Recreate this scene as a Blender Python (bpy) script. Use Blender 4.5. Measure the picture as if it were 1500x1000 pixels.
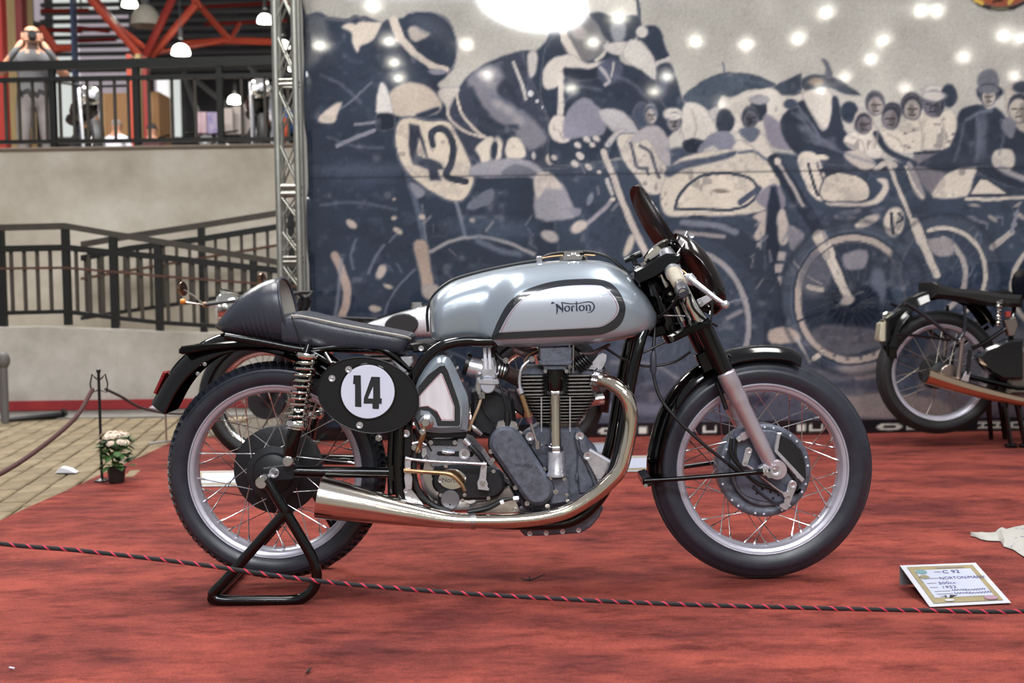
import bpy, bmesh, math, random
import numpy as np
from mathutils import Vector, Matrix
from math import pi, sin, cos, sqrt

for _o in list(bpy.data.objects):
    bpy.data.objects.remove(_o)
SC = bpy.context.scene
COL = SC.collection
random.seed(7)

# ------------------------------------------------------------------ camera
F = 1667.0                     # focal length in pixels of the 1500 px wide frame
CAM = Vector((0.0, -3.3, 0.862))
PITCH = math.radians(2.75)
ROLL = 0.0150
_f = Vector((0, cos(PITCH), -sin(PITCH)))
_u0 = Vector((0, sin(PITCH), cos(PITCH)))
_r0 = Vector((1, 0, 0))
_r = _r0 * cos(ROLL) - _u0 * sin(ROLL)
_u = _u0 * cos(ROLL) + _r0 * sin(ROLL)
cam_data = bpy.data.cameras.new('camera')
cam = bpy.data.objects.new('camera', cam_data)
COL.objects.link(cam)
cam.matrix_world = Matrix(((_r.x, _u.x, -_f.x, CAM.x), (_r.y, _u.y, -_f.y, CAM.y), (_r.z, _u.z, -_f.z, CAM.z), (0, 0, 0, 1)))
cam_data.sensor_width = 36.0
cam_data.lens = 36.0 * F / 1500.0
cam_data.clip_end = 200
cam_data.dof.use_dof = True
cam_data.dof.focus_distance = 3.2
cam_data.dof.aperture_fstop = 3.6
SC.camera = cam

# ------------------------------------------------------------------ light
world = bpy.data.worlds.new('hall_ambient')
SC.world = world
world.use_nodes = True
_bg = world.node_tree.nodes['Background']
_bg.inputs[0].default_value = (0.84, 0.85, 0.89, 1)
_bg.inputs[1].default_value = 0.36
SC.view_settings.view_transform = 'Standard'
SC.view_settings.look = 'None'
SC.view_settings.gamma = 1.0
SC.view_settings.use_curve_mapping = False
SC.view_settings.exposure = 0.32

def fill_area(name, x, y, z, sx, sy, power, col=(1, .975, .94)):
    l = bpy.data.lights.new(name, 'AREA'); l.shape = 'RECTANGLE'; l.size = sx; l.size_y = sy
    l.energy = power; l.color = col
    o = bpy.data.objects.new(name, l); COL.objects.link(o); o.location = (x, y, z)
    return o
fill_area('hall_fill_light', -1.6, 0.6, 5.2, 1.2, 3.0, 185)  # pair of overhead area lights added out of view
fill_area('hall_fill_light', 1.8, 0.6, 5.2, 1.2, 3.0, 185)
fill_area('hall_fill_light', -4.5, 6.5, 6.0, 3.0, 1.2, 520)  # added out of view to brighten the ramp and upper wall
fill_area('hall_fill_light', 0.2, -4.6, 4.6, 4.5, 1.0, 330, (.90, .94, 1))  # bluish fill added on the camera side, no fixture modelled

# ------------------------------------------------------------------ helpers
def W(px, py, y=0.0):
    """point of the place seen at photo pixel (px, py), standing at world depth y"""
    d = _f * F + _r * (px - 750.0) - _u * (py - 500.0)
    t = (y - CAM.y) / d.y
    return CAM + d * t
def GND(px, py, z=0.0):
    d = _f * F + _r * (px - 750.0) - _u * (py - 500.0)
    t = (z - CAM.z) / d.z
    return CAM + d * t
def PX(p):
    v = Vector(p) - CAM
    k = F / v.dot(_f)
    return (750 + v.dot(_r) * k, 500 - v.dot(_u) * k)
def m_per_px(y=0.0):
    return (y - CAM.y) / F

def lin(c):
    return tuple(((x / 255.0) / 12.92 if x / 255.0 <= 0.04045 else ((x / 255.0 + 0.055) / 1.055) ** 2.4) for x in c)

MATS = {}
def mat(name, col, rough=0.5, metal=0.0, var=0.0, vscale=30.0, bump=0.0, bscale=80.0, coat=0.0, col2=None,
        emit=0.0, trans=0.0, alpha=1.0, stretch=None, spec=None, detail=4.0, rvar=0.0, ior=None):
    if name in MATS:
        return MATS[name]
    m = bpy.data.materials.new(name); m.use_nodes = True
    nt = m.node_tree; b = nt.nodes['Principled BSDF']
    c = lin(col)
    b.inputs['Base Color'].default_value = (*c, 1)
    b.inputs['Roughness'].default_value = rough
    b.inputs['Metallic'].default_value = metal
    b.inputs['Coat Weight'].default_value = coat
    b.inputs['Coat Roughness'].default_value = 0.04
    if spec is not None: b.inputs['Specular IOR Level'].default_value = spec
    if ior: b.inputs['IOR'].default_value = ior
    if trans: b.inputs['Transmission Weight'].default_value = trans
    if alpha < 1: b.inputs['Alpha'].default_value = alpha
    if emit:
        b.inputs['Emission Color'].default_value = (*c, 1); b.inputs['Emission Strength'].default_value = emit
    if var or bump or rvar:
        tc = nt.nodes.new('ShaderNodeTexCoord')
        src = tc.outputs['Object']
        if stretch:
            mp = nt.nodes.new('ShaderNodeMapping'); mp.inputs['Scale'].default_value = stretch
            nt.links.new(src, mp.inputs[0]); src = mp.outputs[0]
    if var or rvar:
        n = nt.nodes.new('ShaderNodeTexNoise'); n.inputs['Scale'].default_value = vscale; n.inputs['Detail'].default_value = detail
        n.inputs['Roughness'].default_value = 0.65
        nt.links.new(src, n.inputs['Vector'])
        if var:
            r = nt.nodes.new('ShaderNodeValToRGB')
            a = lin(col2) if col2 else tuple(x * (1 - var) for x in c)
            bb = c if col2 else tuple(min(1, x * (1 + var)) for x in c)
            r.color_ramp.elements[0].position = 0.3; r.color_ramp.elements[0].color = (*a, 1)
            r.color_ramp.elements[1].position = 0.7; r.color_ramp.elements[1].color = (*bb, 1)
            nt.links.new(n.outputs['Fac'], r.inputs[0]); nt.links.new(r.outputs[0], b.inputs['Base Color'])
        if rvar:
            mr = nt.nodes.new('ShaderNodeMapRange'); mr.inputs[1].default_value = .3; mr.inputs[2].default_value = .7
            mr.inputs[3].default_value = max(0, rough - rvar); mr.inputs[4].default_value = min(1, rough + rvar)
            nt.links.new(n.outputs['Fac'], mr.inputs[0]); nt.links.new(mr.outputs[0], b.inputs['Roughness'])
    if bump:
        n2 = nt.nodes.new('ShaderNodeTexNoise'); n2.inputs['Scale'].default_value = bscale; n2.inputs['Detail'].default_value = 3
        nt.links.new(src, n2.inputs['Vector'])
        bp = nt.nodes.new('ShaderNodeBump'); bp.inputs['Strength'].default_value = bump; bp.inputs['Distance'].default_value = 0.002
        nt.links.new(n2.outputs['Fac'], bp.inputs['Height']); nt.links.new(bp.outputs[0], b.inputs['Normal'])
    MATS[name] = m
    return m

ORG = {}
def org(o):
    return ORG.get(o.name, Vector((0, 0, 0))) if o else Vector((0, 0, 0))

def finish(me, sharp=38):
    bm = bmesh.new(); bm.from_mesh(me)
    bmesh.ops.recalc_face_normals(bm, faces=bm.faces)
    bm.to_mesh(me); bm.free()
    if sharp:
        me.polygons.foreach_set('use_smooth', [True] * len(me.polygons))
        me.set_sharp_from_angle(angle=math.radians(sharp))

def cr(pts, n=6, closed=False):
    """Catmull-Rom through points (tuples of any length)"""
    P = [np.array(tuple(p), float) for p in pts]
    out = []
    m = len(P)
    rng = range(m if closed else m - 1)
    for i in rng:
        if closed:
            p0, p1, p2, p3 = P[(i - 1) % m], P[i], P[(i + 1) % m], P[(i + 2) % m]
        else:
            p1, p2 = P[i], P[i + 1]
            p0 = P[i - 1] if i > 0 else 2 * p1 - p2
            p3 = P[i + 2] if i + 2 < m else 2 * p2 - p1
        for k in range(n):
            t = k / n
            out.append(0.5 * ((2 * p1) + (-p0 + p2) * t + (2 * p0 - 5 * p1 + 4 * p2 - p3) * t * t + (-p0 + 3 * p1 - 3 * p2 + p3) * t ** 3))
    if not closed:
        out.append(P[-1])
    return [tuple(float(c) for c in p) for p in out]

class G:
    """collects simple geometry, built as ONE mesh object"""
    def __init__(s):
        s.v = []; s.f = []
    def add(s, vs, fs):
        o = len(s.v); s.v += [Vector(p) for p in vs]; s.f += [tuple(i + o for i in f) for f in fs]
        return s
    def tube(s, pts, r, n=10, caps=True, closed=False):
        P = [Vector(p) for p in pts]; m = len(P)
        R = r if isinstance(r, (list, tuple)) else [r] * m
        T = []
        for i in range(m):
            if closed: d = P[(i + 1) % m] - P[(i - 1) % m]
            else: d = P[min(i + 1, m - 1)] - P[max(i - 1, 0)]
            T.append(d.normalized() if d.length > 1e-9 else Vector((0, 0, 1)))
        a = Vector((0, 1, 0)) if abs(T[0].y) < 0.9 else Vector((1, 0, 0))
        u = (a - T[0] * a.dot(T[0])).normalized()
        vs = []
        for i in range(m):
            u = (u - T[i] * u.dot(T[i])).normalized(); w = T[i].cross(u)
            for k in range(n):
                t = 2 * pi * k / n
                vs.append(P[i] + (u * cos(t) + w * sin(t)) * R[i])
        fs = []
        for i in range(m if closed else m - 1):
            j = (i + 1) % m
            for k in range(n):
                fs.append((i * n + k, i * n + (k + 1) % n, j * n + (k + 1) % n, j * n + k))
        if caps and not closed:
            fs.append(tuple(range(n))[::-1]); fs.append(tuple((m - 1) * n + k for k in range(n)))
        return s.add(vs, fs)
    def lathe(s, prof, c, axis=(0, 1, 0), n=32, closed=False, a0=0.0, a1=2 * pi):
        """prof: (radius, distance along axis)"""
        ax = Vector(axis).normalized(); c = Vector(c)
        h = Vector((0, 0, 1)) if abs(ax.z) < 0.9 else Vector((1, 0, 0))
        u = (h - ax * h.dot(ax)).normalized(); w = ax.cross(u)
        full = abs(a1 - a0 - 2 * pi) < 1e-6
        nn = n if full else n + 1
        vs = []; m = len(prof)
        for k in range(nn):
            t = a0 + (a1 - a0) * k / n
            d = u * cos(t) + w * sin(t)
            for (r, a) in prof:
                vs.append(c + d * r + ax * a)
        fs = []
        for k in range(n):
            k2 = (k + 1) % nn
            for i in range(m if closed else m - 1):
                j = (i + 1) % m
                fs.append((k * m + i, k * m + j, k2 * m + j, k2 * m + i))
        if full and not closed:
            if prof[0][0] > 1e-6: fs.append(tuple(k * m for k in range(nn)))
            if prof[-1][0] > 1e-6: fs.append(tuple(k * m + m - 1 for k in range(nn)))
        return s.add(vs, fs)
    def box(s, c, size, rot=None):
        c = Vector(c); x, y, z = (q / 2 for q in size)
        vs = [Vector((sx * x, sy * y, sz * z)) for sx in (-1, 1) for sy in (-1, 1) for sz in (-1, 1)]
        if rot is not None: vs = [rot @ q for q in vs]
        return s.add([q + c for q in vs], [(0, 1, 3, 2), (4, 6, 7, 5), (0, 4, 5, 1), (2, 3, 7, 6), (0, 2, 6, 4), (1, 5, 7, 3)])
    def slab(s, poly, y0, y1, bev=0.0):
        """poly: list of (x,z) world; extruded from y0 to y1, chamfered at both faces"""
        P = [Vector((p[0], p[1])) for p in poly]; m = len(P)
        area = sum(P[i].x * P[(i + 1) % m].y - P[(i + 1) % m].x * P[i].y for i in range(m))
        if area < 0: P.reverse()
        def inset(b):
            out = []
            for i in range(m):
                a, c, d = P[i - 1], P[i], P[(i + 1) % m]
                e1 = (c - a); e2 = (d - c)
                if e1.length < 1e-9 or e2.length < 1e-9: out.append(c.copy()); continue
                e1.normalize(); e2.normalize()
                n1 = Vector((-e1.y, e1.x)); n2 = Vector((-e2.y, e2.x))
                k = n1 + n2
                l = k.length
                if l < 0.3: out.append(c + n1 * b); continue
                k /= l
                out.append(c + k * (b / max(0.4, k.dot(n1))))
            return out
        rings = []
        sg = 1 if y1 > y0 else -1
        if bev > 0:
            I = inset(bev)
            rings = [(I, y0), (P, y0 + sg * bev), (P, y1 - sg * bev), (I, y1)]
        else:
            rings = [(P, y0), (P, y1)]
        vs = []; fs = []
        for (R, y) in rings:
            vs += [Vector((q.x, y, q.y)) for q in R]
        for r in range(len(rings) - 1):
            for i in range(m):
                j = (i + 1) % m
                fs.append((r * m + i, r * m + j, (r + 1) * m + j, (r + 1) * m + i))
        fs.append(tuple(range(m))); fs.append(tuple((len(rings) - 1) * m + i for i in range(m))[::-1])
        return s.add(vs, fs)
    def pslab(s, pts, y0, y1, bev=0.0, smooth=0):
        """slab whose outline is read at pixels for depth y0 (its near face)"""
        if smooth: pts = cr(pts, smooth, True)
        return s.slab([(W(a, b, y0).x, W(a, b, y0).z) for a, b in pts], y0, y1, bev)
    def rings(s, R, close_ring=True, cap0=True, cap1=True):
        n = len(R[0]); vs = [p for r in R for p in r]; fs = []
        for i in range(len(R) - 1):
            for k in range(n if close_ring else n - 1):
                k2 = (k + 1) % n
                fs.append((i * n + k, i * n + k2, (i + 1) * n + k2, (i + 1) * n + k))
        if close_ring and cap0: fs.append(tuple(range(n))[::-1])
        if close_ring and cap1: fs.append(tuple((len(R) - 1) * n + k for k in range(n)))
        return s.add(vs, fs)
    def ball(s, c, r, n=12, m=8, sc=(1, 1, 1)):
        R = []
        c = Vector(c)
        for i in range(m + 1):
            a = pi * i / m
            rr = max(1e-5, sin(a))
            R.append([c + Vector((rr * cos(2 * pi * k / n) * r * sc[0], rr * sin(2 * pi * k / n) * r * sc[1], -cos(a) * r * sc[2])) for k in range(n)])
        return s.rings(R)
    def build(s, name, m, parent=None, sharp=38):
        o0 = org(parent)
        me = bpy.data.meshes.new(name)
        me.from_pydata([tuple(p - o0) for p in s.v], [], s.f)
        finish(me, sharp)
        if m is not None: me.materials.append(m)
        o = bpy.data.objects.new(name, me); COL.objects.link(o)
        if parent is not None: o.parent = parent
        ORG[o.name] = o0
        return o

def thing(name, label, cat, loc=(0, 0, 0), group=None):
    o = bpy.data.objects.new(name, None); COL.objects.link(o)
    o.location = loc; o.empty_display_size = 0.1
    ORG[o.name] = Vector(loc)
    return tag(o, label, cat, group)
def tag(o, label, cat, group=None):
    o['label'] = label; o['category'] = cat
    if group: o['group'] = group
    return o
def struct(o, label=None):
    o['kind'] = 'structure'
    if label: o['label'] = label
    return o
def copy_tree(o, parent=None):
    c = o.copy(); COL.objects.link(c); ORG[c.name] = ORG.get(o.name, Vector())
    if parent is not None: c.parent = parent
    for ch in [q for q in list(o.children)]: copy_tree(ch, c)
    return c
def inst(mesh, name, M, parent=None):
    """an object sharing mesh data, M its world matrix"""
    o = bpy.data.objects.new(name, mesh); COL.objects.link(o)
    if parent is not None:
        o.parent = parent; M = Matrix.Translation(-org(parent)) @ M
        ORG[o.name] = org(parent)
    o.matrix_basis = M
    return o
def mesh_of(g, name, m, sharp=38):
    me = bpy.data.meshes.new(name); me.from_pydata([tuple(p) for p in g.v], [], g.f); finish(me, sharp)
    me.materials.append(m); return me
def along(a, b):
    """matrix taking the unit z segment onto a->b"""
    a = Vector(a); b = Vector(b); d = b - a
    q = Vector((0, 0, 1)).rotation_difference(d.normalized())
    return Matrix.Translation(a) @ q.to_matrix().to_4x4() @ Matrix.Diagonal((1, 1, d.length, 1))

# ------------------------------------------------------------------ materials
M_CARPET = mat('red_carpet', (140, 64, 54), .95, var=.3, col2=(86, 36, 34), vscale=3.6, bump=.9, bscale=260, detail=12, spec=.15)
M_BLACK = mat('black_gloss_paint', (4, 4, 5), .10, spec=.5)
M_SATIN = mat('satin_black', (11, 11, 13), .36, spec=.4)
M_RUBBER = mat('tyre_rubber', (39, 41, 50), .36, var=.18, vscale=22, bump=.12, bscale=300, rvar=.08)
M_CHROME = mat('chrome', (214, 211, 204), .07, metal=1.0)
M_STEEL = mat('brushed_steel', (196, 194, 196), .24, metal=1.0, var=.12, vscale=40)
M_ALU = mat('polished_alloy', (206, 205, 212), .26, metal=.8, var=.1, vscale=24, rvar=.08)
M_RIM = mat('alloy_rim', (192, 190, 202), .34, metal=.55, var=.06, vscale=14, rvar=.06)
M_SILVER = mat('silver_paint', (150, 160, 171), .28, metal=.55, coat=.9)
M_PANEL = mat('pale_silver_panel', (176, 183, 194), .3, metal=.4, coat=.8)
M_NAVY = mat('dark_navy_line', (24, 27, 34), .22, coat=.8)
M_RED = mat('red_pinstripe', (150, 45, 60), .3, coat=.5)
M_CASE = mat('dark_cast_magnesium', (94, 98, 110), .42, metal=.4, var=.3, vscale=55, bump=.35, bscale=260, rvar=.1)
M_CASE2 = mat('black_cast_cover', (28, 29, 33), .42, metal=.2, var=.2, vscale=50, bump=.3, bscale=300)
M_FIN = mat('aluminium_fins', (150, 147, 146), .34, metal=.9, var=.2, vscale=40)
M_LEATHER = mat('black_leather', (46, 48, 58), .28, bump=.25, bscale=420, rvar=.08, vscale=12)
M_BRASS = mat('aged_brass', (170, 140, 104), .3, metal=.9, var=.2, vscale=30)
M_PERSPEX = mat('brown_tinted_perspex', (24, 13, 11), .16, spec=.35, alpha=.95)
M_WHITE = mat('white_paint', (206, 206, 216), .4)
M_HOSE = mat('black_hose', (20, 20, 22), .45)
M_DARK = mat('dark_hollow', (10, 10, 11), .8)
# ================================================================== the setting: floor, carpet, banner wall, ramp walls
YBK = 3.15                                   # the printed banner stands here
CARX = -1.97
M_PAVE = mat('paver_stone', (150, 136, 116), .9, var=.28, vscale=9, bump=.6, bscale=90)
g = G(); g.box((1.0, -3.0, -.045), (36, 66, .05)); FLOOR = struct(g.build('floor', mat('paver_joint_sand', (104, 96, 84), .95, var=.2, vscale=20), None), 'grey-brown block paved hall floor')
# pavers, laid in a slanting running bond; the nearest are single pieces
PV_L, PV_W = .205, .106
g = G(); g.slab([(-PV_L / 2, -PV_W / 2), (PV_L / 2, -PV_W / 2), (PV_L / 2, PV_W / 2), (-PV_L / 2, PV_W / 2)], 0, .02, .006)
g.v = [Vector((p.x, p.z, .004 - p.y - .014)) for p in g.v]
PAVERS = [mesh_of(g, 'paver', mat('paver_stone_%d' % k, c, .9, var=.25, vscale=14, bump=.6, bscale=90)) for k, c in enumerate([(124, 109, 84), (117, 103, 80), (130, 115, 90)])]
ang = math.radians(99); ca, sa_ = cos(ang), sin(ang); cand = []
random.seed(3)
for i in range(-60, 60):
    for j in range(-90, 90):
        u = (i + (.5 if j % 2 else 0)) * (PV_L + .010); v = j * (PV_W + .010)
        x = -3.2 + u * ca - v * sa_; y = 3.2 + u * sa_ + v * ca
        if not (-6.5 < x < CARX + .12 and .3 < y < 4.88): continue
        px, py = PX((x, y, 0)); cand.append((not (-25 < px < 460 and py < 800), (y + 3.3) ** 2, x, y))
cand.sort(); rest = G()
for q, (_, _, x, y) in enumerate(cand):
    dz = random.uniform(-.003, .002); rz = ang + random.uniform(-.012, .012)
    M = Matrix.Translation((x, y, dz + .006)) @ Matrix.Rotation(rz, 4, 'Z')
    if q < 300: inst(PAVERS[q % 3], 'paver', M, FLOOR)
    else:
        me = PAVERS[0]; rest.add([M @ v.co for v in me.vertices], [tuple(p.vertices) for p in me.polygons])
if rest.v:
    o = rest.build('far_pavers', MATS['paver_stone_1'], FLOOR, 30); o['kind'] = 'stuff'
# carpet, slightly rumpled
def carpet_material():
    m = M_CARPET; nt = m.node_tree; b = nt.nodes['Principled BSDF']
    tc = nt.nodes.new('ShaderNodeTexCoord'); mp = nt.nodes.new('ShaderNodeMapping'); mp.inputs['Scale'].default_value = (1.0, 2.2, 1.0); nt.links.new(tc.outputs['Object'], mp.inputs[0])
    def noise(sc, det, rough=.6):
        n = nt.nodes.new('ShaderNodeTexNoise'); n.inputs['Scale'].default_value = sc; n.inputs['Detail'].default_value = det; n.inputs['Roughness'].default_value = rough; nt.links.new(mp.outputs[0], n.inputs['Vector']); return n
    def ramp(n, a, ca, c, cb):
        r = nt.nodes.new('ShaderNodeValToRGB'); r.color_ramp.elements[0].position = a; r.color_ramp.elements[1].position = c
        r.color_ramp.elements[0].color = ca; r.color_ramp.elements[1].color = cb; nt.links.new(n.outputs['Fac'], r.inputs[0]); return r
    base = ramp(noise(1.6, 10, .7), .38, (*lin((92, 43, 41)), 1), .60, (*lin((144, 70, 60)), 1))
    dirt = ramp(noise(5.5, 8, .7), .34, (.52, .47, .48, 1), .50, (1, 1, 1, 1))
    grain = ramp(noise(150, 3, .8), .30, (.60, .56, .56, 1), .68, (1.22, 1.18, 1.16, 1))
    def mul(x, y):
        q = nt.nodes.new('ShaderNodeMixRGB'); q.blend_type = 'MULTIPLY'; q.inputs[0].default_value = 1; nt.links.new(x, q.inputs[1]); nt.links.new(y, q.inputs[2]); return q.outputs[0]
    nt.links.new(mul(mul(base.outputs[0], dirt.outputs[0]), grain.outputs[0]), b.inputs['Base Color'])
carpet_material()
nx, ny = 110, 64; X0, X1, Y0, Y1 = CARX, 6.2, -.97, 3.42
rng = np.random.RandomState(5); ph = rng.rand(14, 4)
def rumple(x, y):
    h = 0
    for a, b, c, d in ph:
        h += sin((x * (1.5 + 5 * a) * 1.3 + y * (2 + 6 * b)) + 6.28 * c) * .0006
    return h
vs = [Vector((X0 + (X1 - X0) * i / nx, Y0 + (Y1 - Y0) * j / ny, -.002 + rumple(X0 + (X1 - X0) * i / nx, Y0 + (Y1 - Y0) * j / ny))) for j in range(ny + 1) for i in range(nx + 1)]
fs = [(j * (nx + 1) + i, j * (nx + 1) + i + 1, (j + 1) * (nx + 1) + i + 1, (j + 1) * (nx + 1) + i) for j in range(ny) for i in range(nx)]
g = G(); g.add(vs, fs)
per = [i for i in range(nx + 1)] + [(j) * (nx + 1) + nx for j in range(1, ny + 1)] + [ny * (nx + 1) + i for i in range(nx - 1, -1, -1)] + [j * (nx + 1) for j in range(ny - 1, 0, -1)]
b0 = len(g.v); g.v += [Vector((g.v[i].x, g.v[i].y, -.02)) for i in per]; n = len(per)
g.f += [(per[k], per[(k + 1) % n], b0 + (k + 1) % n, b0 + k) for k in range(n)]
CARPET = tag(g.build('red_carpet', M_CARPET, None, 60), 'wide rumpled red carpet under the motorcycles', 'carpet')

# ramp wall and upper wall at the left
M_PLASTER = mat('stained_plaster', (204, 198, 190), .85, var=.22, vscale=1.8, col2=(150, 143, 132), bump=.3, bscale=20, detail=8)
M_PLASTER2 = mat('aged_cream_plaster', (216, 210, 198), .85, var=.2, vscale=1.5, col2=(172, 162, 146), bump=.2, bscale=20, detail=8)
YR = 5.02                                    # face of the low ramp wall
def wz(px, py, y): return W(px, py, y).z
g = G(); zl = wz(60, 478, YR); zr = wz(300, 488, YR)
g.slab([(-7, -.03), (2.2, -.03), (2.2, zr - .02), (W(300, 488, YR).x, zr), (W(60, 478, YR).x, zl), (-7, zl + .01)], YR, YR + .16, .006); struct(g.build('wall_front', M_PLASTER, None), 'low stained white ramp wall')
g = G(); g.box((-2.4, YR - .012, .045), (9.2, .024, .07)); struct(g.build('baseboard_front', mat('red_kerb_paint', (150, 40, 44), .6, var=.15, vscale=3), None), 'red painted strip along the foot of the ramp wall')
g = G(); g.box((-2.4, YR - .26, -.012), (9.2, .46, .036)); struct(g.build('trim_1', mat('grey_concrete', (126, 122, 116), .9, var=.15, vscale=6), None), 'grey concrete strip before the ramp wall')
# ramp surface
g = G(); g.box((-2.4, YR + .9, zr - .06), (9.2, 1.5, .06)); struct(g.build('trim_2', mat('ramp_concrete', (152, 144, 132), .9, var=.2, vscale=3), None), 'concrete ramp surface')
YU = 6.35                                    # upper wall
zu0, zu1 = wz(0, 221, YU), wz(440, 211, YU)
g = G(); g.slab([(-8, -.03), (5, -.03), (5, zu1), (-8, zu0)], YU, YU + .22, .01); struct(g.build('wall_back', M_PLASTER2, None), 'tall aged cream plaster wall of the upper level')
g = G(); g.slab([(-8, zu0 - .012), (5, zu1 - .012), (5, zu1 + .016), (-8, zu0 + .016)], YU - .02, YU + .24, .004); struct(g.build('trim_3', mat('brown_coping', (110, 96, 84), .8), None), 'brown coping on the upper wall')
ZF = zu0 - .16                                # floor of the upper level
g = G(); g.box((0, YU + 14.2, ZF - .1), (40, 28, .2)); struct(g.build('floor_upper', mat('upper_floor', (120, 112, 104), .8), None), 'upper level floor')
# ================================================================== printed banner: a flat vinyl print, its picture laid out as colours of one fine sheet
BX0, BX1, BZ0, BZ1 = W(450, 300, YBK).x, 3.7, 0.004, 3.05
NXB, NZB = 560, 352
gx_ = np.linspace(BX0, BX1, NXB); gz_ = np.linspace(BZ0, BZ1, NZB)
XX, ZZ = np.meshgrid(gx_, gz_)
# position of every sheet point in the frame of the print's master picture
_rv = np.array(_r); _uv = np.array(_u); _fv = np.array(_f)
dv = np.stack([XX - CAM.x, np.full_like(XX, YBK - CAM.y), ZZ - CAM.z], -1)
kk = F / (dv @ _fv); MU = 750 + (dv @ _rv) * kk; MV = 500 - (dv @ _uv) * kk
IMG = np.zeros((NZB, NXB, 3))
_rs = np.random.RandomState(9)
def lown(a, b):
    """smooth random field, a x b cells over the sheet, about -1..1"""
    lo = _rs.rand(a + 2, b + 2) * 2 - 1; yi = np.linspace(0, a, NZB); xi = np.linspace(0, b, NXB); y0 = yi.astype(int); x0 = xi.astype(int)
    fy = (yi - y0)[:, None]; fx = (xi - x0)[None]; fy = fy * fy * (3 - 2 * fy); fx = fx * fx * (3 - 2 * fx)
    return lo[y0][:, x0] * (1 - fy) * (1 - fx) + lo[y0 + 1][:, x0] * fy * (1 - fx) + lo[y0][:, x0 + 1] * (1 - fy) * fx + lo[y0 + 1][:, x0 + 1] * fy * fx
MU = MU + .9 * lown(60, 100) + .4 * lown(130, 220); MV = MV + .9 * lown(60, 100) + .4 * lown(130, 220)
def blend(mask, col, sl):
    IMG[sl] = IMG[sl] * (1 - mask[..., None]) + np.array(col, float) * mask[..., None]
def region(x0, y0, x1, y1):
    m = (MU > x0) & (MU < x1) & (MV > y0) & (MV < y1)
    if not m.any(): return None
    r = np.where(m.any(1))[0]; c = np.where(m.any(0))[0]
    return (slice(r[0], r[-1] + 1), slice(c[0], c[-1] + 1))
def segdist(U, V, P, closed):
    d = np.full(U.shape, 1e9)
    n = len(P)
    for i in range(n if closed else n - 1):
        ax, ay = P[i][:2]; bx, by = P[(i + 1) % n][:2]
        ex, ey = bx - ax, by - ay; L = ex * ex + ey * ey + 1e-9
        t = np.clip(((U - ax) * ex + (V - ay) * ey) / L, 0, 1)
        d = np.minimum(d, np.hypot(U - ax - t * ex, V - ay - t * ey))
    return d
def poly(pts, col, soft=1.6, smooth=3, a=1.0, edge=None, ew=2.5):
    P = cr(pts, smooth, True) if smooth else list(pts)
    xs = [p[0] for p in P]; ys = [p[1] for p in P]
    sl = region(min(xs) - 6, min(ys) - 6, max(xs) + 6, max(ys) + 6)
    if sl is None: return
    U, V = MU[sl], MV[sl]; ins = np.zeros(U.shape, bool); n = len(P)
    for i in range(n):
        x1, y1 = P[i][:2]; x2, y2 = P[(i + 1) % n][:2]
        if y1 == y2: continue
        c = ((y1 > V) != (y2 > V)) & (U < (x2 - x1) * (V - y1) / (y2 - y1) + x1); ins ^= c
    d = segdist(U, V, P, True); sd = np.where(ins, d, -d)
    if edge is None: edge = tuple(.35 * q + .65 * w for q, w in zip(col, (128, 125, 134))); ew = 1.7
    blend(np.clip((sd + ew) / soft + .5, 0, 1) * a * (.75 if soft < 4 else 0), edge, sl)
    blend(np.clip(sd / soft + .5, 0, 1) * a, col, sl)
def line(pts, w, col, soft=1.5, smooth=4, a=1.0):
    P = cr(pts, smooth) if len(pts) > 2 and smooth else list(pts)
    xs = [p[0] for p in P]; ys = [p[1] for p in P]; q = w + 4
    sl = region(min(xs) - q, min(ys) - q, max(xs) + q, max(ys) + q)
    if sl is None: return
    d = segdist(MU[sl], MV[sl], P, False)
    blend(np.clip((w / 2 - d) / soft + .5, 0, 1) * a, col, sl)
def ell(cx, cy, rx, ry, col, rot=0.0, soft=2.0, a=1.0):
    q = max(rx, ry) + 7; sl = region(cx - q, cy - q, cx + q, cy + q)
    if sl is None: return
    U, V = MU[sl] - cx, MV[sl] - cy; u = U * cos(rot) + V * sin(rot); v = -U * sin(rot) + V * cos(rot)
    d = (1 - np.hypot(u / rx, v / ry)) * min(rx, ry)
    if soft < 4 and min(rx, ry) > 5: blend(np.clip((d + 1.6) / soft + .5, 0, 1) * a * .7, tuple(.35 * q + .65 * w for q, w in zip(col, (128, 125, 134))), sl)
    blend(np.clip(d / soft + .5, 0, 1) * a, col, sl)
def head(cx, cy, r, skin=(150, 140, 138), hair=(56, 56, 68), turn=0.0, cap=None):
    """a printed head: hair, face, shaded side, brows, nose and mouth"""
    ell(cx, cy, r, r * 1.22, hair); ell(cx + turn * r * .25, cy + r * .22, r * .78, r * .95, skin, 0, 1.8)
    ell(cx - (turn or .4) * r * .55, cy + r * .3, r * .32, r * .8, tuple(q * .66 for q in skin), 0, 4, .8)
    dk = tuple(q * .45 for q in skin); x = cx + turn * r * .3
    line([(x - r * .5, cy + r * .06), (x - r * .12, cy + r * .10)], 2.2, dk, 1.4); line([(x + r * .14, cy + r * .10), (x + r * .52, cy + r * .05)], 2.2, dk, 1.4)
    line([(x, cy + r * .15), (x + r * .1 * (turn or 1), cy + r * .48)], 1.8, dk, 1.4, a=.8); line([(x - r * .24, cy + r * .75), (x + r * .26, cy + r * .74)], 2.0, dk, 1.4)
    if cap: ell(cx, cy - r * .75, r * 1.05, r * .42, cap)
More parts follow.
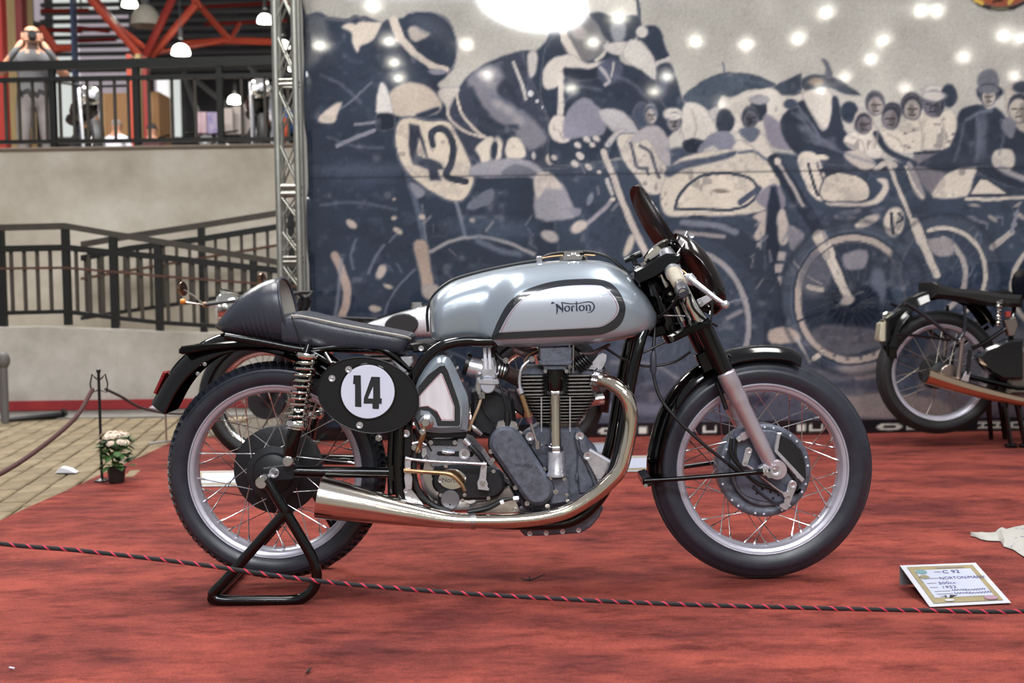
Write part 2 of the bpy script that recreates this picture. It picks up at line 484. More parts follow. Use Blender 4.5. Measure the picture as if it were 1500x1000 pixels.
def ering(cx, cy, rx, ry, w, col, a0=0, a1=360, rot=0.0, a=1.0, soft=1.8):
    P = []
    for k in range(49):
        t = math.radians(a0 + (a1 - a0) * k / 48); x, y = rx * cos(t), ry * sin(t)
        P.append((cx + x * cos(rot) - y * sin(rot), cy + x * sin(rot) + y * cos(rot)))
    line(P, w, col, soft, 0, a)
N = (50, 60, 78); N1 = (40, 48, 64); N2 = (68, 80, 100); G1 = (96, 104, 122); G2 = (128, 130, 144); L = (176, 172, 170); C = (204, 193, 178); S = (168, 166, 158); TAN = (172, 152, 138)
# sky, dark lower ground
t = np.clip((MV + 60) / 260, 0, 1)[..., None]
IMG[:] = np.array((146, 145, 138)) * (1 - t) + np.array((186, 182, 174)) * t
poly([(400, 232), (700, 235), (900, 235), (1000, 215), (1300, 235), (1500, 240), (1900, 240), (1900, 700), (400, 700)], (60, 71, 90), 6, 0)
_s = region(400, 430, 1900, 700)
if _s:
    _t = np.clip((MV[_s] - 430) / 160, 0, 1); blend(_t * .55, (92, 96, 112), _s)
# ---- rider one, at the left edge
poly([(430, 30), (448, 24), (465, 18), (480, 24), (500, 28), (520, 27), (535, 24), (560, 34), (566, 30), (580, 28), (592, 26), (598, 20), (612, 18), (640, 20), (656, 30), (667, 52), (668, 80), (662, 102), (650, 114), (640, 124), (652, 142), (660, 165), (676, 182), (700, 200), (712, 232), (800, 250), (800, 640), (430, 640)], N, 2, 2)
poly([(599, 28), (620, 22), (645, 26), (660, 48), (660, 66), (630, 60), (605, 52)], (60, 68, 84), 5)
poly([(448, 30), (470, 22), (480, 45), (478, 70), (460, 95), (448, 98)], (110, 112, 116), 10, a=.7)
poly([(502, 40), (512, 34), (520, 36), (528, 33), (556, 33), (558, 38), (548, 55), (540, 62), (528, 66), (524, 76), (517, 60), (514, 46)], (194, 182, 168), 3)
line([(448, 24), (480, 27), (508, 30), (520, 24), (536, 30)], 5, (86, 90, 100))
for a, b, w in (((577, 30), (585, 55), 13), ((585, 55), (605, 76), 11), ((605, 76), (632, 96), 9), ((632, 96), (654, 102), 8)): line([a, b], w, (192, 180, 168), 2)
ell(640, 105, 13, 4, G2, .1); poly([(598, 44), (608, 39), (622, 46), (630, 50), (616, 58), (604, 58)], (170, 160, 152), 3); ell(560, 130, 60, 30, (64, 76, 96), -.6, 20, .5)
line([(545, 120), (515, 148), (494, 162)], 3, G2, 2, a=.7)
poly([(466, 174), (480, 160), (500, 150), (494, 166), (490, 178), (474, 180)], (196, 182, 170), 3)
line([(494, 213), (520, 202), (548, 191)], 6, G2, 2); line([(520, 182), (552, 178)], 4, G2, 2)
poly([(576, 166), (570, 140), (580, 128), (600, 121), (622, 125), (638, 138), (646, 152), (640, 166), (618, 168), (600, 172)], (190, 176, 162), 3); poly([(610, 168), (640, 158), (640, 164), (616, 172)], N, 2)
poly([(551, 162), (555, 132), (560, 121), (567, 132), (575, 166), (562, 167)], (208, 204, 200), 2.5)
poly([(552, 168), (574, 168), (576, 186), (556, 190)], N1, 2)
poly([(584, 180), (600, 173), (626, 178), (652, 178), (666, 190), (678, 215), (692, 250), (692, 272), (682, 288), (668, 294), (648, 288), (618, 270), (600, 254), (586, 232), (580, 205)], (200, 186, 168), 2, edge=(104, 106, 118), ew=3.5)
FD = (54, 60, 76)
poly([(600, 182), (613, 184), (626, 232), (646, 240), (650, 248), (640, 249), (646, 264), (631, 264), (627, 248), (606, 240), (600, 225)], FD, 2, 0); poly([(613, 204), (623, 231), (612, 227)], (200, 186, 168), 2, 0)
line([(634, 212), (632, 196), (642, 188), (656, 194), (664, 214), (662, 238), (654, 258), (682, 266)], 10, FD, 2)
line([(596, 256), (612, 310), (622, 352)], 8, (92, 102, 122), 3, a=.8); line([(618, 300), (624, 350)], 3, G2, 2, a=.6)
poly([(607, 358), (624, 354), (630, 390), (634, 424), (622, 428), (614, 395)], (168, 146, 132), 3, edge=(116, 112, 122), ew=2); poly([(620, 420), (640, 418), (636, 436), (622, 434)], (160, 148, 142), 3)
poly([(602, 268), (622, 280), (612, 290), (606, 282)], G2, 2); poly([(690, 295), (720, 275), (722, 295), (700, 306), (684, 306)], (104, 108, 124), 4)
line([(668, 296), (676, 322), (682, 346)], 5, G2, 3, a=.8); line([(630, 369), (660, 354), (700, 346), (740, 354), (782, 372)], 5, (152, 148, 150), 3); line([(700, 352), (735, 368), (760, 372)], 9, G1, 5)
line([(490, 374), (502, 400), (509, 432), (500, 468)], 12, (168, 146, 136), 3); line([(500, 380), (496, 430), (490, 470)], 5, G2, 3, a=.7)
for a, b, rx, ry, rt in ((515, 328, 9, 5, .7), (577, 319, 4, 3.4, 0), (618, 318, 5, 4, .4), (583, 338, 8, 4, .6), (558, 398, 6, 10, .4), (568, 419, 7, 3, .4), (550, 452, 9, 5, 0), (578, 292, 2, 2, 0), (692, 322, 5, 3, .5)): ell(a, b, rx, ry, (172, 158, 148), rt, 2)
line([(608, 394), (590, 412), (572, 435), (560, 470)], 3, G1, 2); line([(562, 358), (548, 380), (540, 400)], 4, G1, 3); line([(522, 350), (514, 376), (518, 394)], 3, G1, 3)
ell(720, 335, 60, 16, (84, 98, 120), 0, 14, .5); ell(530, 255, 50, 18, (74, 86, 108), 0, 16, .5)
# ---- rider two, crouched
poly([(660, 168), (664, 148), (674, 126), (692, 106), (716, 92), (746, 80), (772, 75), (780, 96), (792, 110), (800, 140), (806, 170), (830, 190), (850, 240), (760, 246), (700, 236), (678, 212)], (62, 68, 86), 2)
poly([(684, 116), (704, 100), (728, 96), (738, 112), (728, 132), (738, 148), (764, 160), (790, 184), (800, 206), (776, 220), (752, 196), (728, 178), (706, 160), (694, 140)], (132, 130, 142), 7, a=.85)
for a, b in ((704, 108), (716, 120), (730, 152), (745, 162), (760, 176)): ell(a, b, 9, 6, (160, 156, 160), .6, 6, .7)
for q in (((700, 170), (730, 184), (756, 186)), ((696, 186), (724, 200), (750, 196)), ((690, 130), (700, 150), (712, 166)), ((742, 120), (752, 140), (760, 158))): line(q, 8, N, 5, a=.8)
poly([(768, 78), (786, 76), (800, 60), (812, 40), (826, 60), (830, 110), (828, 150), (806, 178), (796, 150), (780, 120)], N, 3)
poly([(774, 80), (786, 78), (784, 104), (776, 112)], (178, 172, 168), 3); line([(752, 92), (764, 120), (770, 145)], 5, L, 2)
for a, b, r in ((777, 137, 5), (787, 148, 3), (795, 157, 2)): ell(a, b, r * .8, r, (190, 190, 196), 0, 1.5)
line([(668, 132), (673, 158), (686, 180), (708, 200), (716, 204)], 4, (196, 184, 172), 1.5); line([(655, 156), (660, 176), (682, 192), (706, 201)], 4, (190, 178, 168), 1.5); poly([(642, 135), (662, 128), (672, 132), (660, 150), (656, 158)], (186, 178, 170), 3)
poly([(743, 208), (756, 202), (766, 212), (769, 229), (745, 233)], C, 2); poly([(697, 218), (708, 206), (722, 203), (717, 238), (708, 240), (704, 228)], C, 2); ell(727, 220, 8, 18, C, .1); ell(724, 220, 5, 14, N, .1)
ell(806, 232, 6, 8, C); ell(782, 228, 3, 6, L)
poly([(692, 244), (720, 236), (756, 232), (786, 242), (800, 258), (822, 270), (838, 300), (840, 318), (786, 318), (782, 262), (740, 258), (692, 258)], (148, 146, 156), 3); poly([(734, 256), (752, 242), (772, 244), (784, 256)], (104, 108, 122), 3); poly([(784, 258), (802, 252), (820, 268), (822, 278), (800, 276), (786, 290)], (196, 184, 176), 4)
# ---- rider three, arm raised
poly([(806, 60), (796, 92), (792, 140), (804, 172), (806, 236), (840, 240), (900, 232), (960, 212), (1004, 172), (997, 140), (988, 112), (980, 95), (962, 98), (962, 118), (934, 100), (908, 90), (900, 62), (850, 40)], N, 2)
ell(856, 56, 32, 33, (112, 110, 114)); ell(848, 48, 12, 10, (160, 152, 148), .5, 6); ering(856, 58, 34, 36, 5, (176, 172, 164), -80, 60)
for a, b, w in (((820, 34), (828, 58), 10), ((828, 58), (846, 88), 11)): line([a, b], w, (192, 184, 174), 2)
poly([(796, 122), (798, 100), (812, 86), (832, 80), (846, 86), (862, 94), (886, 90), (880, 100), (852, 102), (830, 100), (826, 114), (814, 128), (802, 130)], (190, 182, 174), 2.5); poly([(828, 100), (860, 102), (886, 98), (880, 112), (850, 118), (830, 112)], N1, 3)
poly([(846, 30), (846, 8), (858, -14), (930, -14), (937, 20), (934, 26), (900, 28), (872, 20), (852, 24)], (184, 181, 172), 2); line([(930, -14), (936, 15), (937, 34)], 5, (72, 78, 90), 2)
poly([(864, 22), (880, 18), (900, 26), (934, 24), (938, 42), (926, 58), (908, 62), (888, 58), (876, 36)], (58, 66, 80), 2.5); poly([(894, 36), (916, 34), (914, 58), (900, 60)], (134, 138, 146), 5)
poly([(884, 66), (908, 62), (918, 66), (912, 80), (892, 76)], (182, 176, 172), 2); ell(894, 104, 18, 20, (84, 90, 112), .5, 6); line([(880, 100), (892, 118), (886, 124)], 5, (170, 166, 174), 3); line([(898, 92), (896, 112)], 3, L, 2)
poly([(934, 56), (940, 44), (950, 38), (966, 42), (974, 70), (979, 84), (962, 92), (954, 76), (942, 62)], N, 2); ell(940, 47, 8, 8, (184, 180, 174)); poly([(914, 84), (924, 58), (946, 70), (960, 94), (962, 116), (940, 102)], (186, 182, 176), 2); line([(962, 93), (980, 86)], 7, L, 2)
poly([(963, 100), (982, 94), (992, 122), (1000, 158), (984, 166), (966, 140)], N, 2); ell(972, 122, 7, 20, (80, 88, 108), .2, 6)
line([(820, 112), (822, 140), (821, 166)], 9, (196, 188, 180), 2); poly([(804, 190), (812, 170), (826, 172), (834, 188), (832, 206), (814, 206)], (196, 186, 178), 2)
poly([(828, 176), (840, 152), (858, 144), (872, 154), (886, 172), (882, 196), (850, 200), (828, 200)], (132, 131, 148), 3); poly([(878, 164), (900, 160), (920, 172), (936, 198), (908, 198), (890, 184)], (172, 169, 172), 3)
poly([(886, 210), (904, 192), (916, 190), (900, 204), (892, 214)], (180, 176, 176), 2)
for a, b, r in ((860, 204, 6), (874, 203, 6), (846, 212, 6), (868, 212, 5), (850, 228, 7), (842, 240, 6), (812, 230, 5), (878, 252, 4), (862, 244, 6)): ell(a, b, r, r * .7, (188, 180, 176), .6, 2)
poly([(904, 202), (922, 196), (946, 202), (970, 222), (977, 262), (970, 280), (950, 284), (930, 256), (914, 234)], (198, 188, 176), 2, edge=G1, ew=2)
line([(924, 210), (930, 232), (934, 244), (948, 247)], 5, (88, 90, 104), 2); line([(946, 246), (950, 256)], 4, (88, 90, 104), 2); line([(938, 214), (953, 224), (960, 248), (965, 260)], 5, (88, 90, 104), 2)
ell(940, 168, 11, 17, (70, 80, 100)); ell(953, 166, 8, 13, (182, 174, 170)); poly([(926, 206), (936, 192), (956, 184), (976, 200), (982, 240), (970, 236), (950, 204), (936, 208)], (166, 160, 164), 3); ell(986, 167, 13, 8, (190, 184, 178)); ell(988, 180, 8, 9, (120, 120, 130))
line([(884, 222), (900, 262), (918, 310), (946, 372)], 9, (190, 178, 170), 2); line([(889, 264), (897, 284)], 6, L, 2); line([(898, 292), (872, 318), (842, 338)], 6, (146, 142, 152), 2); ell(848, 332, 12, 8, (184, 172, 164), -.5); ell(805, 346, 12, 8, (168, 160, 160), .4); ell(898, 292, 4, 3, C); ell(864, 292, 4, 10, (118, 124, 140), .3); poly([(832, 305), (850, 308), (846, 316)], G2, 2)
poly([(930, 350), (922, 370), (914, 372), (924, 345)], (190, 178, 164), 3)
# ---- umbrellas, crowd
poly([(1000, 146), (1016, 128), (1040, 113), (1062, 107), (1090, 107), (1114, 113), (1138, 126), (1120, 130), (1100, 130), (1084, 138), (1070, 142), (1056, 140), (1048, 160), (1030, 158)], (72, 84, 100), 2, edge=(126, 124, 126), ew=1.5); line([(1059, 92), (1062, 107)], 2.5, G1)
poly([(1124, 140), (1142, 122), (1170, 110), (1174, 112), (1172, 136), (1150, 139), (1136, 141)], (66, 76, 92), 2, edge=(126, 124, 126), ew=1.5)
poly([(1176, 116), (1200, 110), (1224, 114), (1244, 127), (1260, 139), (1236, 136), (1216, 128), (1180, 132)], (66, 74, 88), 2); ell(1196, 120, 12, 6, (150, 132, 116), 0, 4); poly([(1204, 86), (1213, 92), (1219, 110), (1211, 112), (1210, 98)], (96, 98, 110), 2)
poly([(1066, 150), (1100, 134), (1132, 130), (1152, 144), (1176, 140), (1186, 200), (1120, 206), (1072, 200)], (198, 191, 182), 4)
poly([(1000, 158), (1018, 150), (1036, 164), (1048, 190), (1040, 204), (1004, 204)], (196, 190, 182), 2); poly([(1002, 206), (1032, 206), (1028, 222), (1004, 222)], N1, 3); ell(1047, 166, 7, 8, L)
ell(1062, 178, 13, 18, (52, 60, 76)); poly([(1024, 226), (1034, 204), (1050, 194), (1072, 198), (1076, 228)], (122, 123, 140), 3); poly([(1030, 222), (1044, 214), (1052, 222)], L, 2)
ell(1111, 158, 12, 18, (52, 60, 76)); ell(1112, 146, 13, 6, (150, 150, 156)); ell(1098, 172, 11, 16, (70, 74, 90)); poly([(1074, 232), (1080, 206), (1096, 208), (1116, 196), (1128, 218), (1132, 238)], (204, 195, 184), 3); poly([(1082, 192), (1098, 186), (1112, 192), (1100, 208)], G1, 3)
poly([(1118, 172), (1132, 172), (1148, 188), (1164, 216), (1132, 214)], (136, 132, 148), 3)
poly([(1144, 178), (1158, 158), (1178, 148), (1188, 168), (1204, 192), (1214, 182), (1218, 146), (1228, 146), (1236, 190), (1262, 216), (1292, 232), (1300, 250), (1240, 242), (1180, 232), (1150, 206)], (50, 58, 76), 2.5)
for a, b, rx, ry in ((1175, 170, 9, 6), (1180, 190, 12, 6), (1195, 204, 14, 6), (1216, 212, 12, 5)): ell(a, b, rx, ry, (104, 106, 122), .5, 6, .8)
poly([(1178, 136), (1214, 134), (1218, 152), (1213, 186), (1202, 182), (1186, 158)], (204, 196, 186), 2.5); line([(1168, 156), (1186, 178), (1200, 200)], 4, G1, 2)
ell(1158, 152, 9, 7, N2)
ell(1244, 164, 12, 15, N); ell(1282, 150, 14, 17, (84, 84, 94)); ell(1280, 158, 9, 10, (150, 142, 142)); ell(1264, 178, 13, 18, (178, 170, 162)); ell(1266, 180, 8, 12, (84, 84, 96)); ell(1307, 164, 14, 13, (58, 60, 74)); ell(1303, 176, 10, 12, (126, 120, 126)); ell(1336, 154, 16, 18, (58, 58, 70)); ell(1336, 160, 11, 10, (156, 146, 142)); ell(1368, 150, 16, 18, (92, 92, 106)); ell(1362, 146, 12, 8, (70, 72, 88)); ell(1370, 132, 16, 6, (190, 184, 178))
poly([(1236, 206), (1252, 192), (1278, 192), (1292, 206), (1290, 230), (1262, 226)], (206, 197, 186), 2.5); line([(1272, 170), (1282, 190), (1280, 214)], 7, (190, 180, 170), 2)
poly([(1290, 188), (1310, 190), (1330, 174), (1358, 158), (1372, 168), (1392, 160), (1402, 178), (1400, 200), (1390, 220), (1352, 224), (1316, 222), (1296, 206)], (206, 196, 182), 2.5)
for a, b in ((1338, 190), (1326, 195), (1332, 216), (1396, 196), (1390, 206)): ell(a, b, 3, 2, (120, 112, 112), 0, 2)
poly([(1340, 226), (1386, 222), (1384, 250), (1366, 284), (1346, 256)], (122, 116, 126), 3); line([(1340, 225), (1386, 221)], 4, N1, 2); ell(1390, 140, 12, 16, N); line([(1284, 196), (1300, 220), (1340, 240)], 9, N, 3)
poly([(1380, 252), (1392, 214), (1402, 190), (1404, 166), (1420, 156), (1440, 154), (1462, 160), (1478, 176), (1500, 172), (1900, 172), (1900, 256)], (50, 58, 76), 3); ell(1438, 196, 8, 34, (98, 106, 124), .05, 7, .8); line([(1416, 176), (1436, 164), (1452, 162)], 5, G1, 3)
ell(1448, 120, 15, 18, (108, 110, 122)); ell(1448, 136, 17, 14, N); ell(1455, 134, 14, 8, N1); poly([(1440, 146), (1452, 142), (1456, 156), (1446, 158)], (186, 178, 172), 2); poly([(1474, 130), (1500, 126), (1530, 150), (1526, 200), (1480, 178)], (176, 166, 156), 3); poly([(1470, 176), (1486, 174), (1484, 200), (1472, 194)], (120, 122, 136), 3); ell(1498, 128, 14, 8, N)
poly([(1454, 230), (1460, 220), (1480, 220), (1486, 236), (1476, 248), (1458, 244)], (198, 188, 176), 2.5); line([(1466, 246), (1500, 262), (1540, 262)], 9, (150, 146, 150), 4)
for q in range(6):   # more riders beyond the frame's right edge
    x = 1560 + q * 62; poly([(x - 34, 260), (x - 26, 190), (x, 165), (x + 28, 190), (x + 34, 260)], N, 3); ell(x, 140, 16, 20, (110, 112, 122)); ell(x + 4, 152, 12, 10, (182, 172, 162))
# ---- printed machines
poly([(972, 268), (984, 244), (1004, 230), (1046, 221), (1096, 221), (1128, 238), (1142, 264), (1128, 300), (1096, 313), (1000, 316), (976, 314), (968, 292)], (198, 187, 172), 2.5)
poly([(974, 252), (996, 238), (1050, 228), (1078, 222), (1066, 232), (1010, 244), (982, 258)], (70, 80, 100), 3); line([(1082, 224), (1106, 222), (1126, 236)], 4, G1, 2)
line([(988, 306), (994, 288), (1008, 270), (1032, 257), (1068, 254), (1096, 260), (1110, 276), (1104, 294), (1080, 306), (1040, 307), (988, 306)], 4.5, (58, 66, 84), 1.5, 3)
ell(1056, 280, 12, 3, (128, 116, 108), .1); line([(1084, 296), (1112, 276)], 9, (70, 78, 98), 2); poly([(1108, 290), (1136, 270), (1150, 300), (1124, 306)], (126, 122, 136), 3)
poly([(1104, 318), (1124, 310), (1128, 328), (1112, 350), (1106, 344), (1114, 326)], (184, 170, 162), 2.5); line([(1112, 358), (1114, 394)], 7, (150, 146, 152), 3); poly([(1124, 300), (1142, 300), (1134, 540), (1122, 540)], (40, 48, 68), 3)
poly([(1140, 312), (1150, 310), (1156, 350), (1142, 356)], (184, 172, 164), 2.5); poly([(1156, 330), (1176, 344), (1168, 364), (1158, 362)], (128, 126, 138), 3)
for a, b in ((1144, 376), (1140, 394), (1139, 412), (1138, 428), (1136, 442)): poly([(a - 4, b - 6), (a + 6, b - 6), (a + 4, b + 5), (a - 5, b + 5)], (170, 160, 158), 2, 0)
ering(1018, 482, 118, 150, 34, (54, 62, 80), -90, 40); ering(1016, 478, 80, 108, 8, (150, 146, 152), -85, 40); line([(1066, 466), (1086, 456)], 6, (130, 126, 136), 3); line([(1068, 442), (1088, 438)], 3, G2, 2); line([(1000, 326), (1050, 330), (1078, 340)], 9, (112, 116, 132), 4); line([(990, 340), (1060, 346)], 6, (144, 136, 140), 3)
line([(1134, 236), (1160, 276), (1206, 350)], 20, (42, 50, 68), 3); line([(1140, 236), (1168, 286), (1176, 300)], 5, (166, 158, 156), 3); ell(1139, 236, 5, 5, C)
ell(1250, 436, 106, 112, (70, 80, 97), 0, 4); ell(1250, 438, 84, 92, (50, 59, 76), 0, 3); ering(1250, 438, 82, 90, 9, (172, 158, 150)); ering(1252, 438, 94, 101, 3, (84, 94, 112)); ell(1196, 400, 24, 36, (104, 104, 118), .3, 8, .8); poly([(1236, 372), (1270, 366), (1266, 392), (1240, 394)], (132, 128, 138), 4); ell(1286, 420, 12, 30, (92, 100, 118), 0, 6); ell(1252, 446, 38, 36, (42, 49, 64), 0, 6); ell(1250, 494, 36, 12, (40, 46, 60), 0, 4); poly([(1190, 484), (1220, 476), (1300, 486), (1310, 500), (1240, 520), (1200, 505)], (120, 112, 118), 5, a=.6); line([(1184, 420), (1204, 424)], 7, (186, 174, 164), 2); line([(1170, 470), (1190, 462), (1206, 458)], 3, N1, 2)
for k in range(12):
    t_ = math.radians(150 + k * 14); ell(1250 + 80 * cos(t_) * -1, 438 + 88 * abs(sin(t_)), 3, 2.4, (110, 104, 106), 0, 1.5)
line([(1162, 382), (1180, 402), (1204, 416)], 2.4, (140, 136, 142), 1.5)
for a, b, w in (((1200, 346), (1214, 372), 20), ((1214, 372), (1230, 410), 14), ((1230, 410), (1243, 438), 12)): line([a, b], w, (196, 184, 172), 2)
ell(1241, 440, 9, 6, (170, 160, 152), -.4); line([(1206, 340), (1212, 356)], 6, (150, 146, 150), 2)
poly([(1170, 228), (1184, 222), (1198, 230), (1210, 262), (1213, 288), (1200, 294), (1184, 278), (1173, 252)], (202, 190, 176), 2, edge=G1, ew=2); line([(1184, 240), (1190, 262), (1198, 286)], 4.5, FD, 1.5); line([(1197, 238), (1204, 258), (1210, 278)], 3.5, (110, 106, 112), 1.5)
poly([(1206, 292), (1208, 262), (1226, 254), (1254, 258), (1270, 270), (1274, 284), (1262, 294)], (198, 186, 172), 2, edge=(50, 56, 74), ew=2.5); poly([(1210, 297), (1262, 298), (1284, 288), (1294, 272), (1286, 262), (1300, 264), (1298, 284), (1284, 298), (1240, 302)], (196, 184, 172), 2)
line([(1204, 250), (1240, 246), (1284, 252)], 6, (60, 64, 82), 2); poly([(1238, 224), (1262, 222), (1282, 240), (1266, 248), (1244, 236)], (182, 170, 160), 2.5); ell(1204, 231, 10, 4, C, .1)
line([(1284, 246), (1302, 238), (1310, 242)], 8, (182, 172, 164), 2)
poly([(1328, 244), (1336, 242), (1354, 284), (1352, 292), (1340, 280)], (150, 144, 148), 2); line([(1326, 244), (1338, 270), (1352, 290)], 3, C, 1.5)
poly([(1368, 288), (1374, 270), (1392, 252), (1430, 246), (1424, 262), (1416, 286)], (202, 190, 176), 2.5); poly([(1422, 284), (1436, 262), (1446, 264), (1476, 284)], (202, 190, 176), 2, 0, edge=(52, 58, 76), ew=2.5); line([(1416, 291), (1460, 292), (1520, 289), (1900, 290)], 5, (196, 184, 172), 2)
poly([(1430, 248), (1450, 244), (1470, 256), (1500, 268), (1500, 276), (1462, 266)], (46, 54, 72), 3)
for q in range(30):   # small broken lights of engines
    rr = random.Random(q); x, y = rr.uniform(1370, 1880), rr.uniform(296, 330); ell(x, y, rr.uniform(3, 12), rr.uniform(2, 4), rr.choice([(150, 142, 142), (110, 112, 126), (176, 166, 158)]), rr.uniform(-.6, .6), 2)
for q in range(16):
    rr = random.Random(q + 50); x, y = rr.uniform(1206, 1290), rr.uniform(304, 330); ell(x, y, rr.uniform(3, 11), rr.uniform(2, 3.4), rr.choice([(110, 108, 120), (84, 90, 108)]), rr.uniform(-.4, .4), 2)
ell(1384, 404, 82, 90, (70, 80, 97), 0, 4); ell(1384, 404, 64, 70, (58, 68, 88), 0, 3); ering(1382, 400, 62, 66, 6, (196, 184, 172), -110, 60); ering(1364, 402, 50, 56, 8, (166, 156, 154), -70, 60); poly([(1360, 352), (1390, 350), (1396, 372), (1370, 372)], (150, 142, 144), 3)
line([(1302, 240), (1320, 286), (1344, 344)], 6, (190, 178, 168), 2)
for a, b, w in (((1340, 326), (1350, 352), 15), ((1350, 352), (1372, 402), 11)): line([a, b], w, (198, 186, 174), 2)
ell(1310, 325, 14, 21, (200, 188, 174), .1); line([(1306, 312), (1308, 342)], 5, FD, 1.5); line([(1316, 312), (1322, 320), (1314, 326)], 4, FD, 1.5); ell(1272, 324, 16, 6, (176, 166, 158), -.5); line([(1256, 330), (1262, 324)], 7, C, 2)
line([(1454, 362), (1482, 340)], 9, (170, 160, 154), 2); line([(1482, 340), (1490, 310)], 5, G2, 2)
for q in range(4): ell(1540 + q * 110, 420, 60, 66, (48, 56, 74), 0, 3); ering(1540 + q * 110, 420, 58, 64, 7, (176, 166, 158))
# ground of the print
poly([(1128, 484), (1158, 480), (1172, 498), (1130, 502)], (178, 162, 152), 3); poly([(1126, 548), (1200, 540), (1300, 528), (1300, 548), (1210, 560)], (150, 138, 138), 6, a=.8); poly([(1000, 560), (1100, 556), (1160, 566), (1100, 580)], (132, 126, 136), 8, a=.6); poly([(1180, 566), (1290, 575), (1380, 585), (1380, 612), (1200, 606)], (156, 140, 134), 7, a=.8); poly([(1170, 500), (1260, 560), (1300, 556), (1280, 576), (1200, 572)], (70, 76, 92), 6, a=.6); poly([(1360, 500), (1480, 480), (1900, 520), (1900, 600), (1400, 600)], (120, 112, 120), 10, a=.6); line([(1168, 495), (1180, 520), (1186, 530)], 4, L, 2); line([(1192, 525), (1206, 515)], 7, C, 2)
poly([(840, 596), (900, 590), (1000, 594), (1000, 606), (850, 608)], (122, 124, 146), 8, a=.8); poly([(800, 500), (900, 492), (960, 505), (940, 540), (830, 545)], (84, 92, 112), 12, a=.6); line([(895, 530), (960, 535), (1000, 560)], 5, (140, 136, 146), 4, a=.6)
# heads and cloth folds of the crowd, leather sheen of the riders
head(1282, 152, 13, (156, 146, 144), (76, 76, 86), .3); head(1265, 181, 12, (120, 114, 120), (60, 60, 72), .4); head(1305, 172, 13, (128, 121, 126), (50, 52, 64), -.4); head(1336, 158, 14, (158, 148, 144), (54, 54, 66), .1)
head(1368, 152, 15, (104, 102, 116), (66, 68, 84), -.6, (190, 184, 178)); head(1099, 172, 11, (92, 92, 106), (52, 58, 74), .3); head(953, 168, 10, (176, 168, 164), (66, 76, 96), .6); head(988, 178, 10, (140, 136, 140), (90, 92, 104), -.4, (196, 190, 184))
head(1448, 140, 12, (176, 166, 158), (46, 52, 66), .2, (108, 110, 122)); head(1494, 158, 17, (178, 168, 158), (52, 56, 68), -.5)
for q in (((1276, 172), (1286, 192), (1282, 216)), ((1300, 196), (1318, 206), (1326, 220)), ((1346, 176), (1352, 200), (1350, 222)), ((1378, 174), (1384, 196), (1382, 218)), ((1244, 200), (1262, 206), (1268, 222)), ((1088, 206), (1104, 218), (1108, 234)), ((1012, 160), (1020, 180), (1018, 200))): line(q, 2.6, (156, 146, 140), 2.5, a=.75)
for q, w in ((((1160, 166), (1176, 176), (1190, 196), (1210, 208)), 5), (((1184, 206), (1216, 216), (1246, 228), (1280, 238)), 4), (((1430, 168), (1434, 196), (1430, 236)), 6), (((1412, 180), (1408, 206), (1398, 236)), 4), (((1466, 176), (1470, 200), (1464, 226)), 4), (((690, 112), (708, 100), (736, 92)), 4), (((720, 140), (744, 150), (774, 172)), 5), (((826, 150), (850, 128), (880, 132)), 4), (((900, 112), (926, 122), (950, 146), (962, 170)), 5), (((470, 110), (500, 124), (528, 150)), 5), (((480, 200), (520, 214), (560, 216)), 4), (((470, 300), (520, 296), (580, 306)), 4)): line(q, w, (104, 110, 128), 4, a=.6)
line([(598, 20), (628, 16), (654, 30), (669, 58), (668, 86), (654, 112)], 2, (134, 130, 138), 1.5, a=.8); ell(630, 40, 22, 10, (78, 86, 104), .4, 10, .6)
for q in range(46):   # glints along tanks, levers and engines
    rr = random.Random(900 + q); x, y = rr.choice([(rr.uniform(470, 780), rr.uniform(300, 460)), (rr.uniform(820, 1000), rr.uniform(200, 330)), (rr.uniform(1100, 1180), rr.uniform(300, 420)), (rr.uniform(1390, 1500), rr.uniform(296, 400))])
    line([(x, y), (x + rr.uniform(-12, 12), y + rr.uniform(4, 16))], rr.uniform(1.5, 4), rr.choice([(120, 124, 140), (150, 144, 148), (96, 106, 126)]), 2, 0, .6)
ering(1250, 436, 107, 113, 7, (42, 49, 64), a=.45, soft=5); ering(1384, 404, 83, 91, 6, (42, 49, 64), a=.4, soft=5); ering(1250, 438, 76, 84, 2, (90, 88, 98)); ering(1250, 438, 88, 96, 2, (46, 54, 70))
# spokes of the printed wheels
for cx_, cy_, rx_, ry_, n_ in ((1250, 438, 80, 88, 26), (1382, 400, 60, 64, 22), (1016, 478, 78, 105, 22)):
    for k in range(n_):
        t_ = 2 * pi * k / n_; line([(cx_ + 12 * cos(t_ + .5), cy_ + 12 * sin(t_ + .5)), (cx_ + rx_ * cos(t_), cy_ + ry_ * sin(t_))], 1.2, (112, 112, 122), 1.2, 0, .35)
# photographic breakup: folds and patches in the dark leathers, stains in the light cloth
lum = IMG.mean(-1); dark = .62 * np.clip((112 - lum) / 22, 0, 1) * np.clip((MV - 30) / 30, 0, 1); lite = np.clip((lum - 176) / 12, 0, 1) * np.clip((MV - 150) / 20, 0, 1)
na = lown(44, 62) * .6 + lown(90, 150) * .5; nb_ = lown(70, 60) * .6 + lown(120, 160) * .5; nc_ = lown(30, 46) * .7 + lown(100, 170) * .5
full_ = (slice(None), slice(None))
blend(np.clip((na - .30) / .12, 0, 1) * dark * .30, (104, 110, 128), full_)
blend(np.clip((na - .62) / .10, 0, 1) * dark * .40, (150, 146, 150), full_)
blend(np.clip((-nb_ - .28) / .14, 0, 1) * dark * .40, (38, 45, 60), full_)
blend(np.clip((nc_ - .34) / .12, 0, 1) * lite * .40, (150, 142, 138), full_)
blend(np.clip((-nc_ - .58) / .10, 0, 1) * lite * .50, (96, 92, 98), full_)
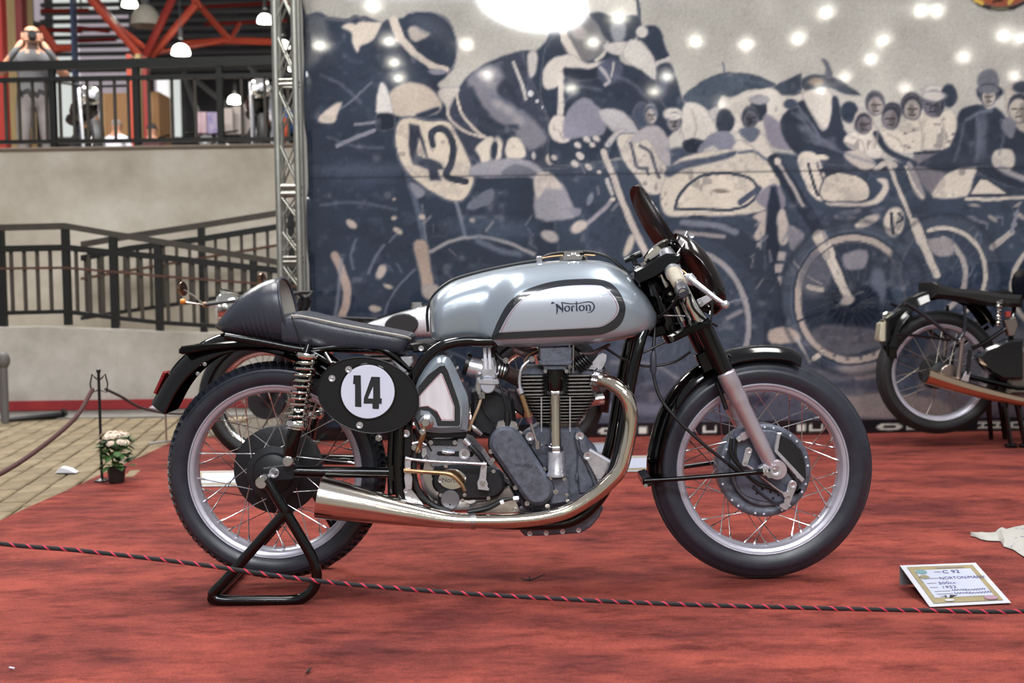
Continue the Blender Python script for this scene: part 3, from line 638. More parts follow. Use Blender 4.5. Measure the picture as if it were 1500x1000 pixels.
# lettering strip along the foot
zt_ = .078
blend(np.clip((zt_ - ZZ) / .004 + .5, 0, 1), (34, 38, 44), (slice(None), slice(None)))
WH = (206, 204, 196)
def foot(x0, z0, x1, z1, col=WH, r=.008):
    cx, cz = (x0 + x1) / 2, (z0 + z1) / 2
    d = np.maximum(np.abs(XX - cx) - (x1 - x0) / 2, np.abs(ZZ - cz) - (z1 - z0) / 2)
    blend(np.clip(-d / .004 + .5, 0, 1), col, (slice(None), slice(None)))
def fx(px): return W(px, 632, YBK).x
def fo(px0, px1, kind):
    a, b = fx(px0), fx(px1); cx = (a + b) / 2; rx = (b - a) / 2
    if kind == 'o':
        d = 1 - np.hypot((XX - cx) / rx, (ZZ - .034) / .021); blend(np.clip(d * 6 + .5, 0, 1), WH, (slice(None), slice(None)))
        d = 1 - np.hypot((XX - cx) / (rx * .55), (ZZ - .034) / .009); blend(np.clip(d * 6 + .5, 0, 1), (60, 62, 66), (slice(None), slice(None)))
    elif kind == 'i': foot(a, .014, b, .056)
    elif kind == 'u': foot(a, .014, a + .012, .056); foot(b - .012, .014, b, .056); foot(a, .014, b, .026)
    elif kind == 'z': foot(a, .044, b, .056); foot(a, .014, b, .026); foot(cx - .008, .02, cx + .008, .05)
for a, b, k_ in ((850, 864, 'i'), (876, 908, 'o'), (936, 948, 'i'), (978, 990, 'z'), (994, 1014, 'o'), (1030, 1050, 'u'), (1086, 1100, 'i'), (1168, 1180, 'i'), (1186, 1206, 'u'), (1284, 1322, 'o'), (1328, 1352, 'u'), (1432, 1448, 'z'), (1452, 1470, 'z'), (1476, 1506, 'o'), (1530, 1550, 'u'), (1570, 1600, 'o')): fo(a, b, k_)
# round emblem at the top right
ell(1466, -12, 46, 27, (34, 30, 28)); ell(1466, -12, 40, 21, (150, 74, 48)); line([(1428, 0), (1438, 4)], 6, (196, 160, 60)); line([(1478, 4), (1484, -4)], 6, (196, 160, 60)); line([(1456, 2), (1468, 0)], 4, (60, 40, 30)); line([(1452, 12), (1476, 12)], 2.5, (120, 120, 80))
# sewn seams, grain, hem
for zz_ in (W(800, 256, YBK).z,):
    blend(np.exp(-((ZZ - zz_) / .006) ** 2) * .45, (34, 38, 48), (slice(None), slice(None))); blend(np.exp(-((ZZ - zz_ - .05) / .03) ** 2) * .10, (150, 150, 160), (slice(None), slice(None)))
rs = np.random.RandomState(2)
lo = rs.rand(24, 40); yi = np.linspace(0, 22.99, NZB); xi = np.linspace(0, 38.99, NXB); y0_ = yi.astype(int); x0_ = xi.astype(int); fy_ = (yi - y0_)[:, None]; fx_ = (xi - x0_)[None]
lov = (lo[y0_][:, x0_] * (1 - fy_) * (1 - fx_) + lo[y0_ + 1][:, x0_] * fy_ * (1 - fx_) + lo[y0_][:, x0_ + 1] * (1 - fy_) * fx_ + lo[y0_ + 1][:, x0_ + 1] * fy_ * fx_) - .5
IMG *= (1 + .14 * lov + .025 * rs.randn(NZB, NXB))[..., None]
# sheet geometry with slight waves, thickness from a back face
def wave(X, Z):
    return .0006 * np.sin(X * 3.1 + .6 * Z) * (.4 + .6 * np.cos(Z * 1.1)) + .0004 * np.sin(Z * 5.2 + X) + .02 * np.exp(-((X - BX0) / .012) ** 2) * np.sin(Z * 9)
YW = YBK + wave(XX, ZZ)
co = np.stack([XX, YW, ZZ], -1).reshape(-1, 3)
idx = np.arange(NZB * NXB).reshape(NZB, NXB)
q = np.stack([idx[:-1, :-1], idx[:-1, 1:], idx[1:, 1:], idx[1:, :-1]], -1).reshape(-1, 4)
me = bpy.data.meshes.new('printed_banner')
me.vertices.add(len(co)); me.vertices.foreach_set('co', co.ravel())
me.loops.add(q.size); me.loops.foreach_set('vertex_index', q.ravel())
me.polygons.add(len(q)); me.polygons.foreach_set('loop_start', np.arange(0, q.size, 4))
me.update(calc_edges=True)
me.polygons.foreach_set('use_smooth', np.ones(len(q), bool))
at = me.color_attributes.new('print', 'FLOAT_COLOR', 'POINT')
_gr = IMG.mean(-1, keepdims=True); IMG = (_gr + (IMG - _gr) * .78); IMG = (IMG - 120) * 1.04 + 109; c_ = np.clip(IMG / 255.0, 0, 1); c_ = np.where(c_ <= .04045, c_ / 12.92, ((c_ + .055) / 1.055) ** 2.4)
at.data.foreach_set('color', np.concatenate([c_, np.ones((NZB, NXB, 1))], -1).ravel())
m = bpy.data.materials.new('glossy_printed_vinyl'); m.use_nodes = True; nt = m.node_tree; b = nt.nodes['Principled BSDF']
ca_ = nt.nodes.new('ShaderNodeVertexColor'); ca_.layer_name = 'print'; nt.links.new(ca_.outputs[0], b.inputs['Base Color'])
b.inputs['Roughness'].default_value = .045; b.inputs['Specular IOR Level'].default_value = .55
me.materials.append(m)
BANNER = thing('printed_banner', 'large glossy banner printed with a blue-grey photograph of racers and crowd', 'banner', (0, YBK, 0))
sh = bpy.data.objects.new('printed_sheet', me); COL.objects.link(sh); sh.parent = BANNER; sh.location = (0, -YBK, 0); ORG['printed_sheet'] = Vector((0, YBK, 0))
g = G(); g.box(((BX0 + BX1) / 2, YBK + .05, 1.52), (BX1 - BX0 - .02, .02, 3.0)); g.build('banner_backing', mat('grey_backing', (120, 120, 118), .8), BANNER)
g = G(); g.tube([(BX0 - .012, YBK + .012, .02), (BX0 - .018, YBK + .012, .8), (BX0 - .010, YBK + .012, 1.5), (BX0 - .02, YBK + .012, 2.3), (BX0 - .012, YBK + .012, 3.04)], .018, 10); g.build('banner_hem', mat('pale_hem', (150, 150, 146), .6), BANNER)
# ================================================================== the racing motorcycle
BIKE = thing('racing_motorcycle', 'silver and black vintage racing motorcycle with number 14 side plate, propped on a black stand', 'motorcycle', (0, 0, 0))
RC = W(406, 688.5, 0); FC = W(1114, 685, 0)

# shared small hardware
_g = G(); _g.lathe([(0, -.55), (.45, -.55), (.55, -.45), (.55, -.3), (1, -.3), (1, 0), (0, 0)], (0, 0, 0), (0, 1, 0), 8)
BOLT_ME = mesh_of(_g, 'bolt', M_STEEL); RIVET_ME = mesh_of(_g, 'rivet', M_WHITE)
_g = G(); _g.lathe([(0, -.75), (.62, -.75), (.8, -.6), (.8, -.35), (1.15, -.35), (1.15, 0), (0, 0)], (0, 0, 0), (0, 1, 0), 6)
NUT_ME = mesh_of(_g, 'nut', M_STEEL, 20)
_g = G(); _g.lathe([(.45, -.35), (.6, -.45), (1, -.45), (1, 0), (0.0, 0), (0, -.1), (.45, -.1)], (0, 0, 0), (0, 1, 0), 14)
WASHER_ME = mesh_of(_g, 'washer', M_ALU)
def bolt(px, py, y, rpx, parent=BIKE, me=None, name='bolt'):
    r = rpx * m_per_px(y)
    return inst(me or BOLT_ME, name, Matrix.Translation(W(px, py, y)) @ Matrix.Diagonal((r, r, r, 1)), parent)
def ptube(pts, y, rpx, name, m, parent=BIKE, n=10, smooth=6):
    """tube through pixels; points (px,py) or (px,py,y); rpx radius in px"""
    q = [(a[0], a[1], a[2] if len(a) > 2 else y) for a in pts]
    rr = rpx if isinstance(rpx, (list, tuple)) else [rpx] * len(q)
    q = [(*p, r) for p, r in zip(q, rr)]
    if smooth and len(q) > 2: q = cr(q, smooth)
    g = G(); g.tube([W(p[0], p[1], p[2]) for p in q], [p[3] * m_per_px(p[2]) for p in q], n)
    return g.build(name, m, parent)
def plate(pts, y0, y1, bev, name, m, parent=BIKE, smooth=0):
    g = G(); g.pslab(pts, y0, y1, bev, smooth); return g.build(name, m, parent)
def circ(cx, cy, rx, ry=None, n=28, rot=0.0):
    ry = ry or rx
    out = []
    for k in range(n):
        a = 2 * pi * k / n; x = rx * cos(a); y = ry * sin(a)
        out.append((cx + x * cos(rot) - y * sin(rot), cy + x * sin(rot) + y * cos(rot)))
    return out
def stadium(x0, y0, x1, y1, r0, r1=None, n=12):
    r1 = r1 or r0
    a = math.atan2(y1 - y0, x1 - x0)
    out = [(x1 + r1 * cos(a - pi / 2 + pi * k / n), y1 + r1 * sin(a - pi / 2 + pi * k / n)) for k in range(n + 1)]
    out += [(x0 + r0 * cos(a + pi / 2 + pi * k / n), y0 + r0 * sin(a + pi / 2 + pi * k / n)) for k in range(n + 1)]
    return out

# ---------------------------------------------------------------- wheels
_g = G()
_g.lathe([(0, 0), (.0016, 0), (.0016, .86), (.0030, .865), (.0033, 1.0), (0, 1.0)], (0, 0, 0), (0, 0, 1), 6)
SPOKE_ME = mesh_of(_g, 'spoke', M_STEEL)
def wheel(kind, C, R, tw, rim_r, nsp, hub_n, hub_f, ang, parent, rim_mat=M_RIM, tread='rib', tyre_mat=M_RUBBER, n=96, spoke_me=None):
    """hub_n/hub_f: (radius, y) of the near and far spoke flange; rim_r outer radius of the rim flange"""
    g = G(); w = tw / 2; b = rim_r - .006
    prof = [(b, -w * .62), (b + .010, -w * .80), (b + (R - b) * .30, -w * .965), (b + (R - b) * .46, -w)]
    prof += [(b + (R - b) * .58, -w * .985), (b + (R - b) * .60, -w * .935), (b + (R - b) * .70, -w * .875)]
    if tread == 'rib':
        prof += [(R - .0165, -w * .72), (R - .0145, -w * .70), (R - .0095, -w * .55)]
        for k in range(-2, 3):
            a = k * w * .19
            z = R - .0105 * (abs(a) / (w * .55)) ** 2
            prof += [(z - .003, a - w * .095), (z, a - w * .08), (z, a + w * .06), (z - .003, a + w * .075)]
        prof += [(R - .0095, w * .55), (R - .0145, w * .70), (R - .0165, w * .72)]
    else:
        prof += [(R - .026, -w * .80), (R - .015, -w * .5), (R - .010, 0), (R - .015, w * .5), (R - .026, w * .80)]
    prof += [(b + (R - b) * .70, w * .875), (b + (R - b) * .46, w), (b + .010, w * .80), (b, w * .62)]
    g.lathe(prof, C, (0, 1, 0), n, closed=True)
    ty = g.build(kind + '_tyre', tyre_mat, parent, 50)
    if tread == 'block':
        g = G(); nb = 84
        for k in range(nb):
            for sx in (-1, 1):
                a0 = 2 * pi * (k + (.5 if sx > 0 else 0)) / nb
                pts = []
                for (yy, da, rr) in ((sx * w * .05, -.024, R), (sx * w * .42, .006, R - .0055), (sx * w * .84, -.014, R - .0225),
                                     (sx * w * .84, .018, R - .0225), (sx * w * .42, .038, R - .0055), (sx * w * .05, .010, R)):
                    pts.append((a0 + da, yy, rr))
                vs = []
                for dr in (0, -.014):
                    for (a, yy, rr) in pts:
                        vs.append(C + Vector(((rr + dr) * cos(a), yy * (1 if dr == 0 else .96), (rr + dr) * sin(a))))
                g.add(vs, [(0, 1, 4, 5), (1, 2, 3, 4)] + [(i, (i + 1) % 6, 6 + (i + 1) % 6, 6 + i) for i in range(6)])
        t = g.build('tread', tyre_mat, ty, 30); t['kind'] = 'stuff'
    g = G(); q = rim_r
    g.lathe([(q, -.033), (q - .0025, -.0358), (q - .0055, -.0350), (q - .0075, -.0310), (q - .0165, -.0285), (q - .0185, -.0260), (q - .0235, -.018), (q - .0235, .018), (q - .0185, .026), (q - .0165, .0285), (q - .0075, .031),
             (q - .0055, .035), (q - .0025, .0358), (q, .033), (q - .005, .026), (q - .015, .012), (q - .015, -.012), (q - .005, -.026)], C, (0, 1, 0), n, closed=True)
    rim = g.build(kind + '_rim', rim_mat, parent, 40)
    for k in range(nsp):
        th = 2 * pi * (k + .5) / nsp
        near = k % 2 == 0; sg = 1 if (k // 2) % 2 == 0 else -1
        hr, hy = hub_n if near else hub_f
        a = th + sg * ang * (1.0 if near else .9)
        p0 = C + Vector((hr * cos(a), hy, hr * sin(a)))
        p1 = C + Vector(((q - .0215) * cos(th), (-.006 if near else .006), (q - .0215) * sin(th)))
        inst(spoke_me or SPOKE_ME, 'spoke', along(p0, p1), rim)
    return ty, rim
RWR = (850 - 688.5) * m_per_px(0); FWR = FC.z
wheel('rear', RC, RWR, .098, .2535, 40, (.074, -.048), (.118, .036), .62, BIKE, tread='block')
ft, fr = wheel('front', FC, FWR, .086, .2500, 40, (.124, -.040), (.118, .040), .55, BIKE)

# raised writing on the front tyre's near sidewall
def text_mesh(s, size=1.0, align='CENTER'):
    cu = bpy.data.curves.new('t', 'FONT'); cu.body = s; cu.size = size; cu.align_x = align; cu.align_y = 'CENTER'; cu.resolution_u = 3
    o = bpy.data.objects.new('t', cu); COL.objects.link(o)
    dg = bpy.context.evaluated_depsgraph_get(); me = o.evaluated_get(dg).to_mesh()
    vs = [tuple(v.co) for v in me.vertices]; fs = [tuple(p.vertices) for p in me.polygons]
    o.evaluated_get(dg).to_mesh_clear()
    bpy.data.objects.remove(o); bpy.data.curves.remove(cu)
    return vs, fs
M_TYRETXT = mat('raised_tyre_letters', (30, 31, 38), .5)
def tyre_text(s, ang, rr, size, y, parent):
    vs, fs = text_mesh(s, size)
    out = []
    for (x, z, _) in vs:
        a = ang - x / rr; r = rr + z
        k = (r - rr) / .02
        out.append(FC + Vector((r * cos(a), y + .004 * k * k, r * sin(a))))
    g = G(); g.add(out, fs); return g.build('tyre_lettering', M_TYRETXT, parent, 0)
tyre_text('3.00-19  R', math.radians(27), FWR - .037, .014, -.0432, ft)
tyre_text('IIIIIIIIIIII', math.radians(173), FWR - .037, .014, -.0432, ft)

# hubs
g = G()
g.lathe([(0, .052), (.122, .052), (.128, .046), (.128, .006), (.118, .002), (.05, 0), (.046, -.03), (.078, -.036), (.078, -.050), (.06, -.054), (.055, -.066), (.035, -.074), (0, -.074)], RC, (0, 1, 0), 48)
rh = g.build('rear_hub', M_CASE2, BIKE)
for k in range(20):
    a = 2 * pi * k / 20
    p = RC + Vector((.071 * cos(a), -.050, .071 * sin(a)))
    inst(RIVET_ME, 'rivet', Matrix.Translation(p) @ Matrix.Diagonal((.0022, .0022, .0022, 1)), rh)
g = G()
g.lathe([(0, .05), (.11, .05), (.124, .044), (.131, .036), (.131, -.030), (.1345, -.036), (.1345, -.046), (.129, -.050), (.118, -.050), (.112, -.046), (0, -.046)], FC, (0, 1, 0), 64)
fh = g.build('front_hub', M_CASE, BIKE)
for k in range(20):
    a = 2 * pi * (k // 2) / 10 + (.10 if k % 2 else -.10) + .2
    p = FC + Vector((.1255 * cos(a), -.050, .1255 * sin(a)))
    inst(RIVET_ME, 'rivet', Matrix.Translation(p) @ Matrix.Diagonal((.0034, .0034, .0034, 1)), fh)
# brake plate with scoop, arms, holes
YB = -.062
bp = plate(circ(1121.5, 685.5, 52, 56, 48), YB, -.045, .004, 'brake_plate', M_CASE)
plate([(1074, 640), (1088, 628), (1110, 622), (1125, 660), (1140, 700), (1165, 722), (1172, 716), (1150, 733), (1112, 733), (1080, 712)], YB - .004, YB + .004, .002, 'brake_plate_rib', mat('cast_rib', (88, 92, 108), .45, metal=.4), bp, 4)
plate([(1145, 637), (1160, 645), (1174, 660), (1180, 680), (1181, 700), (1177, 706), (1139, 664), (1140, 655)], YB - .010, YB, .002, 'air_scoop_opening', M_DARK, bp)
plate([(1139, 634), (1145, 634), (1143, 642), (1140, 660), (1179, 702), (1175, 707), (1134, 661), (1134, 655)], YB - .016, YB, .002, 'air_scoop_lip', M_ALU, bp)
for (a, b) in ((1104, 712), (1108, 722), (1116, 716), (1119, 726), (1128, 720), (1132, 729), (1140, 724)):
    g = G(); g.lathe([(0, -.0050), (.0038, -.0050), (.0038, 0)], W(a, b, YB), (0, 1, 0), 12); g.build('vent_hole', M_DARK, bp)
arm = plate(stadium(1097, 660, 1091, 679, 5.4, 4.4), YB - .016, YB - .009, .0015, 'brake_arm', M_ALU, bp)
bolt(1097, 660, YB - .016, 4, bp, WASHER_ME, 'washer'); bolt(1091.5, 678, YB - .016, 2.4, bp)
ptube([(1093, 681), (1103, 687)], YB - .018, 2.2, 'brake_clevis', M_ALU, bp)
plate(stadium(1161, 710, 1151, 743, 6.6, 4.0), YB - .018, YB - .010, .0015, 'brake_arm', M_ALU, bp)
bolt(1161, 710, YB - .018, 5, bp, WASHER_ME, 'washer'); bolt(1155.5, 727.5, YB - .018, 2.6, bp); bolt(1151, 741.5, YB - .018, 2.6, bp)
ptube([(1114, 697), (1138, 716), (1148, 722)], YB - .02, 1.8, 'brake_rod', M_STEEL, bp)
plate([(1146, 722), (1156, 719), (1158, 726), (1149, 729)], YB - .026, YB - .016, .001, 'brake_clevis', M_ALU, bp)
plate([(1142, 740), (1150, 736), (1153, 744), (1150, 747), (1143, 743)], YB - .026, YB - .016, .001, 'brake_clevis', M_ALU, bp)
ptube([(1071, 642), (1071, 664), (1090, 690), (1108, 706), (1126, 714), (1140, 720)], YB - .008, 2.6, 'brake_cable', M_HOSE, bp)
ptube([(1078, 640), (1079, 672), (1102, 702), (1120, 714)], YB - .010, 2.0, 'brake_cable', M_HOSE, bp)
ptube([(1103, 713), (1122, 728), (1141, 740)], YB - .006, 2.0, 'brake_cable', mat('dark_steel', (70, 72, 80), .35, metal=.8), bp)
ptube([(1138, 671), (1158, 694), (1168, 712), (1164, 720)], YB - .004, 1.8, 'brake_plate_edge', M_SATIN, bp)

# ---------------------------------------------------------------- front fork
FY = .100
AX = [(1022, 463), (1066.5, 553), (1128, 677)]       # near leg axis, pixels at depth -FY
def fpt(t, y=-FY, off=(0, 0)):
    """point on the fork axis; t in px row"""
    a, b = (1022, 463), (1128.5, 678.5)
    k = (t - a[1]) / (b[1] - a[1])
    p = W(a[0] + (b[0] - a[0]) * k + off[0], t + off[1], -FY)
    return Vector((p.x, y, p.z))
def fork_leg(y):
    k = m_per_px(-FY)
    g = G(); g.tube([fpt(538, y), fpt(546, y), fpt(547, y), fpt(566, y), fpt(567.5, y), fpt(582, y), fpt(588, y), fpt(594, y), fpt(640, y), fpt(672, y), fpt(684, y)],
                    [q * k for q in (12, 13.2, 14.2, 14.2, 13.6, 13.8, 13.2, 12.0, 11.5, 10.6, 9.5)], 20)
    c = fpt(687, y, (4, 0))
    g.lathe([(0, -.018), (.026, -.018), (.028, -.015), (.028, .015), (.026, .018), (0, .018)], c, (0, 1, 0), 20)
    s = g.build('fork_slider', mat('fork_slider_alloy', (200, 188, 196), .34, metal=.8, var=.06, vscale=20), BIKE)
    g = G(); g.tube([fpt(470, y), fpt(472, y), fpt(480, y), fpt(482, y), fpt(544, y), fpt(545, y)], [q * k for q in (9, 14.5, 14.5, 13.4, 13.4, 9)], 20)
    g.build('fork_shroud', M_BLACK, BIKE)
    g = G(); g.tube([fpt(366, y), fpt(370, y), fpt(474, y)], [q * k for q in (9, 10.5, 10.5)], 16)
    g.build('fork_stanchion', M_CHROME, BIKE)
    g = G(); g.lathe([(0, -.02), (.018, -.016), (.022, 0), (.022, .012), (0, .012)], fpt(372, y), (fpt(380, y) - fpt(370, y)), 16)
    g.build('fork_cap_nut', M_ALU, BIKE)
    return s
fl = fork_leg(-FY); fork_leg(FY)
bolt(1136, 688.5, -FY - .020, 8.5, fl, WASHER_ME, 'axle_nut'); bolt(1136, 688.5, -FY - .022, 4.5, fl, NUT_ME, 'axle_nut')
plate([(1112, 686), (1119, 680), (1126, 682), (1131, 692), (1125, 697), (1118, 697)], -FY - .018, -FY + .01, .003, 'fender_lug', M_ALU, fl)
bolt(1119, 691.5, -FY - .019, 4.2, fl)
plate([(1079, 645), (1086, 635), (1095, 630), (1100, 640), (1090, 646)], -.088, -.066, .003, 'torque_lug', mat('fork_slider_alloy', (0, 0, 0)), fl)
plate([(1078, 642), (1085, 637), (1088, 644), (1082, 648)], -.092, -.080, .001, 'lug_bolt', M_ALU, fl)
# clamps + steering head
def xz(px, py, y=0.0):
    p = W(px, py, y); return (p.x, p.z)
def slab_c(pts, yr, y0, y1, bev, name, m, parent=BIKE):
    """outline read at depth yr, slab from y0 to y1"""
    g = G(); g.slab([xz(a, b, yr) for a, b in pts], y0, y1, bev); return g.build(name, m, parent)
slab_c([(928, 396), (975, 371), (995, 372), (998, 384), (958, 408), (936, 417), (928, 408)], -.11, -.128, .128, .006, 'top_yoke', M_BLACK)
slab_c([(978, 491), (1010, 473), (1040, 469), (1042, 478), (1010, 489), (984, 500)], -.1, -.130, .130, .006, 'bottom_yoke', M_BLACK)
g = G(); a = W(950, 408, -.02); b = W(990, 498, -.02); g.tube([a, a.lerp(b, .06), a.lerp(b, .94), b], [.027, .031, .031, .027], 20); g.build('steering_head', M_BLACK, BIKE)
ptube([(968, 400, -.05), (1000, 470, -.05)], -.05, 4.2, 'damper_rod', M_CHROME)
ptube([(985, 408, -.06), (1006, 452, -.06)], -.06, 4.5, 'damper_tube', M_STEEL)
for q, (a, b) in enumerate(((972, 428), (976, 440), (983, 448), (978, 424))):
    ptube([(a, b, -.06), (a + 9, b - 4, -.085)], 0, 4, 'clamp_stud', M_SATIN)
g = G(); p = W(934, 393, -.03); ax = W(928, 380, -.03) - p; ax.normalize()
g.lathe([(0, -.006), (.012, -.006), (.012, .010), (.008, .012), (.008, .030), (.011, .034), (.011, .042), (0, .044)], p, ax, 14)
kn = g.build('steering_damper_knob', M_BLACK, BIKE)
ptube([(915, 382), (925, 377), (939, 371)], -.03, [4.2, 4.6, 5.2], 'knob_wing', M_BLACK, kn, 10, 0)
bolt(934, 394, -.045, 5.0, kn, WASHER_ME, 'washer')
# clip-on bars, grips, lever
hb = ptube([(984, 396, -.10), (989, 402, -.16), (996, 418, -.27), (1000, 428, -.345)], 0, [6, 6, 5.6, 5.4], 'handlebar', M_STEEL)
slab_c(circ(985, 394, 11.5, 13), -.1, -.122, -.078, .004, 'bar_clamp', M_ALU, hb)
g = G(); a = W(987, 399, -.15); b = W(996, 416, -.24); pts = [a.lerp(b, k / 27) for k in range(28)]
g.tube(pts, [(.0200 if k % 4 < 2 else .0165) for k in range(28)], 16); g.build('grip_rubber', mat('pale_rubber', (172, 164, 148), .5), hb)
g = G(); a = W(997, 419, -.245); b = W(1000.5, 428.5, -.345); g.tube([a, a.lerp(b, .1), a.lerp(b, .93), b], [.013, .0165, .0165, .013], 16); g.build('grip_end', mat('dark_grip', (44, 44, 54), .45), hb)
g = G(); a = W(986, 398, -.13); b = W(988, 401, -.155); g.tube([a, b], .024, 18); g.build('throttle_drum', M_ALU, hb)
ptube([(1008, 405, -.16), (1016, 412, -.2), (1034, 426, -.24), (1050, 438, -.26), (1061, 445, -.27)], 0, [5.4, 5.0, 4.2, 3.6, 3.2], 'brake_lever', M_ALU, hb, 12)
g = G(); g.ball(W(1062.5, 446, -.27), .0115, 14, 10); g.build('lever_ball', M_ALU, hb)
slab_c([(1000, 402), (1012, 400), (1019, 408), (1014, 418), (1003, 416)], -.16, -.185, -.15, .004, 'lever_perch', M_ALU, hb)
bolt(1010, 409, -.186, 4, hb)
hf = G(); hf.tube([(W(984, 396, -.10).x, .10, W(984, 396, -.1).z), (W(996, 418, -.27).x, .27, W(996, 418, -.27).z), (W(1000, 428, -.345).x, .345, W(1000, 428, -.345).z)], .0125, 12)
hfo = hf.build('handlebar', M_STEEL, BIKE)
g = G(); a = Vector((W(996, 418, -.245).x, .245, W(996, 418, -.245).z)); b = Vector((W(1000.5, 428.5, -.345).x, .345, W(1000.5, 428.5, -.345).z)); g.tube([a, b], .0165, 14); g.build('grip_end', mat('dark_grip', (0, 0, 0)), hfo)
# tachometer
p = W(965, 370, -.02); ax = Vector((-.62, -.20, .75)).normalized()
g = G(); g.lathe([(0, -.020), (.03, -.018), (.046, -.004), (.048, .010), (.044, .014), (.041, .011)], p, ax, 28)
tc = g.build('tachometer', M_CHROME, BIKE)
g = G(); g.lathe([(0, .0105), (.0415, .0105), (.0415, .008)], p, ax, 28); g.build('dial_face', mat('dial', (60, 58, 56), .15, coat=.5), tc)
ptube([(948, 388, -.02), (955, 384, -.04), (966, 381, -.05), (980, 372, -.05)], 0, 2.4, 'tachometer_bracket', M_STEEL, tc)

# fly screen: one curved sheet, swept back at its edges
def sheet(name, cl, wmax, back, m, nu=26, nv=20, thick=.003, yaw=.14):
    """cl: centre line pixels bottom->top at depth 0; half width wmax(u); back(u, s) sweep of the sheet"""
    P = [W(a, b, 0) for a, b in cr(cl, 8)]
    n = len(P); rows = []
    for i in range(nu + 1):
        u = i / nu; k = u * (n - 1); j = min(int(k), n - 2); p = P[j].lerp(P[j + 1], k - j)
        t = (P[min(j + 2, n - 1)] - P[max(j - 1, 0)]).normalized(); nrm = Vector((-t.z, 0, t.x))
        if nrm.x > 0: nrm = -nrm
        w = wmax(u); row = []
        for v in range(nv + 1):
            s = -1 + 2 * v / nv
            row.append(p + Vector((-s * w * yaw, s * w, 0)) + nrm * back(u, s))
        rows.append(row + [q + nrm * thick for q in reversed(row)])
    g = G(); g.rings(rows); return g.build(name, m, BIKE, 60)
scr = sheet('fly_screen', [(994, 368), (979, 346), (964, 322), (951, 298), (942, 280), (936.5, 268.5)], lambda u: .118 * sqrt(max(.004, 1 - max(0, (u - .12) / .88) ** 2.6)), lambda u, s: .016 * s * s, M_PERSPEX)
cow = sheet('number_cowl', [(1046, 462), (1053, 448), (1052, 428), (1042, 400), (1024, 370), (1005, 350), (990, 341)], lambda u: .132 * (max(.0, sin(pi * (u * .9 + .05)))) ** .55 + .003, lambda u, s: .010 * s * s + .030 * abs(s) ** 7,
            mat('dark_brown_shell', (20, 13, 12), .16, spec=.4))
bolt(1013, 345, -.06, 4, cow, WASHER_ME); bolt(1055, 428, -.10, 3.4, cow, WASHER_ME)
slab_c([(1014, 442), (1046, 427), (1050, 434), (1022, 453)], -.1, -.104, -.098, .001, 'cowl_bracket', M_ALU, cow); bolt(1027, 444, -.106, 3.2, cow)
ptube([(983, 356, -.06), (1000, 350, -.03), (1006, 340, 0)], 0, 2.0, 'screen_stay', M_STEEL, cow)
ptube([(989, 377, -.09), (999, 362, -.09), (1006, 347, -.05)], 0, 1.6, 'screen_stay', M_STEEL, cow)
# cables by the head
ptube([(985, 385, -.11), (1002, 398, -.16), (1020, 415, -.18), (1032, 425, -.15)], 0, 1.3, 'cable', M_BRASS, BIKE, 6)
ptube([(994, 430, -.20), (985, 447, -.16), (967, 463, -.10), (958, 470, -.06)], 0, 2.2, 'cable', M_HOSE, BIKE, 8)
ptube([(1010, 430, -.14), (1015, 450, -.14), (1030, 466, -.12), (1050, 477, -.06)], 0, 1.9, 'cable', M_HOSE, BIKE, 8)
ptube([(1044, 440, -.12), (1043, 455, -.12), (1041, 472, -.12)], 0, 1.4, 'cable', M_HOSE, BIKE, 8)
ptube([(960, 462, -.06), (975, 462, -.09), (1004, 463, -.1)], 0, 1.2, 'cable', M_STEEL, BIKE, 6)

# ---------------------------------------------------------------- front fender and stays
def fender(path, C, hw, depth, name, m, parent=BIKE, thick=.0025, lip=None):
    """path: crown line pixels at depth 0, section bends down towards the wheel centre C"""
    P = [W(a, b, 0) for a, b in cr(path, 5)]
    rows = []
    nn = 12
    for p in P:
        nrm = (C - p); nrm.y = 0; nrm.normalize()
        row = []; row2 = []
        for k in range(nn + 1):
            s = -1 + 2 * k / nn
            d = depth * abs(s) ** 2.6
            row.append(p + Vector((0, s * hw * (1 - .06 * abs(s) ** 6), 0)) + nrm * d)
            row2.append(p + Vector((0, s * (hw - thick), 0)) + nrm * (d + thick))
        rows.append(row + row2[::-1])
    g = G(); g.rings(rows); o = g.build(name, m, parent, 60)
    if lip:
        for s in (-1, 1):
            g = G(); g.tube([p + Vector((0, s * hw * .94, 0)) + Vector(((C - p).x, 0, (C - p).z)).normalized() * depth for p in P], lip, 6); g.build('rolled_edge', m, o)
    return o
ff = fender([(1172, 518), (1155, 508.5), (1126, 505), (1095, 506.5), (1062, 513.5), (1029, 529), (999, 551), (972, 587), (955, 632), (947.5, 674), (949, 704)], FC, .058, .036, 'front_fender', M_BLACK, lip=.0028)
g = G(); g.slab([xz(a, b, -.06) for a, b in [(941, 701), (952, 697), (958, 706), (950, 712), (941, 709)]], -.072, .072, .003); fb = g.build('fender_bracket', M_BLACK, ff)
bolt(946, 711, -.074, 3, fb)
ptube([(944, 704, -.07), (1000, 700.5, -.09), (1092, 693, -.112), (1118, 690, -.122)], 0, [3.4, 3.6, 3.6, 4.6], 'fender_stay', M_BLACK, ff)
g = G(); q = [W(*p) for p in ((944, 704, -.07), (1000, 700.5, -.09), (1118, 690, -.122))]; g.tube([Vector((p.x, -p.y, p.z)) for p in q], .0068, 10); g.build('fender_stay', M_BLACK, ff)
slab_c([(1018, 520), (1052, 500), (1062, 530), (1030, 548)], -.08, -.094, -.055, .004, 'fender_mount', M_BLACK, ff)
ptube([(1050, 560, -.082), (1058, 582, -.084), (1064, 600, -.088)], 0, 3.2, 'fender_stay', M_SATIN, ff)

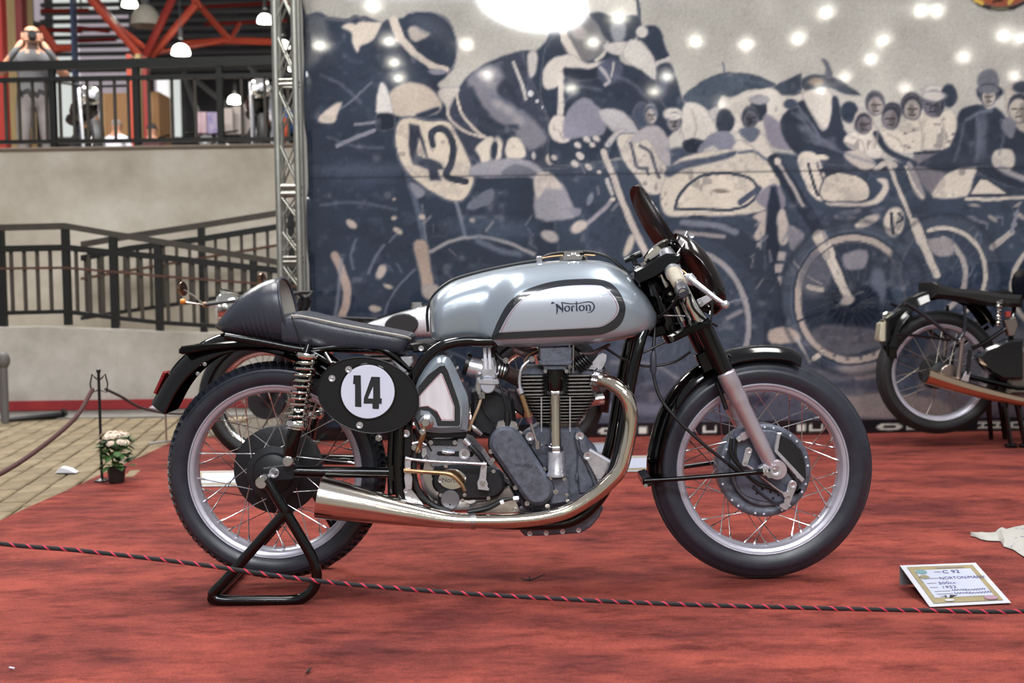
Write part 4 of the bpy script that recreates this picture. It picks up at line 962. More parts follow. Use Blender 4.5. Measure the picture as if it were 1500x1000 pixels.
# ---------------------------------------------------------------- frame
fy = .125
def frame_loop(y):
    pts = [(975, 470, y * .35), (945, 478, y * .6), (900, 482, y * .75), (820, 490, y * .8), (745, 499, y * .9), (708, 500, y), (680, 499.5, y), (650, 506, y), (622, 527, y), (602, 560, y), (590, 600, y), (585, 650, y), (585, 705, y),
           (592, 738, y), (615, 756, y), (680, 764, y), (800, 768, y), (848, 758, y), (884, 722, y), (904, 670, y), (915, 610, y), (926, 550, y), (938, 500, y * .95), (956, 455, y * .6), (962, 440, y * .3)]
    q = cr(pts, 5)
    ref = [W(p[0], p[1], -fy) for p in q]
    g = G(); g.tube([Vector((r.x, p[2], r.z)) for r, p in zip(ref, q)], .0158, 14)
    return g.build('frame_loop', M_BLACK, BIKE)
frame_loop(-fy); frame_loop(fy)
for (a, b) in ((600, 562), (600, 756), (900, 690)):
    p = W(a, b, -fy); g = G(); g.tube([(p.x, -fy, p.z), (p.x, fy, p.z)], .012, 10); g.build('cross_tube', M_BLACK, BIKE)
# second upright beside the seat post, subframe, swing arm
ptube([(575, 630, -.105), (573, 680, -.105), (574, 724, -.105)], 0, 6.2, 'frame_upright', M_BLACK)
sa = ptube([(432, 690, -.112), (470, 691, -.112), (570, 692, -.112)], 0, [9.2, 8.6, 8.0], 'swing_arm', M_BLACK, smooth=0)
g = G(); p = [W(a, b, -.112) for a, b in ((432, 690), (570, 692))]; g.tube([(q.x, .112, q.z) for q in p], .016, 12); g.build('swing_arm', M_BLACK, BIKE)
p = W(577, 692, -.112); g = G(); g.tube([(p.x, -.12, p.z), (p.x, .12, p.z)], .022, 14); g.build('swing_arm_pivot', M_BLACK, BIKE)
plate([(385, 686), (416, 681), (432, 680), (440, 698), (425, 703), (398, 704), (384, 697)], -.120, -.100, .003, 'axle_plate', M_CASE2, sa)
bolt(402, 692, -.121, 7.5, sa, WASHER_ME, 'axle_nut'); bolt(404, 691, -.123, 5, sa, NUT_ME, 'axle_nut')
g = G(); g.tube([(RC.x, -.13, RC.z), (RC.x, .14, RC.z)], .010, 12); g.build('rear_axle', M_STEEL, BIKE)
g = G(); g.tube([(FC.x, -.12, FC.z), (FC.x, .12, FC.z)], .010, 12); g.build('front_axle', M_STEEL, BIKE)
gp = plate([(590, 628), (598, 621), (603, 630), (604, 664), (596, 676), (590, 674)], -.128, -.118, .002, 'frame_gusset', M_SATIN)
bolt(595, 634.5, -.129, 5.6, gp, WASHER_ME, 'washer'); bolt(595, 634.5, -.130, 3.6, gp)
bolt(555, 641, -.12, 4.6, BIKE, NUT_ME, 'pivot_nut')
for (y) in (-.10, .10):
    q = [W(a, b, -.10) for a, b in ((604, 545), (560, 512), (500, 508), (448, 512), (380, 500), (330, 492))]
    g = G(); g.tube(cr([(p.x, y * (1 if i else .9), p.z) for i, p in enumerate(q)], 5), .0105, 10); g.build('subframe_rail', M_BLACK, BIKE)
ptube([(452, 512, -.1), (486, 530, -.1), (540, 545, -.1), (596, 570, -.115)], 0, 5, 'subframe_brace', M_BLACK)

# ---------------------------------------------------------------- rear shocks
def shock(y):
    a0 = W(450, 520, -.135); b0 = W(433, 626, -.135); c0 = W(424.5, 668, -.135)
    a, b, c = (Vector((q.x, y, q.z)) for q in (a0, b0, c0)); d = (b - a).normalized()
    g = G(); g.tube([a, a.lerp(b, .98), b, b + d * .002, c - d * .006, c], [.014, .014, .014, .0205, .0205, .017], 18)
    sh = g.build('rear_shock', M_BLACK, BIKE)
    u = Vector((0, 1, 0)); w = d.cross(u).normalized(); turns = 10.5; n = 190; L = (b - a).length
    pts = [a + d * (.012 + (L - .030) * k / n) + (u * cos(2 * pi * turns * k / n) + w * sin(2 * pi * turns * k / n)) * .0265 for k in range(n + 1)]
    g = G(); g.tube(pts, .0046, 8); g.build('coil_spring', M_CHROME, sh)
    g = G(); g.lathe([(.014, -.006), (.030, -.006), (.032, -.002), (.032, .004), (.028, .010), (.014, .012)], a, d, 24, closed=True); g.build('spring_seat', M_CHROME, sh)
    g = G(); g.lathe([(.014, -.022), (.030, -.020), (.033, -.014), (.033, -.006), (.029, -.002), (.029, .002), (.014, .004)], b, d, 24, closed=True); g.build('spring_seat', M_CHROME, sh)
    e = c + d * .012
    g = G(); g.lathe([(0, -.022), (.012, -.022), (.0155, -.018), (.0155, .018), (.012, .022), (0, .022)], e, (0, 1, 0), 16); g.build('shock_eye', M_STEEL, sh)
    return sh
shock(-.135); shock(.135)
ptube([(447, 521, -.13), (452, 505, -.12)], 0, 5, 'shock_mount', M_BLACK, smooth=0)

# ---------------------------------------------------------------- rear fender
rf = fender([(224, 588), (246, 548.5), (269, 521), (300, 498), (340, 484), (380, 482), (430, 492), (480, 515), (520, 548), (548, 590)], RC, .072, .058, 'rear_fender', M_BLACK, lip=.003)
sp = [(262, 512), (266, 507), (300, 503), (350, 499), (400, 500), (440, 510), (440, 516), (400, 508), (350, 508), (300, 513), (268, 519), (262, 517)]
slab_c(sp, -.07, -.075, .075, .004, 'seat_pan_tail', M_BLACK, rf)
slab_c([(229, 574), (243, 543), (247, 545), (233, 576)], 0, -.030, .030, .002, 'reflector', mat('red_reflector', (120, 28, 30), .25), rf)
for (a, b, y) in ((433, 513, -.08), (452, 516, -.09), (300, 533, -.076), (290, 547, -.075)):
    bolt(a, b, y, 3.2, rf)

# ---------------------------------------------------------------- seat
def sstep_(a, b, x):
    t = min(1, max(0, (x - a) / (b - a))); return t * t * (3 - 2 * t)
def loft(tops, bots, hws, name, m, parent, yt, yb, flat=2.6, n=22, sub=6, cap1=True, pinch=.93, crease=None):
    """rings run from a bottom outline to a top outline; tops/bots pixel paths of equal length"""
    T = cr([(*t, h) for t, h in zip(tops, hws)], sub); B = cr(bots, sub)
    R = []
    for t, b in zip(T, B):
        pt = W(t[0], t[1], yt); pb = W(b[0], b[1], yb); hw = t[2]
        pt.y = 0; pb.y = 0
        c = (pt + pb) / 2; h = (pt - pb) / 2
        ring = []
        for k in range(n):
            a = 2 * pi * k / n
            ca, sa_ = cos(a), sin(a)
            e = 2 / flat
            yy = math.copysign(abs(ca) ** e, ca); zz = math.copysign(abs(sa_) ** e, sa_)
            wv = hw * (1 if zz > -.2 else pinch + (1 - pinch) * (1 + zz) / .8)
            if crease and zz < .1: wv += crease(t[0]) * (.1 - zz)
            ring.append(c + h * zz + Vector((0, yy * wv, 0)))
        R.append(ring)
    g = G(); g.rings(R, cap1=cap1); return g.build(name, m, parent, 50), R
pad, _ = loft([(414, 460), (440, 456), (470, 463), (500, 470), (550, 479.5), (585, 486), (600, 490), (603, 494)],
              [(414, 508), (440, 511.5), (470, 515.5), (500, 518.5), (550, 521), (580, 522), (588, 521), (591, 515)],
              [.109, .113, .115, .115, .115, .110, .100, .088], 'seat_pad', M_LEATHER, BIKE, -.085, -.10, flat=4.2, n=36)
hump, HR = loft([(312, 478), (325, 462), (352, 433), (380, 414.5), (400, 407.5), (410, 407)],
                [(316, 487), (334, 495), (362, 499.5), (390, 504.5), (412, 508), (428, 511)],
                [.022, .062, .094, .107, .110, .110], 'tail_hump', M_LEATHER, BIKE, -.03, -.08, flat=2.5, n=48, cap1=False, sub=16, crease=lambda x: .0035 * sin(x * .86) * sstep_(338, 352, x) * (1 - sstep_(384, 396, x)))
# backrest face: dished hump front, black vinyl's sheen painted in as grey
last = HR[-1]; c = sum(last, Vector()) / len(last)
R = [last]
for s, dx in ((.9, -.006), (.7, -.018), (.4, -.028), (.02, -.032)):
    R.append([c + (p - c) * s + Vector((dx, 0, 0)) for p in last])
g = G(); g.rings(R, cap0=False); g.build('backrest_face', mat('sheen_grey_vinyl', (132, 128, 122), .34, bump=.2, bscale=400), hump, 60)
g = G(); g.tube([p + Vector((.001, 0, 0)) for p in last], .0042, 8, closed=True); g.build('piping', M_LEATHER, hump)
g = G(); g.tube([W(a, b, y) for a, b, y in cr([(427, 462, -.112), (450, 464.5, -.116), (500, 475, -.119), (550, 484.5, -.119), (590, 492, -.112), (601, 496, -.098)], 5)], .0036, 6); g.build('piping', mat('pale_piping', (150, 146, 138), .4), pad)
g = G(); g.tube([W(a, b, y) for a, b, y in cr([(427, 463, -.111), (432, 478, -.114), (438, 497, -.113), (441, 510, -.108)], 5)], .0016, 6); g.build('seam', M_DARK, pad)

# ---------------------------------------------------------------- number plate
NPY = -.165
npl = plate(circ(539, 579, 75.5, 55.5, 56, math.radians(13)), NPY, NPY + .006, .002, 'number_plate', mat('black_textured_plate', (11, 11, 12), .55, spec=.3, bump=.3, bscale=500))
g = G(); g.tube([W(a, b, NPY - .001) for a, b in circ(539, 579, 74.5, 54.5, 56, math.radians(13))], .0018, 6, closed=True); g.build('plate_beading', M_SATIN, npl)
plate(circ(538.7, 573.8, 42, 42, 40), NPY - .0022, NPY, .0008, 'black_ring', M_BLACK, npl)
plate(circ(538.7, 573.5, 39.3, 39.3, 40), NPY - .0036, NPY - .002, .0006, 'white_disc', mat('white_disc_paint', (202, 204, 220), .45), npl)
plate([(518, 549.5), (528.5, 549.5), (529.5, 596), (520, 595.5), (520, 563), (517, 562)], NPY - .0044, NPY - .0034, 0, 'digit_one', M_NAVY, npl)
four = [(544, 551.5), (556.5, 552), (557, 583), (559.5, 583.5), (559, 591.5), (555.5, 591), (555, 599), (545.5, 598.5), (545.5, 591), (532.5, 591), (533, 583)]
plate(four, NPY - .0044, NPY - .0034, 0, 'digit_four', M_NAVY, npl)
plate([(546.5, 566), (546.5, 583.5), (539, 583.2)], NPY - .0050, NPY - .0042, 0, 'digit_gap', mat('white_disc_paint', (0, 0, 0)), npl)
for (a, b) in ((486.5, 554), (511, 541), (527, 622.5)):
    bolt(a, b, NPY, 5, npl, WASHER_ME, 'washer'); bolt(a, b, NPY - .001, 3.4, npl)
for (a, b, y1) in ((500, 540, -.1), (580, 560, -.125)):
    p = W(a, b, NPY); g = G(); g.tube([(p.x, NPY + .003, p.z), (p.x, y1, p.z)], .006, 8); g.build('plate_spacer', M_STEEL, npl)
ptube([(477, 517, -.12), (486, 532, -.145)], 0, 2.6, 'plate_bracket', M_STEEL, npl, smooth=0)

# ---------------------------------------------------------------- tank
TT = [(625, 462), (627, 448), (634, 435), (648, 421.5), (669, 409.5), (707, 398.5), (749, 389.5), (787, 384), (827, 380.5), (867, 380.5), (891, 384), (915, 396), (931, 411.5), (947, 433.5), (960, 454.5), (966, 466)]
TB = [(625, 480), (629, 496), (636, 502), (648, 501), (675, 496.5), (701, 497.5), (716, 502.5), (730, 507), (760, 508), (813, 507), (867, 502.5), (907, 498), (947, 488), (960, 482.5), (966, 476)]
_tt = np.array([(W(a, b, -.02).x, W(a, b, -.02).z) for a, b in cr(TT, 6)]); _tb = np.array([(W(a, b, -.13).x, W(a, b, -.13).z) for a, b in cr(TB, 6)])
_tt = _tt[np.argsort(_tt[:, 0])]; _tb = _tb[np.argsort(_tb[:, 0])]
TX0 = max(_tt[0, 0], _tb[0, 0]) + .0005; TX1 = min(_tt[-1, 0], _tb[-1, 0]) - .0005
def t_top(x): return float(np.interp(x, _tt[:, 0], _tt[:, 1]))
def t_bot(x): return float(np.interp(x, _tb[:, 0], _tb[:, 1]))
def sstep(a, b, x):
    t = min(1, max(0, (x - a) / (b - a))); return t * t * (3 - 2 * t)
def tank_hw(x, z):
    zt, zb = t_top(x), t_bot(x)
    s = min(1, max(0, (z - zb) / max(1e-5, zt - zb)))
    X = 750 + (x / m_per_px(-.1))
    e0 = min(1, max(0, (x - TX0) / .045)); e1 = min(1, max(0, (TX1 - x) / .09))
    end = (1 - (1 - e0) ** 2.4) ** .5 * (.50 + .5 * (1 - (1 - e1) ** 2.2) ** .6)
    xs = 702 + 36 * s
    w = .112 + .050 * sstep(xs - 12, xs + 34, X)
    w -= .014 * sstep(860, 950, X)
    k = .42
    if s > k: sh = max(0, 1 - ((s - k) / (1 - k)) ** 2.5) ** .5
    else: sh = 1 - .10 * ((k - s) / k) ** 2 - .10 * max(0, 1 - s / .10) ** 2
    return w * end * sh
NXT, NZT = 64, 26
R = []
for i in range(NXT + 1):
    t = i / NXT; x = TX0 + (TX1 - TX0) * (.5 - .5 * cos(pi * t)) ** 1.0
    zt, zb = t_top(x), t_bot(x)
    near = []
    for k in range(NZT + 1):
        s = sin(pi / 2 * k / NZT) ** 1.0 if k < NZT else 1.0
        z = zb + (zt - zb) * s
        near.append((x, z, tank_hw(x, z)))
    R.append([Vector((a, -h, b)) for a, b, h in near] + [Vector((a, h, b)) for a, b, h in reversed(near[:-1])])
g = G(); g.rings(R); TANK = g.build('fuel_tank', M_SILVER, BIKE, 70)
def tank_pt(px, py, lift=.0012):
    y = -.13
    for _ in range(8):
        p = W(px, py, y); y = -tank_hw(p.x, p.z)
    p = W(px, py, y); return Vector((p.x, p.y - lift, p.z))
# badge panel
BO = [(718, 497.5), (730.7, 467), (745, 443.5), (765, 427), (787, 418), (813, 411.5), (840, 408.8), (872, 408.4), (891, 412.7), (904, 423), (913, 438), (916.3, 452.7), (912, 470), (901, 482), (883, 489), (867, 491)]
BI = [(730.7, 487), (744, 462), (760, 442.5), (781, 430), (808, 422), (840, 418), (872, 417.7), (885, 420.7), (898.7, 432.7), (906, 446), (906, 456.7), (898.7, 467.5), (883, 477.5), (867, 480)]
def closed_line(pts, corner, n):
    """dense loop with a sharp corner at index 0 (and along the straight last side)"""
    body = cr(pts, 10)
    body += [(pts[-1][0] + (pts[0][0] - pts[-1][0]) * k / 24, pts[-1][1] + (pts[0][1] - pts[-1][1]) * k / 24) for k in range(1, 24)]
    d = [0]
    for i in range(1, len(body)): d.append(d[-1] + math.dist(body[i], body[i - 1]))
    d.append(d[-1] + math.dist(body[-1], body[0]))
    bx = [p[0] for p in body] + [body[0][0]]; by = [p[1] for p in body] + [body[0][1]]
    return [(float(np.interp(d[-1] * k / n, d, bx)), float(np.interp(d[-1] * k / n, d, by))) for k in range(n)]
NB = 160
bo, bi = closed_line(BO, 0, NB), closed_line(BI, 0, NB)
def ring_patch(loops, lifts, name, m, parent, fill=False):
    R = [[tank_pt(a, b, l) for a, b in lp] for lp, l in zip(loops, lifts)]
    g = G(); g.rings(R, cap0=False, cap1=fill); return g.build(name, m, parent, 70)
def mixl(a, b, t): return [(p[0] + (q[0] - p[0]) * t, p[1] + (q[1] - p[1]) * t) for p, q in zip(a, b)]
cen = (825, 455)
def scl(lp, s): return [(cen[0] + (p[0] - cen[0]) * s, cen[1] + (p[1] - cen[1]) * s) for p in lp]
ring_patch([mixl(bo, bi, t) for t in (0, .25, .5, .75, 1)], [.0012] * 5, 'badge_border', M_NAVY, TANK)
ring_patch([bi] + [scl(bi, s) for s in (.97, .9, .78, .62, .45, .28, .12, .01)], [.0012] * 9, 'badge_panel', M_PANEL, TANK)
ring_patch([scl(bi, .972), scl(bi, .962)], [.0017, .0017], 'badge_pinstripe', M_RED, TANK)
# tank lettering, drawn stroke by stroke
def stroke(pts, w, sub=6):
    P = cr([(*p, q) for p, q in zip(pts, w if isinstance(w, (list, tuple)) else [w] * len(pts))], sub) if len(pts) > 2 else [(*pts[0], w[0] if isinstance(w, (list, tuple)) else w), (*pts[1], w[1] if isinstance(w, (list, tuple)) else w)]
    if len(pts) == 2: P = [tuple(P[0][i] + (P[1][i] - P[0][i]) * k / 6 for i in range(3)) for k in range(7)]
    L = []; Rr = []
    for i, p in enumerate(P):
        a = P[max(i - 1, 0)]; b = P[min(i + 1, len(P) - 1)]
        dx, dy = b[0] - a[0], b[1] - a[1]; l = math.hypot(dx, dy) or 1
        nx, ny = -dy / l * p[2] / 2, dx / l * p[2] / 2
        L.append((p[0] + nx, p[1] + ny)); Rr.append((p[0] - nx, p[1] - ny))
    return L, Rr
g = G()
def put(pts, w, sub=6, lift=.0018):
    L, Rr = stroke(pts, w, sub)
    q = lambda p: tank_pt(795 + p[0] * .06, 430 + p[1] * .06, lift)
    g.rings([[q(p) for p in L], [q(p) for p in Rr]], close_ring=False)
put([(215, 255), (235, 220), (262, 225), (300, 240)], [30, 50, 36, 10])
put([(335, 250), (348, 340), (352, 420), (330, 515)], [50, 40, 40, 6])
put([(330, 260), (400, 325), (480, 400)], [50, 60, 40])
put([(470, 225), (484, 300), (486, 400), (476, 470)], [34, 34, 38, 8])
put([(440, 222), (480, 215), (560, 232), (680, 247), (800, 243), (900, 235), (1000, 212), (1100, 198), (1170, 205), (1225, 240), (1258, 310), (1240, 375), (1200, 430), (1140, 460), (1070, 462)], [10, 26, 28, 24, 22, 22, 24, 26, 30, 32, 36, 32, 26, 16, 6])
put([(600, 300), (550, 330), (540, 370), (560, 415), (605, 430), (645, 400), (652, 350), (630, 310), (600, 300)], [22, 32, 40, 34, 22, 32, 40, 34, 22])
put([(700, 300), (712, 360), (712, 425)], [22, 42, 42]); put([(695, 425), (745, 428)], 14)
put([(715, 330), (740, 300), (775, 325)], [14, 26, 28])
put([(822, 190), (826, 300), (830, 415)], [34, 36, 40]); put([(815, 420), (862, 425)], 14)
put([(955, 285), (905, 310), (893, 350), (910, 400), (955, 415), (1000, 385), (1008, 335), (988, 298), (955, 285)], [22, 32, 40, 34, 22, 32, 40, 34, 22])
put([(1055, 275), (1068, 340), (1072, 410)], [20, 40, 40]); put([(1075, 300), (1120, 280), (1155, 310), (1158, 405)], [14, 26, 34, 38])
put([(1050, 412), (1095, 414)], 12); put([(1135, 412), (1185, 412)], 12)
g.build('tank_lettering', mat('dark_blue_lettering', (30, 40, 62), .3, coat=.6), TANK, 0)
# strap, filler cap, breather
st = [(627, 486), (625.5, 462), (628, 447), (635, 433), (648, 420), (669, 408), (707, 397), (749, 388), (785, 382)]
g = G(); q = cr(st, 5); g.tube([W(a, b, 0) + Vector((0, 0, .001)) for a, b in q], .0042, 8); g.build('tank_strap', M_HOSE, TANK)
ptube([(790, 381, 0), (805, 373, 0), (830, 369.5, 0), (862, 369, 0), (890, 376, 0), (908, 389, 0), (918, 398, 0)], 0, 2.6, 'breather_hose', M_HOSE, TANK)
ptube([(790, 379, -.01), (812, 375, -.01), (845, 373, -.01), (872, 374, -.01)], 0, 1.2, 'wire', M_BRASS, TANK)
g = G(); p = W(840, 379, 0); g.lathe([(0, .022), (.026, .021), (.032, .017), (.034, .010), (.040, .006), (.040, -.004), (0, -.004)], p, (0, 0, 1), 28); g.build('filler_cap', M_CHROME, TANK)
g = G(); p = W(790, 386, -.01); g.lathe([(0, .022), (.007, .022), (.0095, .018), (.0095, 0), (0, 0)], p, (0, 0, 1), 8); g.build('breather_valve', M_ALU, TANK, 20)
g = G(); g.slab([xz(a, b, 0) for a, b in [(960, 472), (972, 478), (974, 488), (955, 494), (946, 490)]], -.05, .05, .004); g.build('tank_mount', M_BLACK, TANK)
g = G(); g.slab([xz(a, b, -.1) for a, b in [(600, 503), (622, 500), (640, 506), (640, 514), (606, 516)]], -.11, .11, .004); g.build('tank_mount', M_SATIN, TANK)
bolt(617, 510, -.112, 4, TANK, WASHER_ME, 'washer'); ptube([(594, 509, -.08), (606, 509, -.09)], 0, 4.5, 'rubber_stop', M_HOSE, TANK, smooth=0)
# ================================================================== engine, gearbox, exhaust (parts of the racing motorcycle)
# crankcase
cc = plate([(768, 640), (790, 626), (846, 626), (856, 640), (876, 662), (890, 690), (893, 712), (884, 738), (860, 752), (800, 756), (766, 745), (752, 715), (752, 670)], -.075, .085, .014, 'crankcase', M_CASE)
plate([(843, 632), (850, 630), (856, 636), (862, 652), (868, 664), (872, 680), (880, 700), (884, 720), (874, 728), (866, 700), (858, 682), (846, 660), (841, 642)], -.090, -.06, .004, 'crankcase_web', M_CASE, cc)
bolt(849, 638.5, -.092, 6.2, cc, WASHER_ME, 'washer'); bolt(849, 638.5, -.094, 3.0, cc)
plate([(844, 640), (852, 646), (866, 690), (878, 712), (864, 726), (846, 726), (842, 690)], -.082, -.06, .010, 'crankcase_bulge', M_CASE, cc)
plate([(843, 693), (848, 693), (846, 705), (843, 704)], -.088, -.08, .002, 'crankcase_boss', M_CASE, cc)
# sump with four bolts
su = plate([(759, 768), (762, 778), (769, 785), (790, 785), (850, 781), (866, 772), (878, 757), (884, 745), (870, 740), (780, 752), (762, 758)], -.085, .085, .005, 'sump', M_CASE)
for (a, b) in ((776, 781), (800, 780), (824, 778), (847.5, 776)):
    bolt(a, b, -.086, 3.8, su, WASHER_ME, 'washer'); bolt(a, b, -.088, 2, su)
# front engine plate, bright
ep = plate([(857, 664), (864, 660.5), (868, 661), (896.5, 678), (895, 681), (878.5, 705.5), (875.5, 704), (857.5, 671)], -.104, -.096, .002, 'engine_plate', M_ALU)
g = G(); g.slab([xz(a, b, -.104) for a, b in [(862, 659.5), (866, 658.5), (897, 676.5), (896, 680)]], -.106, -.07, .001); g.build('plate_flange', M_WHITE, ep)
bolt(860.5, 667.5, -.105, 6, ep, WASHER_ME, 'washer'); bolt(860.5, 667.5, -.107, 2.8, ep)
plate([(846, 640), (856, 646), (866, 664), (860, 672), (850, 660)], -.1, -.085, .003, 'engine_bracket', M_CASE, cc)
bolt(893, 688, -.11, 4, ep); bolt(878, 705, -.11, 4, ep)
bolt(776.5, 639, -.088, 6.5, cc, WASHER_ME, 'washer'); bolt(776.5, 639, -.09, 3.2, cc)
plate([(768, 632), (782, 630), (786, 642), (780, 652), (768, 648)], -.088, -.06, .003, 'crankcase_lug', M_CASE, cc)
# barrel and head fins, each fin a slab of its own
cyl = G(); p = W(820, 600, -.02)
CX = W(820, 600, 0).x
def zpx(py, y=-.09): return W(815, py, y).z
cyl.lathe([(.046, zpx(635) - .002), (.046, zpx(545))], (CX, 0, 0), (0, 0, 1), 28)
cyl.lathe([(.056, zpx(636)), (.056, zpx(622)), (.048, zpx(620))], (CX, 0, 0), (0, 0, 1), 28)
cyo = cyl.build('cylinder_barrel', mat('barrel_iron', (120, 116, 112), .5, metal=.7, var=.2), BIKE)
def fin(x0, x1, py, hy, name, parent, th=.0022, rnd=.03):
    a = W(x0, py, -hy).x; b = W(x1, py, -hy).x; z = zpx(py)
    out = []
    for (cx_, cy_, a0) in ((b - rnd, hy - rnd, 0), (a + rnd, hy - rnd, pi / 2), (a + rnd, -hy + rnd, pi), (b - rnd, -hy + rnd, 1.5 * pi)):
        for k in range(5):
            t = a0 + pi / 2 * k / 4; out.append((cx_ + rnd * cos(t), cy_ + rnd * sin(t)))
    n = len(out); g = G()
    g.rings([[Vector((x * (1 - .0) , y, z + dz)) for x, y in out] for dz in (-th / 2, th / 2)])
    return g.build('fin', M_FIN, parent, 30)
for k in range(9):
    py = 580.5 + k * 4.75; t = k / 8
    fin(767 + 19 * t ** 1.3, 876 - 24 * t ** 1.2, py, .105 - .02 * t, 'fin', cyo, .0026)
hd = G(); hd.box((CX, 0, (zpx(578) + zpx(545)) / 2), (.155, .15, zpx(545) - zpx(578))); head = hd.build('cylinder_head', M_CASE2, BIKE)
for k in range(6):
    py = 550 + k * 5.3
    fin(758 + (2 if k < 3 else 0) + k * .8, 798.5, py, .105, 'fin', head, .0042, .012)
    fin(829, 874 - k * .4, py, .105, 'fin', head, .0042, .012)
for x in (793, 835):
    ptube([(x, 581, -.107), (x, 632, -.107)], 0, 1.3, 'head_stud', M_ALU, head, 8, 0)
plate([(765, 543), (770, 538), (800, 540), (800, 549), (760, 549)], -.09, .08, .003, 'head_top', M_CASE, head)
plate([(829, 549), (829, 541), (870, 541), (876, 546), (876, 549)], -.09, .08, .003, 'head_top', M_CASE, head)
ptube([(742, 546, -.02), (762, 556, -.02), (775, 562, -.02)], 0, [11, 12, 14], 'inlet_port', mat('copper_tint_alloy', (136, 116, 108), .35, metal=.8), head)
# cambox
cb = plate([(790.5, 508), (837.5, 508), (837.5, 526), (834, 529.5), (794, 529.5), (790.5, 526)], -.125, .10, .003, 'cambox', M_CASE)
plate([(788.5, 528), (838.5, 528), (838, 532), (832, 535), (795, 535), (789, 532)], -.130, .10, .002, 'cambox_flange', M_CASE, cb)
plate([(795.5, 534), (831, 534), (830, 543), (797, 543)], -.122, .05, .003, 'cambox_neck', M_CASE, cb)
for (a, b) in ((799, 543.5), (830, 543.5)): bolt(a, b, -.124, 3, cb)
for x in (840, 834): ptube([(x, 505, -.12), (x - .5, 546, -.118)], 0, 1.2, 'cambox_bolt', M_STEEL, cb, 6, 0)
# bevel drive tower
TY = -.118
g = G()
def vz(py): return W(813, py, TY).z
TXC = W(813.5, 600, TY).x; k = m_per_px(TY)
def tower(prof, name, m, parent, n=24):
    g = G(); g.lathe([(r * k, vz(py)) for r, py in prof], (TXC, TY, 0), (0, 0, 1), n); return g.build(name, m, parent)
tw = tower([(8.2, 575), (8.2, 658)], 'bevel_drive_tube', M_CHROME, BIKE)
tower([(0, 540), (12.6, 540), (12.6, 569), (11, 572), (0, 572)], 'tower_sleeve', M_BLACK, tw)
tower([(0, 571.5), (11, 571.5), (11.8, 573), (11.8, 576.5), (10, 578), (0, 578)], 'union_nut', M_STEEL, tw, 6)
tower([(0, 653), (10, 653), (10.8, 655), (10.8, 660), (9.6, 662), (0, 662)], 'union_nut', M_STEEL, tw, 6)
tower([(0, 661.5), (12.4, 661.5), (12.8, 664), (12.8, 690), (14, 692), (14, 697), (0, 697)], 'tower_foot', M_ALU, tw)
# timing cover with upside-down embossed name
tcv = plate(stadium(741.5, 649, 787.5, 717, 24.5, 23.5), -.132, -.07, .010, 'timing_cover', M_CASE)
plate(stadium(741.5, 649, 787.5, 717, 27, 26.2), -.10, -.06, .003, 'timing_cover_flange', M_CASE2, tcv)
vs, fs = text_mesh('Norton', 1.0)
c0 = W(766.5, 682, -.1335); k0 = 8.6 * m_per_px(-.13)
g = G(); an = math.radians(176)
g.add([c0 + Vector((k0 * (x * cos(an) - z * sin(an)), 0, k0 * (x * sin(an) + z * cos(an)))) for x, z, _ in vs], fs); g.build('embossed_lettering', mat('dark_emboss', (46, 48, 60), .6), tcv, 0)
for (a, b) in ((762, 634), (719, 661), (721.5, 673.5), (797, 687), (755, 714), (772, 737), (802, 741)):
    bolt(a, b, -.104, 3.6, tcv)
# oil pump cover
oc = plate([(803, 697), (812, 700), (829, 698.5), (833, 704), (833.5, 729), (829, 736), (808, 739), (806, 733), (810, 722), (811, 714)], -.118, -.07, .004, 'oil_pump_cover', M_CASE)
for (a, b, r) in ((806, 701, 2.8), (826.7, 701.6, 2.8), (814, 720, 4), (830.4, 724.3, 2.8), (831.5, 733, 2.8), (805, 701, 2.2)): bolt(a, b, -.119, r, oc)
plate([(812, 686), (816.5, 690), (815, 697), (802, 693), (800, 686)], -.126, -.09, .002, 'oil_line_block', M_CASE2, oc)
# small dark boss and oil union
ptube([(784, 651.5, -.12), (803, 652, -.10)], 0, 1.6, 'oil_union', M_STEEL, cc, 8, 0)
ol = ptube([(781, 524, -.11), (770, 532, -.12), (763.5, 541, -.125), (761, 556, -.125), (762, 570, -.125)], 0, 2.4, 'oil_line', M_ALU, BIKE)
ptube([(760, 568, -.126), (764, 576, -.126)], 0, 5, 'line_union', M_ALU, ol, 10, 0)
ptube([(764, 578, -.126), (775, 611, -.126)], 0, 4.4, 'line_sleeve', M_BRASS, ol, 10, 0)
ptube([(774, 610, -.126), (777, 619, -.126)], 0, 4.6, 'line_collar', mat('maroon_collar', (96, 52, 60), .4), ol, 10, 0)
ptube([(777, 618, -.126), (783, 638, -.126), (787, 650, -.126)], 0, 2.1, 'oil_line_lower', M_STEEL, ol)
ptube([(787, 645, -.126), (787.5, 657, -.126)], 0, 4, 'line_union', M_STEEL, ol, 8, 0)
bolt(779, 526, -.12, 4, ol, NUT_ME, 'union_nut'); 
ptube([(788, 513, -.1), (775, 520, -.1), (768, 530, -.1), (770, 540, -.1)], 0, 1.3, 'wire', M_BRASS, BIKE, 6)
